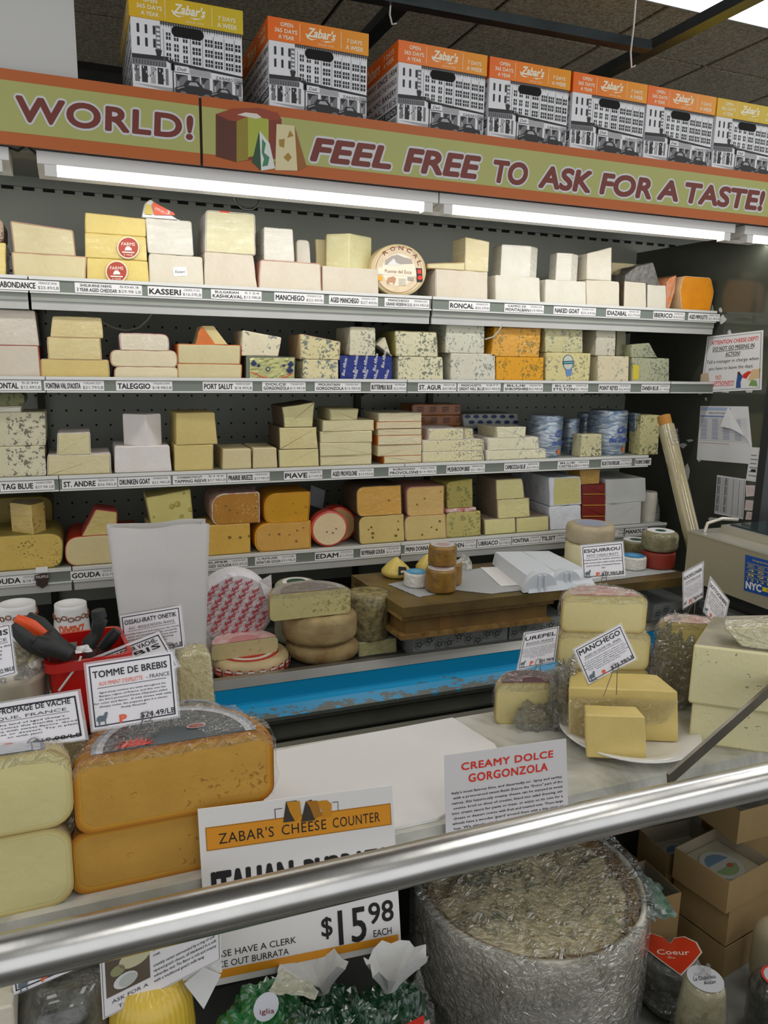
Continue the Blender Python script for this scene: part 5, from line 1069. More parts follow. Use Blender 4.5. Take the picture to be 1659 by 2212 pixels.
mb = MB(); c.text(mb, 'ATTENTION CHEESE DEPT!', .10, .92, .84, .91, RED, 2, 0, .015); c.text(mb, 'NO', .24, .34, .24, .30, RED); c.text(mb, 'XCEPTIONS!!!!', .12, .56, .12, .19, RED, 2, 0, .015); c.rect(mb, .12, .10, .56, .108, RED, 2); c.rect(mb, .24, .22, .34, .228, RED, 2); mb.build('red_lettering', o)
mb = MB(); c.text(mb, 'DO NOT GO MISSING IN', .14, .86, .73, .80, INK, 2, 0, .015); c.text(mb, 'ACTION!', .38, .63, .62, .69, INK, 2, 0, .015); c.rect(mb, .14, .71, .86, .718, INK, 2); c.rect(mb, .38, .605, .63, .612, INK, 2); c.text(mb, 'Tell a manager in charge when', .05, .94, .51, .57, INK, 2, 0, 0); c.text(mb, 'you have to leave the dept.', .10, .86, .39, .45, INK, 2, 0, 0); mb.build('black_lettering', o)
mb = MB(); c.poly(mb, [(.60, .05), (.68, .05), (.67, .15), (.70, .25), (.66, .30), (.61, .27), (.60, .15)], mat('clip_blue', '#33508a', .6)); c.poly(mb, [(.70, .28), (.78, .33), (.84, .32), (.80, .27), (.76, .20), (.70, .22)], RED); c.poly(mb, [(.78, .16), (.96, .20), (.98, .36), (.84, .35)], mat('clip_tan', '#d8b98a', .6)); c.poly(mb, [(.80, .08), (.94, .06), (.92, .16), (.84, .18)], mat('clip_green', '#7a9a58', .6)); c.poly(mb, [(.61, .27), (.66, .28), (.65, .33), (.61, .33)], mat('clip_brown', '#5a3a2c', .6)); mb.build('clip_art', o)
mb = MB(); mb.prism([onp(u, v, Vector((XR - .004, 0, 0)), Vector(PN)) for u, v in [(1514, 808), (1530, 805), (1534, 845), (1509, 853)]], (.0008, 0, 0), mat('tan_tape', '#c7b193', .6)); mb.build('tape_strip', case)
c = Card([(1513, 877), (1616, 878), (1628, 1003), (1505, 993)], PP, PN); o = c.body('schedule_sheet', PAPERW); tag(o, 'white printed schedule sheet taped to the glass panel with its top right corner curling down', 'paper')
mb = MB(); lb = mat('print_blue', '#7f92b8', .6); c.rect(mb, .02, .92, .65, .98, mat('print_blue2', '#a9b6d0', .6)); c.rect(mb, .02, .80, .62, .83, lb); c.text(mb, 'EMPLOYEE SCHEDULE', .2, .6, .86, .89, P_D)
for i in range(16): c.rect(mb, .03, .775 - i * .027, .95, .781 - i * .027, P_L); 
for i in range(14):
    for j in range(4): c.rect(mb, .05 + j * .22, .755 - i * .027, .17 + j * .22, .765 - i * .027, lb if (i + j) % 3 else P_L)
c.rect(mb, .03, .32, .6, .33, mat('print_red', '#c08a86', .6)); mb.build('printed_table', o)
mb = MB(); f1 = [c.P(.60, 1.0, 2), c.P(.80, .62, 8), c.P(1.0, .28, 2), c.P(.92, .48, 22), c.P(.70, .60, 30), c.P(.48, .64, 34)]; mb.add(f1, [[0, 1, 2, 3], [0, 3, 4, 5]], PAPERW); mb.build('curled_corner', o)
c = Card([(1549, 1026), (1611, 1035), (1605, 1122), (1543, 1109)], PP, PN); o = c.body('price_list_sheet', PAPERW); tag(o, 'white sheet with a fine printed grid low on the glass panel above the scale', 'paper')
mb = MB()
for i in range(30): c.rect(mb, .03, .95 - i * .031, .97, .956 - i * .031, P_M)
for a in (.03, .14, .22, .30, .40, .60, .80, .965): c.rect(mb, a, .04, a + .012, .956, P_M, 2)
for i in range(28):
    if i not in (6, 14, 22): c.rect(mb, .04, .93 - i * .031, .13, .942 - i * .031, P_D, 3); c.rect(mb, .31, .93 - i * .031, .38, .942 - i * .031, P_D, 3)
mb.build('printed_table', o)
for i, (qd, l) in enumerate([([(1622, 966), (1642, 967), (1640, 1042), (1611, 1038), ], 'narrow white delivery slip at the right edge of the glass panel'), ([(1611, 1048), (1637, 1049), (1637, 1071), (1611, 1073)], 'upper of three small pinkish notes at the right edge of the glass panel'), ([(1611, 1080), (1635, 1082), (1632, 1104), (1608, 1102)], 'middle of three small pinkish notes at the right edge of the glass panel'), ([(1613, 1105), (1637, 1108), (1637, 1124), (1610, 1122)], 'lowest of three small pinkish notes at the right edge of the glass panel')]):
    c = Card(qd, (XR - .0035, 0, 0), PN); o = c.body('paper_note', mat('pink_note', '#d8c8c2', .7) if i else PAPERW); tag(o, l, 'paper'); mb = MB()
    for j in range(3 if i else 6): c.rect(mb, .15, .75 - j * (.2 if i else .12), .7 + .1 * (j % 2), .78 - j * (.2 if i else .12), mat('print_red', '#c08a86', .6) if i else P_M)
    if not i: c.rect(mb, .3, .28, .7, .36, P_D)
    mb.build('printed_lines', o)

# ---------------------------------------------------------------- things on the bottom deck of the wall case
# paper bag
t = thing('paper_bag', (0.05, 2.12, ZD), 'big white paper bag with creased front standing in front of the goudas', 'bag')
bagm = mat('bag_paper', '#dcd8d4', .75, 0, .05, 6, .35, 9)
Yb = 2.03; zt_ = at(340, 1137, Yb)[2]; mb = MB()
xl0, xr0 = at(276, 1400, Yb)[0], at(440, 1400, Yb)[0]; xl1, xr1 = at(232, 1150, Yb)[0], at(453, 1140, Yb)[0]
nu, nv = 20, 22; vs = []
for j in range(nv + 1):
    f_ = j / nv; z_ = ZD + (zt_ - ZD) * f_; a = xl0 * (1 - f_) + xl1 * f_; b_ = xr0 * (1 - f_) + xr1 * f_; d_ = .15 * (1 - .55 * f_)
    per = []
    for i in range(nu): per.append((a + (b_ - a) * i / nu, Yb))
    for i in range(8): g = .5 - abs(i / 8 - .5); per.append((b_ - .03 * g, Yb + d_ * i / 8))
    for i in range(nu): per.append((b_ + (a - b_) * i / nu, Yb + d_))
    for i in range(8): g = .5 - abs(i / 8 - .5); per.append((a + .03 * g, Yb + d_ - d_ * i / 8))
    for (x, y) in per:
        nz = noise.noise(Vector((x * 7, y * 7, z_ * 5))) * .006 + noise.noise(Vector((x * 22, y * 22, z_ * 16))) * .0022
        fold = .004 * (1 if abs((x - a) / (b_ - a) - .57) < .03 else 0)
        vs.append(Vector((x, y - nz - fold * (y < Yb + .01), z_ + (.010 * noise.noise(Vector((x * 9, y * 9, 2))) if j == nv else 0))))
n_ = nu * 2 + 16
mb.add(vs, [(j * n_ + i, j * n_ + (i + 1) % n_, (j + 1) * n_ + (i + 1) % n_, (j + 1) * n_ + i) for j in range(nv) for i in range(n_)], bagm, True)
mb.add(vs[:n_], [list(range(n_))[::-1]], bagm); mb.build('bag_body', t)

# cups
CUP = mat('cup_white', '#e0dedb', .35); CBR = mat('cup_brown', '#8a4a24', .5); COR = mat('cup_orange', '#e2571c', .5)
def cup(u, vt, Y, rt, rb_, h, label, stack=0):
    c = at(u, vt, Y); top = c[2]; zb = ZD; t = thing('paper_cup', (c[0], Y, zb), label, 'cup')
    mb = MB(); cc = Vector((c[0], Y, top - h)); mb.lathe(cc, [(rb_, 0), (rb_, .004), (rt, h - .01), (rt * .99, h), (rt * .93, h + .001), (rt * .9, h - .006), (0.0001, h - .007)], CUP, n=32); mb.build('cup_body', t)
    if top - h - ZD > .01:
        mb = MB(); z_ = 0; H_ = top - h - ZD; pr = []; k = 0
        while z_ < H_: pr += [(rb_ * 1.0, z_), (rb_ * 1.06, z_ + .003), (rb_ * 1.0, z_ + .008)]; z_ += .011
        pr = [p for p in pr if p[1] < H_] + [(rb_, H_)]; mb.lathe((c[0], Y, ZD), pr, CUP, n=32); mb.build('stacked_cup_rims', t)
    mb = MB()
    for i in range(16):                                        # chain ornament
        a = 2 * math.pi * i / 16; z_ = h * .74; r_ = rb_ + (rt - rb_) * .74 + .0012; tn_ = Vector((-math.sin(a), math.cos(a), 0)); p = cc + Vector((math.cos(a) * r_, math.sin(a) * r_, z_ + .003 * math.sin(i * 2.4)))
        ring = [p + tn_ * (.0072 * math.cos(s_)) + Vector((0, 0, .0055 * math.sin(s_))) for s_ in [2 * math.pi * k / 8 for k in range(9)]]; mb.tube(ring, .0014, CBR, 5, False)
    mb.build('brown_chain_print', t)
    mb = MB(); vs, fs, _ = glyphs('ZABARS', 0, .03, 1.0, 2); out = []
    for x, y in vs:
        a = -1.57 + (.75 - 1.5 * x); zz = h * (.58 - .22 * y); r_ = rb_ + (rt - rb_) * (zz / h) + .0012; out.append(cc + Vector((math.cos(a) * r_, math.sin(a) * r_, zz)))
    mb.add(out, fs, COR); mb.build('orange_lettering', t)
cup(152, 1303, 2.08, .040, .048, .115, 'upside-down white paper cup with chain print and orange lettering beside the red bucket')
cup(36, 1303, 2.08, .044, .052, .10, 'upside-down paper cup on a stack of ringed cups at the left edge')
# folded clear bag and wrapped bundle behind the bucket
o = crumple(Vector((.13, 2.13, ZD)), (.05, .05, .13), 11, None, 'plastic_bag', None, 22, 12, .3); tag(o, 'crumpled clear bag of wrapped sweets between cup and paper bag', 'bag')
mb = MB(); mb.lathe(Vector((.14, 2.15, ZD)), [(.03, 0), (.042, .04), (.03, .085), (.012, .10)], mat('wrapped_sweet', '#c9b3a8', .4, 0, .7, 60, col2='#8a4a34'), n=16, wob=.3); mb.build('wrapped_sweets', o)

def wheel(c, R_, h, m, label, rr=None, name='round_cheese', wob=.012, n=44, cat='cheese'):
    rr = rr or h * .3; pr = [(R_ * .02, 0), (R_ - rr, 0)] + [(R_ - rr + rr * math.sin(a), rr - rr * math.cos(a)) for a in [math.pi / 2 * k / 5 for k in range(1, 6)]] + [(R_ - rr + rr * math.cos(a), h - rr + rr * math.sin(a)) for a in [math.pi / 2 * k / 5 for k in range(0, 6)]] + [(R_ * .02, h)]
    mb = MB(); mb.lathe(c, pr, m, n=n, wob=wob, seed=c[0] * 7); o = mb.build(name); return tag(o, label, cat)
def half(u0, u1, vref, vt, Y, zb, face, rind, label, rr=.012, yaw=0, zt=None, labm=None, film=0, name='cheese_half', top_lab=.78, a1=math.pi, edge=None):
    pm = at((u0 + u1) / 2, vref, Y); en = Vector((math.sin(yaw), -math.cos(yaw), 0)); gL, gR = onp(u0, vref, pm, en), onp(u1, vref, pm, en); R_ = (gR - gL).length / 2; md = (gL + gR) / 2
    zt = zt if zt is not None else at((u0 + u1) / 2, vt, md[1])[2]; h = zt - zb; c = Vector((md[0], md[1], zb)); Y = md[1]; x0, x1 = c[0] - R_, c[0] + R_
    arc = lambda e: [(R_ - e - rr + rr * math.sin(a), rr - rr * math.cos(a)) for a in [math.pi / 2 * k / 5 for k in range(0, 6)]] + [(R_ - e - rr + rr * math.cos(a), h - rr + rr * math.sin(a)) for a in [math.pi / 2 * k / 5 for k in range(0, 6)]]
    pr = [(R_ * .01, 0.0)] + arc(0) + [(R_ * .01, h)]
    def rot(mb):
        if yaw:
            Rm = Matrix.Rotation(yaw, 3, 'Z'); mb.v = [Rm @ (v - c) + c for v in mb.v]
        return mb
    mb = MB(); mb.lathe(c, [(r_ * .995, z_ * .996 + h * .002) for r_, z_ in pr], face, 0, a1, n=30, capm=face)
    if edge:                                    # paste deepens in colour towards the rind
        full_ = [(r_ * .994, z_) for r_, z_ in pr] + [(-r_ * .994, z_) for r_, z_ in pr[::-1]]
        for k, cm_ in enumerate(edge):
            g0, g1 = .0022 * k, .0022 * (k + 1)
            def sc_(p, g): return c + Vector((p[0] * (1 - g / R_), -.0004, h / 2 + (p[1] - h / 2) * (1 - 2 * g / h)))
            A_ = [sc_(p_, g0) for p_ in full_]; B2_ = [sc_(p_, g1) for p_ in full_]; nF = len(full_)
            mb.add(A_ + B2_, [(i, (i + 1) % nF, (i + 1) % nF + nF, i + nF) for i in range(nF)], cm_)
    o = rot(mb).build(name); tag(o, label, 'cheese')
    mb = MB(); mb.lathe(c, [(r_, z_) for r_, z_ in pr], rind, 0, a1, n=30, nocut=True, wob=.006); rot(mb).build('rind', o)
    if labm:
        mb = MB(); ns = 30
        for k, (s_, m_k) in enumerate(labm): 
            r_ = R_ * top_lab * s_; pts = [c + Vector((r_ * math.cos(math.pi * i / ns), .002 + r_ * math.sin(math.pi * i / ns), h + .0008 + .0004 * k)) for i in range(ns + 1)]; mb.add(pts, [list(range(ns + 1))], m_k)
        rot(mb).build('paper_label', o)
    if film:
        mb = MB(); nn = 46; prf = [(R_ * .3, h + .004), (R_ * .6, h + .004), (R_ * .85, h + .004), (R_ - rr * .3, h - .001), (R_ + .003, h - rr), (R_ + .004, h * .6), (R_ + .004, h * .35), (R_ + .002, .012), (R_, .002)]
        vs = [c + Vector(((r_ + film * noise.noise(Vector((i * .5, j * .9, u0)))) * math.cos(math.pi * i / nn), -.001 + (r_ + film * noise.noise(Vector((i * .5, j * .9, u0)))) * math.sin(math.pi * i / nn), z_ + (max(0, film * .6 * noise.noise(Vector((i * .6, j * 1.1, u0 + 4)))) if z_ > h * .8 else 0))) for j, (r_, z_) in enumerate(prf) for i in range(nn + 1)]
        mb.add(vs, [(j * (nn + 1) + i, j * (nn + 1) + i + 1, (j + 1) * (nn + 1) + i + 1, (j + 1) * (nn + 1) + i) for j in range(len(prf) - 1) for i in range(nn)], film_mat(), False)
        # film turned over the upper edge of the cut face
        fx = [(x0 + (x1 - x0) * i / 30) for i in range(31)]; v2 = []
        for j in range(4):
            for i, x in enumerate(fx): v2.append(Vector((x, Y - .0015 - .003 * abs(noise.noise(Vector((x * 40, j, 1)))) , zt + .003 - j * .006 - .004 * noise.noise(Vector((x * 30, j * .5, 3))) - (rr * .8 * max(0, 1 - (min(x - x0, x1 - x) / rr)) ** 2))))
        mb.add(v2, [(j * 31 + i, j * 31 + i + 1, (j + 1) * 31 + i + 1, (j + 1) * 31 + i) for j in range(3) for i in range(30)], film_mat(), False)
        rot(mb).build('plastic_wrap', o)
    return o, zt
def topdisc(o, c, r_, cols, name='paper_label', n=30, sx=1):
    mb = MB()
    for k, (s_, m_) in enumerate(cols): mb.add([c + Vector((r_ * s_ * math.cos(2 * math.pi * i / n), sx * r_ * s_ * math.sin(2 * math.pi * i / n), .0006 + .0004 * k)) for i in range(n)], [list(range(n))], m_)
    mb.build(name, o)

# wheel wrapped in white paper with red script, standing on edge
rp = mat('crinkled_white_paper', '#dedbdd', .6, 0, .06, 12, .6, 26); PR = mat('red_script', '#b8283a', .55)
c0 = at(510, 1318, 2.16); R_ = .108; cz = ZD + R_ * 1.02 + .004; t = thing('paper_wrapped_cheese', (c0[0], 2.16, ZD), 'cheese wheel wrapped in white paper with red script, standing on edge by the paper bag', 'cheese')
mb = MB(); n = 46; rings = []; tilt = .14
CWc = Vector((c0[0], 2.16, at(510, 1318, 2.16)[2])); R_ = (at(510, 1237, 2.16)[2] - at(510, 1400, 2.16)[2]) / 2
for (s_, y) in ((.3, -.002), (.6, 0), (.88, .002), (.985, .010), (1.0, .03), (.99, .065), (.9, .075)):
    rings.append([CWc + Vector((R_ * s_ * (1 + .03 * noise.noise(Vector((i * .4, 1, s_ * 3)))) * math.cos(2 * math.pi * i / n), y + .004 * noise.noise(Vector((i * .8, s_ * 6, 2))), R_ * s_ * (1 + .03 * noise.noise(Vector((i * .4, 5, s_ * 3)))) * math.sin(2 * math.pi * i / n))) for i in range(n)])
mb.add(rings[0], [list(range(n))], rp)
for j in range(6): mb.add(rings[j] + rings[j + 1], [(i, i + n, (i + 1) % n + n, (i + 1) % n) for i in range(n)], rp, False)
mb.add(rings[-1], [list(range(n))[::-1]], rp)
low = CWc[2] - R_; mb.box((CWc[0] - .09, 2.168, ZD), (CWc[0] + .075, 2.225, low + .05), rp)
mb.build('paper_wrapping', t)
mb = MB(); Fc = Face((0, 2.152, 0), (0, -1, 0))
for i in range(-4, 9):
    for j in range(-1, 12):
        u = 445 + i * 22 + j * 3.5 - 40 + (j % 2) * 11; v = 1240 + j * 15.5 + i * 2
        if ((u + 8 - 508) / 68) ** 2 + ((v - 6 - 1318) / 74) ** 2 < 1:
            Fc.text(mb, 'Agour', (u, v), (u + 17, v - 8), (u - 1, v - 9), PR, 2, .3, .04, 1.0, 1); Fc.poly(mb, [(u + 1, v + 4), (u + 17, v - 4), (u + 17, v - 2.6), (u + 1, v + 5.4)], PR, 2)
mb.build('red_script_print', t)
mb = MB(); a = at(560, 1255, 2.15); mb.add([a, a + Vector((.035, -.004, .018)), a + Vector((.04, .01, -.03)), a + Vector((.02, 0, -.06))], [[0, 1, 2, 3]], rp); mb.build('paper_flap', t)

# red-labelled wheel with a half wheel on it
zD = ZD; R1 = .118; c1 = Vector((at(538, 1440, 2.12)[0], 2.125, ZD)); h1 = .052
o = wheel(c1, R1, h1, mat('basque_rind', '#c9b386', .6, 0, .25, 18), 'whole wheel with red round seals along its side, beneath the pink-topped half', rr=.020)
mb = MB(); RL = mat('seal_red', '#b82c1e', .45)
for i in range(10):
    a = math.radians(200 + i * 15.5); rr_ = R1 + .0035; p = c1 + Vector((math.cos(a) * rr_, math.sin(a) * rr_, h1 * .50)); tn_ = Vector((-math.sin(a), math.cos(a), 0)); nn_ = Vector((math.cos(a), math.sin(a), 0))
    mb.add([p + tn_ * (.013 * math.cos(s_)) + Vector((0, 0, .014 * math.sin(s_))) for s_ in [2 * math.pi * k / 14 for k in range(14)]], [list(range(14))], RL)
    mb.add([p + nn_ * .0006 + tn_ * x - nn_ * 0 + Vector((0, 0, z)) for x, z in ((-.010, .004), (.010, .004), (.009, .010), (-.009, .010))], [[0, 1, 2, 3]], WHITE)
    text3(mb, 'PUR BREBIS', p + nn_ * .0008 - tn_ * .009 + Vector((0, 0, -.007)), p + nn_ * .0008 + tn_ * .009 + Vector((0, 0, -.007)), p + nn_ * .0008 - tn_ * .009 + Vector((0, 0, -.002)), WHITE)
mb.build('red_seals', o)
topdisc(o, c1 + Vector((0, 0, h1)), R1 * .75, [(1, RL), (.86, mat('label_cream', '#d9cfc0', .5)), (.7, RL)])
pk = mat('pink_top_label', '#cf9a98', .5, 0, .35, 40, .1, 50, col2='#e2c6bd')
o, _ = half(457, 600, 1400, 1385, 2.08, ZD + h1 + .001, cheese('#cdc090', vein='#a89a68', vamt=.25), mat('rind_half_tan', '#bfa06a', .6, 0, .2, 20), 'half wheel with pink printed top label, on the red-sealed wheel', rr=.012, labm=[(1, pk), (.5, mat('pink2', '#c98a88', .5))], top_lab=.95, yaw=.05, a1=math.pi)

# brown natural wheels with a half on top
nat = mat('natural_rind', '#b39c6c', .75, 0, .35, 16, .4, 50, col2='#86693c'); nat2 = mat('natural_rind2', '#b5a074', .75, 0, .3, 14, .4, 50, col2='#8f7748')
Yw = 2.155; ca = Vector((at(697, 1420, Yw)[0], Yw, ZD)); 
hz1 = at(697, 1397, 2.06)[2] - ZD; hz1 = max(.06, min(.11, hz1))
wheel(ca, .115, hz1, nat, 'lowest brown rustic wheel of the stack in the middle of the bottom deck', rr=.03)
cb = ca + Vector((-.012, -.005, hz1 + .001)); hz2 = at(685, 1338, 2.05)[2] - cb[2]; o = wheel(cb, .115, hz2, nat2, 'second brown rustic wheel, dark label on top, under the leaning half wheel', rr=.022)
topdisc(o, cb + Vector((0, 0, hz2)), .085, [(1, mat('dark_label', '#5a3c30', .5, 0, .4, 40)), (.8, mat('dark_label2', '#8a5f48', .5))])
zt_ = cb[2] + hz2 + .0016
o, zt_ = half(583, 757, 1310, 1278, 2.07, zt_, cheese('#cfc58c', vein='#948a50', vamt=.55, vscale=60), mat('rind_gold_tan', '#c09a52', .5, 0, .2, 20), 'half wheel with flecked pale face and crinkled label, on top of the rustic wheels', rr=.014, labm=[(1, mat('crinkle_label', '#b9b6b2', .3, .1, .3, 40, .5, 60)), (.8, mat('crinkle_label2', '#8f8e90', .3, .1, .5, 50))], film=.004, top_lab=.9)
zq = at(645, 1262, 2.25)[2]; o = wheel(Vector((at(640, 1262, 2.3)[0], 2.3, ZD)), .07, at(640, 1256, 2.3)[2] - ZD, mat('pale_green_rind', '#a9a888', .6, 0, .2, 20), 'pale round cheese with green and white label, peeking out behind the top half wheel', rr=.02)
topdisc(o, Vector((at(640, 1262, 2.3)[0], 2.3, at(640, 1256, 2.3)[2])), .045, [(1, WHITE), (.7, mat('dark_green', '#1f4a33', .5))])
# herb-coated half cylinder on a pale carton
Yh = 2.10; xh = at(806, 1335, Yh)[0]; zb_ = at(806, 1388, 2.08)[2]
o, zc = block([(775, 1388), (857, 1376), (857, 1430), (775, 1440)], Yh - .01, ZD, ztop=zb_ , face=cheese('#c9c68c'), side=mat('pale_side', '#aab0aa', .5), r=.003, depth=.15, label='pale wrapped block under the herb-coated half cylinder', film=True, name='cheese_block')
hb = mat('herb_coat', '#b3a468', .8, 0, .8, 45, .6, 80, col2='#564a24')
mb = MB(); Rh = (at(852, 1335, Yh)[0] - at(763, 1335, Yh)[0]) / 2; hh = at(806, 1290, Yh)[2] - zc
mb.lathe(Vector((xh, Yh + .05, zc)), [(Rh * .94, 0), (Rh, .006), (Rh, hh - .008), (Rh * .93, hh)], hb, n=34, wob=.03); o = mb.build('cheese_cylinder'); tag(o, 'tall herb-coated cheese cylinder in shiny film left of the wooden boards', 'cheese')
mb = MB(); mb.lathe(Vector((xh, Yh + .05, zc)), [(Rh * 1.03, .001), (Rh * 1.05, .02), (Rh * 1.03, hh * .5), (Rh * 1.045, hh * .75), (Rh * 1.02, hh + .002), (Rh * .5, hh + .006)], film_mat(), n=30, wob=.05, seed=3, nocut=True); mb.build('plastic_wrap', o)

# stacked wooden boards
wood = mat('oiled_board', '#75602f', .5, 0, .4, 7, .15, 60, .1, col2='#4f3f1e'); wood_e = mat('board_edge_ply', '#9c7a42', .6, 0, .3, 40, col2='#6a4c26'); wood2 = mat('board_block', '#7d6030', .6, 0, .3, 9, col2='#5e4623')
Yf0 = 1.985; zt_ = -0.3655 * Yf0
x0 = at(870, 1310, Yf0)[0]; x1 = at(1200, 1290, Yf0)[0]; xe = 1.95
bt = thing('wooden_board_stack', ((x0 + x1) / 2, 2.1, ZD), 'thick stacked wooden boards and plywood carrying small round cheeses and white trays', 'boards')
zlev = [(zt_ - .030, zt_, 0, wood, xe), (zt_ - .042, zt_ - .030, .004, wood_e, x1 + .0), (zt_ - .090, zt_ - .042, .018, wood2, x1 - .0), (zt_ - .104, zt_ - .090, .006, wood_e, x1)]
for i, (a, b_, ins, m_, xr_) in enumerate(zlev):
    mb = MB(); xs = x0 + (.02 if i == 2 else 0)
    mb.prism([(xs, Yf0 + ins, a), (xr_ - ins, Yf0 + ins, a), (xr_ - ins, 2.36, a), (xs - .03, 2.36, a)], (0, 0, b_ - a), m_); mb.build(['top_board', 'plywood_sheet', 'block_layer', 'plywood_sheet'][i], bt)
for j in range(5):
    mb = MB(); zz_ = zt_ - .031 - j * .0022; mb.box((x0 + .001, Yf0 + .0028, zz_ - .0006), (x1 - .001, Yf0 + .005, zz_), mat('ply_line', '#4a3418', .8)); mb.build('ply_line', bt)
mb = MB(); mb.box((x0 + .13, Yf0 + .017, zt_ - .088), (x0 + .17, Yf0 + .02, zt_ - .043), mat('end_block', '#7a5628', .6)); mb.build('end_grain_block', bt)
zl = zt_ - .104
# patterned paper-wrapped slabs under the boards
pat = mat('floral_paper', '#8f9390', .55, 0, .1, 20, .3, 30); pd = mat('floral_dark', '#4d524e', .6)
for i, (u0, u1, l) in enumerate(((893, 1096, 'left slab in grey floral paper under the wooden boards'), (1099, 1222, 'middle slab in grey floral paper under the wooden boards'), (1405, 1482, 'short slab in grey floral paper behind the half wheels at right'))):
    y_ = 2.03; xa, xb = at(u0, 1390, y_)[0], at(u1, 1375, y_)[0]; mb = MB(); mb.box((xa, y_, ZD), (xb, 2.34, zl), pat); o = mb.build('paper_wrapped_slab', base=((xa + xb) / 2, y_, ZD)); tag(o, l, 'cheese'); mb = MB(); x = xa + .02; k = 0
    while x < xb - .02:
        for zz_ in (ZD + .042,): 
            c = Vector((x, y_ - .0008, zz_ + .01 * math.sin(k * 1.9)))
            for s_ in range(5): a = s_ * 1.257 + k; p = c + Vector((.008 * math.cos(a), 0, .007 * math.sin(a))); mb.add([p + Vector((.0048 * math.cos(b2), 0, .0042 * math.sin(b2))) for b2 in [q_ * .9 for q_ in range(7)]], [list(range(7))], pd)
            mb.tube([c + Vector((.016 * math.cos(b2), 0, .016 * math.sin(b2))) for b2 in [q_ * .45 for q_ in range(12)]], .0008, pd, 4, False)
        x += .034; k += 1
    mb.build('floral_print', o)
# checked cloth / paper on the boards
def onz(u, v, z): return atz(u, v, z)
mb = MB(); gz = zt_ + .0012; clo = [(838, 1262), (1020, 1216), (1240, 1195), (1500, 1210), (1490, 1232), (1250, 1262), (1060, 1283), (985, 1275), (905, 1290)]
clo3 = [Vector((min(max(p[0], x0 + .01), 1.93), min(max(p[1], Yf0 + .003), 2.3), gz)) for p in [onz(u, v, gz) for u, v in clo]]
def checks():
    m = bpy.data.materials.new('checked_paper'); m.use_nodes = True; nt = m.node_tree; N = nt.nodes; L = nt.links; b = N['Principled BSDF']; b.inputs['Roughness'].default_value = .7
    tc = N.new('ShaderNodeTexCoord'); ck = N.new('ShaderNodeTexBrick'); ck.offset = 0; ck.inputs['Scale'].default_value = 1; ck.inputs['Brick Width'].default_value = .007; ck.inputs['Row Height'].default_value = .007; ck.inputs['Mortar Size'].default_value = .0013
    ck.inputs['Color1'].default_value = lin('#6f7378'); ck.inputs['Color2'].default_value = lin('#74787c'); ck.inputs['Mortar'].default_value = lin('#c9c9c8'); L.new(tc.outputs['Object'], ck.inputs['Vector']); L.new(ck.outputs['Color'], b.inputs['Base Color']); return m
mb.prism(clo3, (0, 0, .001), checks()); o = mb.build('checked_paper'); tag(o, 'grey and white checked paper spread over the wooden board', 'paper')
mb = MB(); mb.prism([Vector((p[0], min(p[1], 2.3), gz + .0022)) for p in [onz(u, v, gz) for u, v in [(1028, 1222), (1075, 1226), (1165, 1262), (1082, 1268)]]], (0, 0, .0006), WHITE); tag(mb.build('paper_sheet'), 'plain white sheet lying on the checked paper left of the white trays', 'paper')
bz = gz + .0014
def small(u, vb, vt, w_, m, label, topm=None, zb=None, rr=.008):
    zb = zb if zb is not None else bz; p = atz(u, vb, zb); dist = (p[1] * RY[2] + p[0] * RX[2] + p[2] * RZ[2]); R__ = w_ / 2 / F * dist; c = Vector((p[0], p[1] + R__, zb)); h = at(u, vt, p[1] + R__ * .1)[2] - zb
    o = wheel(c, R__, h, m, label, rr=min(rr, h * .35), n=28)
    if topm: topdisc(o, c + Vector((0, 0, h)), R__ * .86, topm)
    return o, c, R__, h
aw = mat('amber_wax', '#9c7426', .5, 0, .35, 30, .3, 60, .3, col2='#6e4c16'); wl = mat('crinkled_foil_label', '#d3cdcb', .35, 0, .25, 60, .3, 80); rm = mat('label_red_grey', '#b59c98', .4)
o, c, r_, h = small(982, 1268, 1220, 56, aw, 'amber waxed round cheese at the back right of the small group on the boards', [(1, wl), (.6, rm)])
o, c2, r2, h2 = small(966, 1284, 1234, 68, aw, 'amber waxed round cheese at the front of the small group on the boards', [(1, wl), (.6, rm)])
rg = mat('ridged_white', '#dedad0', .7, 0, .12, 60, .7, 70)
o, c3_, r3, h3 = small(911, 1272, 1241, 56, rg, 'small white basket-ridged cheese with blue top label, left on the wooden board', [(1, mat('sky_label', '#3d9bc9', .4)), (.5, mat('sky_label2', '#6fb8dc', .4))])
zt2_ = c2[2] + max(h, h2); 
cm = Vector(((c[0] + c2[0]) / 2 - .01, (c[1] + c2[1]) / 2 + .004, max(c[2] + h, c2[2] + h2) + .001)); hm_ = at(959, 1176, cm[1])[2] - cm[2]
o = wheel(cm, r2 * .93, max(.03, hm_), aw, 'topmost amber waxed round cheese, resting on the other two', rr=.01, n=28); topdisc(o, cm + Vector((0, 0, max(.03, hm_))), r2 * .78, [(1, wl), (.6, rm)])
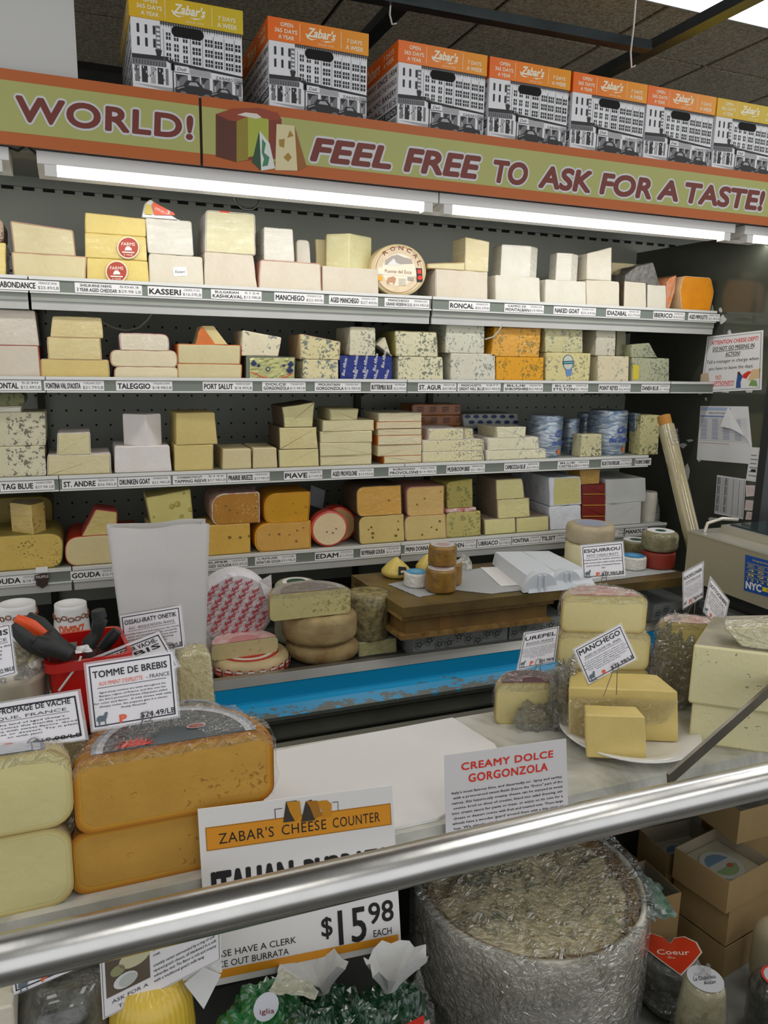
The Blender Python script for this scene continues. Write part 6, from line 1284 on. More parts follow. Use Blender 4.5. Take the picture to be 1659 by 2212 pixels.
# pear-shaped yellow cheeses
yel = mat('smooth_yellow', '#d9bf5e', .5, 0, .08, 10, coat=.3)
def pear(u, vb, vt, w_, label, lab):
    p = atz(u, vb, bz); R__ = w_ / 2 / F * (p[1] * RY[2] + p[0] * RX[2] + p[2] * RZ[2]); c = Vector((p[0], p[1] + R__, bz)); h = at(u, vt, c[1])[2] - bz
    mb = MB(); mb.lathe(c, [(R__ * .75, 0), (R__, h * .16), (R__ * .98, h * .32), (R__ * .72, h * .55), (R__ * .4, h * .78), (R__ * .18, h * .93), (.001, h)], yel, n=28); o = tag(mb.build('pear_shaped_cheese'), label, 'cheese')
    mb = MB(); a = -1.75
    for k, (m_, s_) in enumerate(((INK, 1), (mat('tag_tan', '#b9a48c', .5), .45))):
        q_ = [(-.016, .25), (.018, .30), (.014, .62), (-.012, .68)]; mb.add([c + Vector((x * s_ + .002, -(R__ * (1.04 - .55 * max(0, z - .3))) - .001 - .0006 * k, h * (.45 + (z - .45) * s_))) for x, z in q_], [[0, 1, 2, 3]], m_)
    mb.build('paper_tag', o); return o
pear(868, 1252, 1202, 66, 'yellow pear-shaped cheese with dark paper tag at the left end of the boards', 1)
pear(932, 1240, 1196, 50, 'second yellow pear-shaped cheese behind the amber waxed group', 1)
o = crumple(atz(1008, 1232, bz) + Vector((0, .02, 0)), (.030, .025, .045), 17, None, 'wrapped_cheese', mat('blotchy_white_wrap', '#d3cfc4', .5, 0, .6, 60, .5, 50, col2='#7d7f7c'), 22, 10, .3); tag(o, 'lumpy cheese in white and grey crumpled wrapper behind the amber group', 'cheese')

# white foam trays
FO = mat('white_foam', '#d3d7dc', .6)
t = thing('foam_tray', atz(1150, 1270, bz), 'white foam trays, nested lids leaning on the checked paper', 'tray')
A = [Vector((atz(u, v, bz + dz)[0], min(atz(u, v, bz + dz)[1], 2.33), bz + dz)) for u, v, dz in ((1070, 1192, .045), (1186, 1190, .05), (1262, 1228, .045), (1142, 1246, .045))]
Bq = [Vector((atz(u, v, bz + dz)[0], min(atz(u, v, bz + dz)[1], 2.33), bz + dz)) for u, v, dz in ((1058, 1216, .0), (1200, 1200, .0), (1290, 1268, .0), (1142, 1282, .0))]
mb = MB(); mb.add(A + Bq, [(3, 2, 1, 0), (0, 4, 7, 3), (3, 7, 6, 2), (2, 6, 5, 1), (1, 5, 4, 0), (4, 5, 6, 7)], FO)
md = (A[0] + A[1]) / 2; me_ = (A[2] + A[3]) / 2; mb.tube([md + Vector((0, 0, .0005)), me_ + Vector((0, 0, .0005))], .0012, P_L, 4); mb.build('lid', t)
for k, (u, v, r_) in enumerate(((1172, 1238, 43), (1228, 1236, 40))):
    p = atz(u, 1280 - k * 8, bz); dist = p[1] * RY[2] + p[0] * RX[2] + p[2] * RZ[2]; R__ = r_ / F * dist; mb = MB(); vs = []; nu_ = 20
    for j in range(7):
        ph = math.pi / 2 * j / 6
        for i in range(nu_ + 1):
            th = math.pi * i / nu_; vs.append(p + Vector((R__ * math.cos(th) * math.cos(ph * .9), .012 + .05 * math.sin(ph), R__ * (.02 + .95 * math.sin(th)) * (1 - .12 * j / 6))))
    mb.add(vs, [(j * (nu_ + 1) + i, j * (nu_ + 1) + i + 1, (j + 1) * (nu_ + 1) + i + 1, (j + 1) * (nu_ + 1) + i) for j in range(6) for i in range(nu_)], FO, True); mb.add([vs[i] for i in range(nu_ + 1)], [list(range(nu_ + 1))], FO)
    for a in (.35, .62): xx = p[0] + R__ * (a * 2 - 1) * .6; mb.box((xx, p[1] + .004, bz), (xx + .006, p[1] + .012, bz + R__ * .85), FO)
    mb.build('scalloped_tray_end', t)
# cheeses at the right end of the boards
bw = mat('bloomy_beige', '#b8a888', .7, 0, .25, 16, .3, 40, .3)
o, c, r_, h = small(1301, 1236, 1180, 104, cheese('#d9cfa8'), 'large pale wheel right of the white trays, behind the price sign', None, rr=.015)
cz_ = c[2] + h + .001; hh = at(1301, 1128, c[1])[2] - cz_; o = wheel(Vector((c[0], c[1], cz_)), r_ * 1.02, hh, bw, 'beige film-wrapped wheel with bluish label on top, stacked right of the white trays', rr=.018); topdisc(o, Vector((c[0], c[1], cz_ + hh)), r_ * .68, [(1, P_L), (.85, mat('bluish_label', '#9a9eb0', .5))])
o, c, r_, h = small(1385, 1234, 1206, 56, rg, 'small white ridged cheese with bright blue label, at the right of the boards', [(1, mat('sky_label3', '#2f86bd', .4)), (.5, mat('sky_label4', '#5fa8d4', .4))])
gr = mat('ash_herb_rind', '#6e6644', .7, 0, .4, 30, .5, 50, .6, col2='#8f8a66')
o, c, r_, h = small(1392, 1204, 1172, 62, gr, 'small grey-green cheese behind the blue-labelled white cheese', [(1, PAPERW), (.5, mat('dark_green', '#1f4a33', .5))], zb=bz)
o, c, r_, h = small(1445, 1232, 1196, 72, mat('brick_red_wax', '#8f2f1c', .5, 0, .2, 20), 'brick-red round cheese at the right end of the boards', None)
cz_ = c[2] + h + .001; hh = max(.04, at(1443, 1145, c[1])[2] - cz_); o = wheel(Vector((c[0], c[1], cz_)), r_ * 1.08, hh, gr, 'grey-green film-wrapped cheese with white and green top label, on the brick-red one', rr=.02); topdisc(o, Vector((c[0], c[1], cz_ + hh)), r_ * .8, [(1, PAPERW), (.4, mat('dark_green', '#1f4a33', .5))])

# ---------------------------------------------------------------- scale at the right
SC = mat('scale_beige', '#a59c80', .45, .1, .08, 6); SG = mat('scale_platter_glass', '#3c4a4c', .08, .5); SE = mat('scale_edge', '#c4c0b2', .3, .6)
XS = 1.90; sp_ = Vector((XS, 0, 0)); sn = Vector((-1, 0, 0))
t = thing('weighing_scale', (2.1, 1.8, -.95), 'large beige weighing scale with dark glass top and blue inspection sticker, right edge', 'scale')
f0 = onp(1487, 1152, sp_, sn); f1 = onp(1487, 1242, sp_, sn); g0 = onp(1720, 1214, sp_, sn); g1 = onp(1720, 1352, sp_, sn)
ztp = (f0[2] + g0[2]) / 2; zbt = (f1[2] + g1[2]) / 2; ya, yb_ = f0[1], g0[1] - .05
mb = MB(); mb.box((XS, yb_, zbt), (XS + .62, ya, ztp), SC); mb.build('scale_body', t)
mb = MB(); mb.box((XS - .002, yb_, ztp), (XS + .62, ya, ztp + .006), SE); mb.build('top_edge', t)
mb = MB(); mb.box((XS + .09, yb_ - .02, ztp + .006), (XS + .60, ya - .05, ztp + .03), SE); mb.build('platter_rim', t)
mb = MB(); mb.box((XS + .11, yb_ - .02, ztp + .03), (XS + .58, ya - .07, ztp + .036), SG); mb.build('glass_platter', t)
mb = MB(); a = Vector((XS + .03, ya - .04, ztp + .006)); mb.tube([a, a + Vector((.01, 0, .03)), a + Vector((.06, -.01, .045)), a + Vector((.12, -.02, .04))], .006, SE, 8); mb.build('bail_handle', t)
mb = MB(); mb.box((XS + .03, yb_ + .04, zbt - .05), (XS + .5, 1.87, zbt), BLACK); mb.build('foot_rail', t)
c = Card([(1610, 1198), (1700, 1222), (1698, 1300), (1607, 1275)], (XS - .0015, 0, 0), sn); mb = MB(); bl = mat('sticker_blue', '#0f4a9c', .45); yl_ = mat('sticker_yellow', '#e0cf2a', .5)
o = c.body('inspection_sticker', bl, t); mb = MB(); c.text(mb, 'NYC', .05, .42, .08, .28, WHITE, 2, 0, .05); c.rect(mb, .45, .12, .98, .24, yl_, 2); c.text(mb, '034068', .55, .85, .15, .21, INK, 3)
c.text(mb, 'Inspection Date', .2, .9, .88, .94, yl_, 2)
for i in range(4):
    c.rect(mb, .05, .79 - i * .13, .98, .80 - i * .13, yl_, 2)
    for j in range(4): c.text(mb, ['2022', '2023', '2024', '2025'][j] if i == 0 else '%d' % (i * 4 + j), .08 + j * .24, .24 + j * .24, .70 - i * .13, .77 - i * .13, yl_, 2)
mb.build('sticker_print', t)
mb = MB(); mb.box((XS + .02, 1.35, ZD - .25), (XS + 1.1, 1.885, zbt - .051), mat('side_counter_dark', '#3a3a34', .5, .1, .2, 5)); o = mb.build('side_counter'); tag(o, 'dark low counter carrying the weighing scale at right', 'counter')
mb = MB(); mb.box((XS - .012, 1.3, zbt - .075), (XS + .02, 1.885, zbt - .049), STEEL); mb.build('steel_edge', o)
# ---------------------------------------------------------------- service counter in front
MZ = -.70
def marble():
    m = bpy.data.materials.new('white_marble'); m.use_nodes = True; nt = m.node_tree; N = nt.nodes; L = nt.links; b = N['Principled BSDF']; b.inputs['Roughness'].default_value = .22
    tc = N.new('ShaderNodeTexCoord'); nz = N.new('ShaderNodeTexNoise'); nz.inputs['Scale'].default_value = 5; nz.inputs['Detail'].default_value = 8; nz.inputs['Roughness'].default_value = .6; nz.inputs['Distortion'].default_value = 1.2
    L.new(tc.outputs['Object'], nz.inputs['Vector']); rp = N.new('ShaderNodeValToRGB'); e = rp.color_ramp.elements; e[0].position = .3; e[0].color = lin('#8b8b80'); e[1].position = .56; e[1].color = lin('#c9c7bd')
    L.new(nz.outputs['Fac'], rp.inputs[0]); L.new(rp.outputs[0], b.inputs['Base Color']); return m
MARB = marble()
cs = thing('service_counter', (.6, 1.0, -1.55), 'front service case with marble slab and refrigerated well below the steel rail', 'counter')
mb = MB(); mb.box((-.9, .945, MZ - .03), (2.4, 1.256, MZ), MARB); mb.build('marble_slab', cs)
mb = MB(); mb.box((-.9, 1.255, -1.5), (2.4, 1.275, MZ - .001), mat('well_back', '#57574c', .4, .3, .3, 4)); mb.build('well_back', cs)
mb = MB(); mb.box((-.9, .97, MZ - .06), (2.4, 1.255, MZ - .03), DARK); mb.build('slab_support', cs)
WZ = -1.17
mb = MB(); mb.box((-.9, .60, WZ - .02), (2.4, 1.255, WZ), mat('well_floor', '#9a9c98', .4, .4, .2, 5)); mb.build('well_floor', cs)
mb = MB(); mb.box((-.9, .58, -1.5), (2.4, .60, -.9), STEEL); mb.build('well_front', cs)
# steel rail
RP = [at(u, v, .74) for u, v in ((0, 2074), (400, 1980), (840, 1878), (1260, 1775), (1659, 1684))]; P0, P1, P2 = RP[0], RP[2], RP[-1]
d_ = (P2 - P0); A = P0 - d_ * .5; B_ = P2 + d_ * .5
mb = MB(); mb.tube([A] + RP + [B_], .0243, CHROME, 40); mb.build('steel_rail', cs)
mb = MB(); 
for p in (A, B_): mb.box((p[0] - .02, p[1] - .015, -1.5), (p[0] + .02, p[1] + .015, p[2] - .01), STEEL)
mb.build('rail_post', cs)
a, b_ = at(1462, 1672, .82), at(1740, 1425, .95); mb = MB(); dd = (b_ - a).normalized(); sd = dd.cross(Vector((0, 1, 0))).normalized() * .0095
mb.prism([a - sd - dd * .02, a + sd - dd * .02, b_ + sd, b_ - sd], (0, .006, 0), mat('strut_metal', '#807a6c', .3, .7, .3, 12)); o = mb.build('glass_bracket', cs); o['label'] = 'slanting metal bracket'
# white board on the marble
bp = [(560, 1630), (975, 1549), (1068, 1608), (1110, 1680), (960, 1790), (440, 1900)]
pts = [atz(u, v, MZ + .004) for u, v in bp]; pts = [Vector((p[0], min(max(p[1], .955), 1.25), MZ + .0005)) for p in pts]
mb = MB(); mb.prism(pts, (0, 0, .005), mat('white_board', '#e4e2df', .4, 0, .04, 8)); tag(mb.build('white_cutting_board'), 'large thin white cutting board lying on the marble', 'board')

# ---- left cheeses
pale = cheese('#d6cd94', grain=.08); palr = mat('pale_rind', '#cbb98a', .6, 0, .15, 14)
gold = cheese('#c79a46', vein='#9a6526', vamt=.22, vscale=60, grain=.14); goldr = mat('gold_rind', '#b67a1c', .5, 0, .2, 12)
def goldface():
    """golden paste, deeper orange towards the rind: the cheese itself is that colour"""
    return gold
lbw = mat('label_white', '#c9cacf', .45); lbg = mat('label_slate', '#565f63', .45, 0, .25, 18); lbb = mat('label_bluegrey', '#9aa3ae', .45)
GE = [mat('gold_e%d' % i, h, .5) for i, h in enumerate(('#a8690f', '#b87a18', '#c28a28', '#c89430'))]; PE = [mat('pale_e%d' % i, h, .5) for i, h in enumerate(('#bda868', '#c9ba7c', '#d1c68a'))]
o, zt = half(-330, 157, 1960, 1826, .957, MZ, pale, palr, 'lower pale half wheel at the left edge on the marble', rr=.028, edge=PE)
o, zt = half(-330, 161, 1830, 1648, .957, zt + .0008, pale, palr, 'upper pale half wheel at the left edge, printed white label on top', rr=.03, labm=[(1, mat('label_mauve', '#8f8ca0', .5)), (.95, lbw), (.86, mat('label_mauve', '#8f8ca0', .5)), (.84, lbw)], top_lab=.76, film=.005, edge=PE)
o, zt = half(161, 575, 1905, 1763, .965, MZ, gold, goldr, 'lower golden half wheel behind the burrata sign', rr=.02, film=0, edge=GE)
G2, zt = half(166, 588, 1760, 1606, .958, zt + .0008, gold, goldr, 'upper golden half wheel with slate and pale blue label on top, in plastic wrap', rr=.022, labm=[(1, lbb), (.94, lbw), (.86, lbg)], top_lab=.82, film=.010, edge=GE)
xc = (at(166, 1760, .958)[0] + at(588, 1760, .958)[0]) / 2; R2 = (at(588, 1760, .958)[0] - at(166, 1760, .958)[0]) / 2
mb = MB(); cL = Vector((xc, .958, zt + .003))
fl = []
for i in range(9):
    a = math.pi * (i + .5) / 9; fl += [cL + Vector((-.048 + .004 * math.cos(a), .004 + .006 * math.sin(a), 0)), cL + Vector((-.048 + .030 * math.cos(a + .1), .004 + .034 * math.sin(a + .1), 0))]
pf = []
for i in range(9):
    a0, a1_ = math.pi * i / 9, math.pi * (i + 1) / 9; b0 = cL + Vector((-.052, .004, 0)); pf = [b0, b0 + Vector((.028 * math.cos(a0), .026 * math.sin(a0), 0)), b0 + Vector((.016 * math.cos((a0 + a1_) / 2), .014 * math.sin((a0 + a1_) / 2), 0)), b0 + Vector((.028 * math.cos(a1_), .026 * math.sin(a1_), 0))]; mb.add(pf, [[0, 1, 2, 3]], RED)
mb.add([cL + Vector((.03 + .013 * math.cos(a), .035 + .007 * math.sin(a), 0)) for a in [math.pi * 2 * k / 14 for k in range(14)]], [list(range(14))], lbw)
mb.add([cL + Vector((.03 + .011 * math.cos(a), .035 + .0055 * math.sin(a), .0002)) for a in [math.pi * 2 * k / 14 for k in range(14)]], [list(range(14))], mat('seal_pink', '#b8483c', .5))
mb.build('label_print', G2)
# pieces behind
o, zt = half(330, 490, 1560, 1590, 1.10, MZ, gold, goldr, 'lower golden half wheel hidden behind the upper one', rr=.015, zt=MZ + .075)
o, zt = half(328, 490, 1560, 1545, 1.10, zt + .0008, gold, goldr, 'golden half wheel with slate label, behind the large golden one', rr=.015, labm=[(1, lbb), (.9, lbg)], top_lab=.9, film=.006)
block([(384, 1408), (455, 1405), (473, 1500), (384, 1505)], 1.205, MZ, ztop=at(425, 1412, 1.205)[2], face=cheese('#cdc48e', film=True), r=.012, depth=.045, label='tall pale block in film behind the TOMME DE BREBIS sign', film=True, flat=True)
block([(200, 1560), (330, 1545), (330, 1600), (200, 1600)], 1.10, MZ, ztop=at(260, 1560, 1.10)[2], face=cheese('#cfc089', film=True), r=.008, depth=.09, label='pale block glimpsed under the TOMME DE BREBIS sign', film=True)
block([(95, 1570), (185, 1560), (185, 1760), (95, 1770)], 1.105, MZ, ztop=at(140, 1572, 1.105)[2], face=cheese('#d3c996', film=True), r=.012, depth=.05, label='pale film-wrapped piece glimpsed between the two stacks at left', film=True)
# clear tub
c = at(20, 1450, 1.16); zt_ = at(20, 1418, 1.16)[2]; t = thing('cheese_tub', (c[0], 1.16, MZ), 'round clear tub of pale cheese under crumpled film at the left edge', 'tub')
Rt = (at(105, 1450, 1.16)[0] - c[0]); hT = zt_ - MZ
mb = MB(); mb.lathe(Vector((c[0], 1.16, MZ)), [(Rt * .8, 0), (Rt * .84, .01), (Rt * .95, hT - .03), (Rt, hT - .028), (Rt, hT - .016), (Rt * .97, hT - .012), (Rt * .9, hT)], mat('tub_plastic', '#c9c2b0', .15, 0, .1, 10, .2, 20, .9), n=36); mb.build('tub_body', t)
mb = MB(); mb.lathe(Vector((c[0], 1.16, MZ + hT - .004)), [(Rt * .82, 0), (Rt * .8, .006), (Rt * .5, .012), (.001, .014)], cheese('#d6cf9e', vein='#b3a468', vamt=.4), n=30, wob=.05); mb.build('cheese_filling', t)
crumple((c[0], 1.16, MZ + hT - .018), (Rt * 1.02, Rt * 1.02, .035), 23, t)
# red bucket with knife handles
REDP = mat('red_plastic', '#b8120f', .3, coat=.3)
def bkt():
    Y = 1.20; vx = [(92, 1418), (262, 1372), (345, 1365)]
    c = Vector(((at(88, 1440, Y)[0] + at(335, 1440, Y)[0]) / 2 , Y + .03, MZ)); w2 = (at(262, 1400, Y)[0] - at(92, 1400, Y)[0]) / 2
    t = thing('red_bucket', c, 'square red plastic bucket holding black-handled knives', 'bucket'); zt_ = at(160, 1415, 1.15)[2]; H_ = zt_ - MZ
    x0, x1 = at(95, 1418, 1.14)[0], at(262, 1372, 1.24)[0]
    def ring(f_, z, g=0): 
        w_ = (x1 - x0) / 2 * f_ + g; d2 = .060 * f_ + g; cx_ = (x0 + x1) / 2; pts = []
        for (sx_, sy_, a0) in ((1, 1, 0), (-1, 1, 90), (-1, -1, 180), (1, -1, 270)):
            for k in range(4): a = math.radians(a0 + 30 * k); pts.append(Vector((cx_ + sx_ * (w_ - .015) + .015 * math.cos(a), 1.19 + sy_ * (d2 - .015) + .015 * math.sin(a), MZ + z)))
        return pts
    rs = [ring(.78, 0), ring(.80, .004), ring(1, H_ - .014), ring(1, H_ - .014, .006), ring(1, H_, .006), ring(1, H_, 0), ring(.99, H_ - .01), ring(.79, .01)]
    mb = MB(); n = 16
    for a, b_ in zip(rs, rs[1:]): mb.add(a + b_, [(i, (i + 1) % n, (i + 1) % n + n, i + n) for i in range(n)], REDP, False)
    mb.add(rs[0], [list(range(n))[::-1]], REDP); mb.add(rs[-1], [list(range(n))], REDP); Rm = Matrix.Rotation(.10, 3, 'Z'); cc = Vector(((x0 + x1) / 2, 1.19, 0)); mb.v = [Rm @ (v - cc) + cc for v in mb.v]; mb.build('bucket_shell', t)
    mb = MB(); pp = [at(u, v, 1.125) for u, v in ((127, 1492), (168, 1436), (175, 1418))]; mb.tube(pp, .0018, mat('white_wire', '#cfcfc8', .4), 6); mb.build('wire_handle', t)
    return zt_
zB = bkt()
def knife(pts, rads, m, label, Y, extra=None):
    P_ = [at(u, v, Y) for u, v in pts]; mb = MB(); Q = []; 
    for i in range(len(P_) - 1):
        for k in range(4): Q.append(P_[i].lerp(P_[i + 1], k / 4))
    Q.append(P_[-1]); rr = []
    for i in range(len(Q)):
        f_ = i / (len(Q) - 1) * (len(rads) - 1); k = min(int(f_), len(rads) - 2); rr.append(rads[k] + (rads[k + 1] - rads[k]) * (f_ - k))
    mb.tube(Q, .01, m, 12, True, rr); t = thing('knife', P_[-1], label, 'knife'); mb.build('handle', t)
    mb = MB(); e = P_[-1] + Vector((0, .035 if Y < 1.16 else .0, .004)); mb.prism([e + Vector((-.010, 0, 0)), e + Vector((.010, 0, 0)), e + Vector((.006, 0, -.075)), e + Vector((-.006, 0, -.075))], (0, .0012, 0), STEEL); mb.build('blade', t)
    return t
HB = mat('knife_handle_black', '#1d211f', .55); HO = mat('knife_handle_orange', '#e2501c', .4)
t_ = knife([(26, 1352), (60, 1385), (105, 1412)], [.007, .011, .012, .009], HB, 'black knife handle pointing farthest left out of the red bucket', 1.14)
knife([(34, 1336), (70, 1352), (108, 1385)], [.007, .009, .009, .008], HO, 'bright orange knife handle in the red bucket', 1.175)
knife([(58, 1332), (85, 1348), (112, 1380), (130, 1405)], [.008, .012, .014, .011], HB, 'thick black knife handle right behind the orange one', 1.205)
knife([(76, 1385), (105, 1395), (150, 1415)], [.009, .013, .012, .010], HB, 'short stubby black handle low at the front of the red bucket', 1.12)
knife([(100, 1370), (118, 1392), (152, 1412)], [.010, .013, .014, .010], HB, 'bulging black handle in the middle of the red bucket', 1.15)
knife([(212, 1318), (216, 1340), (208, 1370), (192, 1392)], [.010, .011, .009, .012], HB, 'upright black knife handle with curved butt at the right of the red bucket', 1.18)
knife([(254, 1362), (240, 1378), (222, 1400)], [.008, .010, .009], HB, 'short black knife handle leaning right in the red bucket', 1.20)
mb = sheet(at(163, 1412, 1.145), at(200, 1408, 1.16), at(166, 1396, 1.15), at(190, 1392, 1.17), .006, 3, PAPERW, 6, 5); o = mb.build('paper_towel'); tag(o, 'scrap of white paper towel tucked in the red bucket', 'paper')

# ---- signs on wires
CARD = mat('sign_card', '#e2dfe2', .45, coat=.35); FR = mat('frame_ink', '#232430', .5); GI = mat('sign_grey_ink', '#47464e', .6); PR_ = mat('p_orange', '#e0603c', .6); SHP = mat('sheep_grey', '#5c6a72', .6); WIRE = mat('pin_wire', '#8d8a84', .3, .8)
lam2 = glass_mat('laminate_clear', .18, (.93, .93, .93, 1), .12)
def sheep(c, mb, x, y, s_, asp):
    pts = [(-.5, .15), (-.42, .42), (-.2, .55), (.05, .5), (.2, .6), (.26, .78), (.42, .8), (.52, .66), (.44, .56), (.38, .3), (.28, .12), (.27, -.35), (.2, -.35), (.17, 0), (-.2, 0), (-.24, -.35), (-.31, -.35), (-.36, .02)]
    c.poly(mb, [(x + a * s_, y + b_ * s_ * asp) for a, b_ in pts], SHP, 3); c.poly(mb, [(x - .5 * s_, y - .35 * s_ * asp), (x + .5 * s_, y - .38 * s_ * asp), (x + .45 * s_, y - .46 * s_ * asp), (x - .42 * s_, y - .44 * s_ * asp)], SHP, 3)
def sign(q4, Y, n, label, head, sub, body, price, letter='P', pin=None, zpin=None, hb=.76, hh=.10, hs=(.085, .90), subc=GI, sub2=None, clip=None, ps=(.56, .95), sheep_=True, by=(.24, .58)):
    cu = sum(p[0] for p in q4) / 4; cv = sum(p[1] for p in q4) / 4; p0 = at(cu, cv, Y); c = Card(q4, p0, n, .0012); th = thing('price_sign', ((c.q[2] + c.q[3]) / 2), label, 'sign')
    mb = MB(); i_ = .02; mb.prism([c.P(0, 0), c.P(1, 0), c.P(1, 1), c.P(0, 1)], -c.n * .0008, lam2); mb.build('laminate', th)
    c2 = Card(q4, p0 + Vector(n).normalized() * .0006, n); mb = MB(); a_ = .025; b_ = .03; mb.prism([c2.P(a_, b_), c2.P(1 - a_, b_), c2.P(1 - a_, 1 - b_), c2.P(a_, 1 - b_)], -c2.n * .0004, CARD); mb.build('card', th); c = c2
    mb = MB(); asp = (c.q[1] - c.q[0]).length / (c.q[0] - c.q[3]).length; c.frame(mb, .05, .014, FR, 1, asp); mb.build('border', th)
    mb = MB(); y = hb
    heads = head if isinstance(head, list) else [head]
    for i, hd in enumerate(heads): c.text(mb, hd, hs[0], hs[1], y - i * .14, y - i * .14 + hh, INK, 2, 0, .02)
    y -= .14 * (len(heads) - 1); mb.build('heading', th)
    mb = MB()
    if sub: c.text(mb, sub, .14, .62 if sub2 else .86, y - .12, y - .06, subc, 2, 0, 0)
    if sub2: c.text(mb, sub2, .66, .92, y - .12, y - .06, GI, 2)
    c.rect(mb, .12, y - .155, .88, y - .147, GI, 2); y0 = y - .23
    n_ = len(body); yb0 = by[0] + .04; st = (y0 - yb0) / max(1, n_ - 1)
    for i, l in enumerate(body): w_ = min(.86, .86 * len(l) / max(len(x) for x in body)); c.text(mb, l, .5 - w_ / 2, .5 + w_ / 2, y0 - i * st, y0 - i * st + st * .5, INK if n_ < 7 else GI, 2, 0, .016, 1.0, 1)
    mb.build('body_text', th)
    mb = MB()
    if price: c.text(mb, price, ps[0], ps[1], .095, .175, INK, 2, 0, .014)
    if mb.v: mb.build('price', th)
    if letter: mb = MB(); c.text(mb, letter, .33, .40, .075, .185, PR_, 2, 0, .05); mb.build('red_letter', th)
    if sheep_: mb = MB(); sheep(c, mb, .14, .13, .13, asp); mb.build('sheep_print', th)
    if pin is not None:
        for k, f_ in enumerate(pin):
            a = c.P(f_, .06, 3); e = a + Vector((.012 * (1 if k else -1), .004, 0)); e[2] = zpin
            if k == 0: prev = (a, e)
        a, e = prev; a2 = c.P(pin[-1], .06, 3); e2 = a2 + Vector((.006, .004, 0)); e2[2] = zpin
        mid = (a + a2) / 2; mb = MB(); r_ = .007; loop = [mid + Vector((r_ * math.cos(t_), -.001, .004 + r_ * math.sin(t_))) for t_ in [math.pi * 1.25 - 2 * math.pi * .95 * k / 14 for k in range(15)]]
        mb.tube([e] + [a - Vector((0, 0, .004))] + loop + [a2 - Vector((0, 0, .004))] + [e2], .0007, WIRE, 5); mb.build('wire_pin', th)
    return c, th
NF = (-.12, -1, .12)
sign([(-70, 1364), (24, 1345), (38, 1456), (-62, 1482)], 1.03, NF, 'white sign cut off by the left edge above the clear tub', 'BREBIS', 'FRANCE', ['a sheep cheese this', 'flavour is', 'nutty and', 'salty but', 'creamy.'], '$22.98/LB', None, None, hb=.8)
sign([(255, 1328), (392, 1305), (402, 1400), (266, 1428)], 1.235, NF, 'white OSSAU-IRATY ONETIK sign standing in front of the paper bag', 'OSSAU-IRATY ONETIK', 'AOC - BASQUE REGION, FRANCE', ['Superbly balanced and seasoned, this cheese', 'starts out smooth and nutty, and gently', 'builds as the brown butter notes appear', 'on the palate, finally gathering', 'sweet hazelnut flavour'], '$19.98/LB', None, (.7, .8), MZ + .1)
sign([(182, 1424), (346, 1360), (392, 1440), (228, 1505)], 1.16, (-.1, -1, .15), 'tilted white AGOUR VACHE-BREBIS sign sandwiched behind the TOMME DE BREBIS sign', ['TOMME AGOUR VACHE-', 'BREBIS'], '', ['cow and sheep milk'], '', None, None, hh=.11)
sign([(180, 1432), (377, 1402), (390, 1550), (196, 1582)], .985, NF, 'white TOMME DE BREBIS sign on a wire over the golden half wheel', 'TOMME DE BREBIS', 'AUX PIMENT D\'ESPELETTE', ['Aged sheep tommes are made throughout the', 'Basque region of France, and this one has', 'the AOC-protected Piment d\'Espelette added', 'for color and flavor.  A mild cheese with salty,', 'sheepy notes, the peppers give it a sweet,', 'fruity flourish.'], '$24.49/LB', 'P', (.56, .68), zt * 0 + at(300, 1606, .99)[2], subc=PR_, sub2='- FRANCE')
sign([(-95, 1532), (174, 1488), (192, 1598), (-80, 1642)], .985, NF, 'white FROMAGE DE VACHE sign on a wire over the pale half wheels at left', 'AGOUR FROMAGE DE VACHE', 'BASQUE, FRANCE', ['From the land of aged sheep\'s', 'cheeses comes this friendly cows', 'milk. Gentle with sweet flavors. Good', 'at breakfast or dessert. Try it plain', 'or with jam!'], '$19.98/LB', 'P', (.50, .62), at(60, 1655, .99)[2], hh=.11)
sign([(1131, 1366), (1210, 1350), (1200, 1432), (1115, 1449)], 1.13, (-.2, -1, .1), 'small white UREPEL sign left of the stacked pale halves', 'UREPEL', 'BASQUE, FRANCE', ['The sheep of this farm eat', 'fresh mountain grass, which', 'gives the pure milk cheese', 'a mild taste, lightly sweet', 'and a creamy full paste', 'perfect with cherries and', 'red wine or as a snack', 'after dinner.'], '$25.98/lb', 'P', (.5, .6), at(1150, 1462, 1.13)[2])
sign([(1236, 1402), (1342, 1345), (1378, 1424), (1270, 1482)], 1.02, (-.1, -1, .12), 'tilted white MANCHEGO sign pinned on the yellow cheese on the plate', 'MANCHEGO', 'AGED IN OLIVE OIL, SPAIN', ['It has the pleasant balance of flavors that', 'extend from tart to always milk, butter, sweet,', 'nutty and buttery, with some sharper notes.', 'Rubbed rind rice wines. Aging in olive oil will', 'keep its paste, giving it crumbly texture', 'many serve as bread slices.'], '$35.98/LB', 'R', (.5, .6), at(1320, 1476, 1.06)[2], hh=.13, ps=(.5, .95))
sign([(1253, 1177), (1347, 1168), (1353, 1245), (1257, 1253)], 1.26, NF, 'white ESQUIRROU PETIT OSSAU IRATY sign above the topmost stacked half', 'ESQUIRROU', 'PETIT OSSAU IRATY', ['Underneath its amber rind lies a', 'rich ivory pate with nutty notes', 'and a aroma of toasted wheat.', 'PDO'], '$37.98/LBB', 'P', (.45, .55), at(1300, 1285, 1.27)[2], ps=(.45, .95))
sign([(1474, 1236), (1521, 1211), (1520, 1292), (1474, 1319)], 1.20, (-.75, -1, .1), 'narrow-looking ROCKFLOWER sign turned sideways in front of the scale', 'ROCKFLOWER', 'SWITZERLAND', ['This raw cow\'s milk', 'cheese is bathed in', 'rosemary and herbs', 'then rubbed with wild', 'flowers and spices', 'to bring a sweet and', 'savory crust.'], '$29.98', 'P', (.45, .6), at(1495, 1335, 1.21)[2], hh=.09)
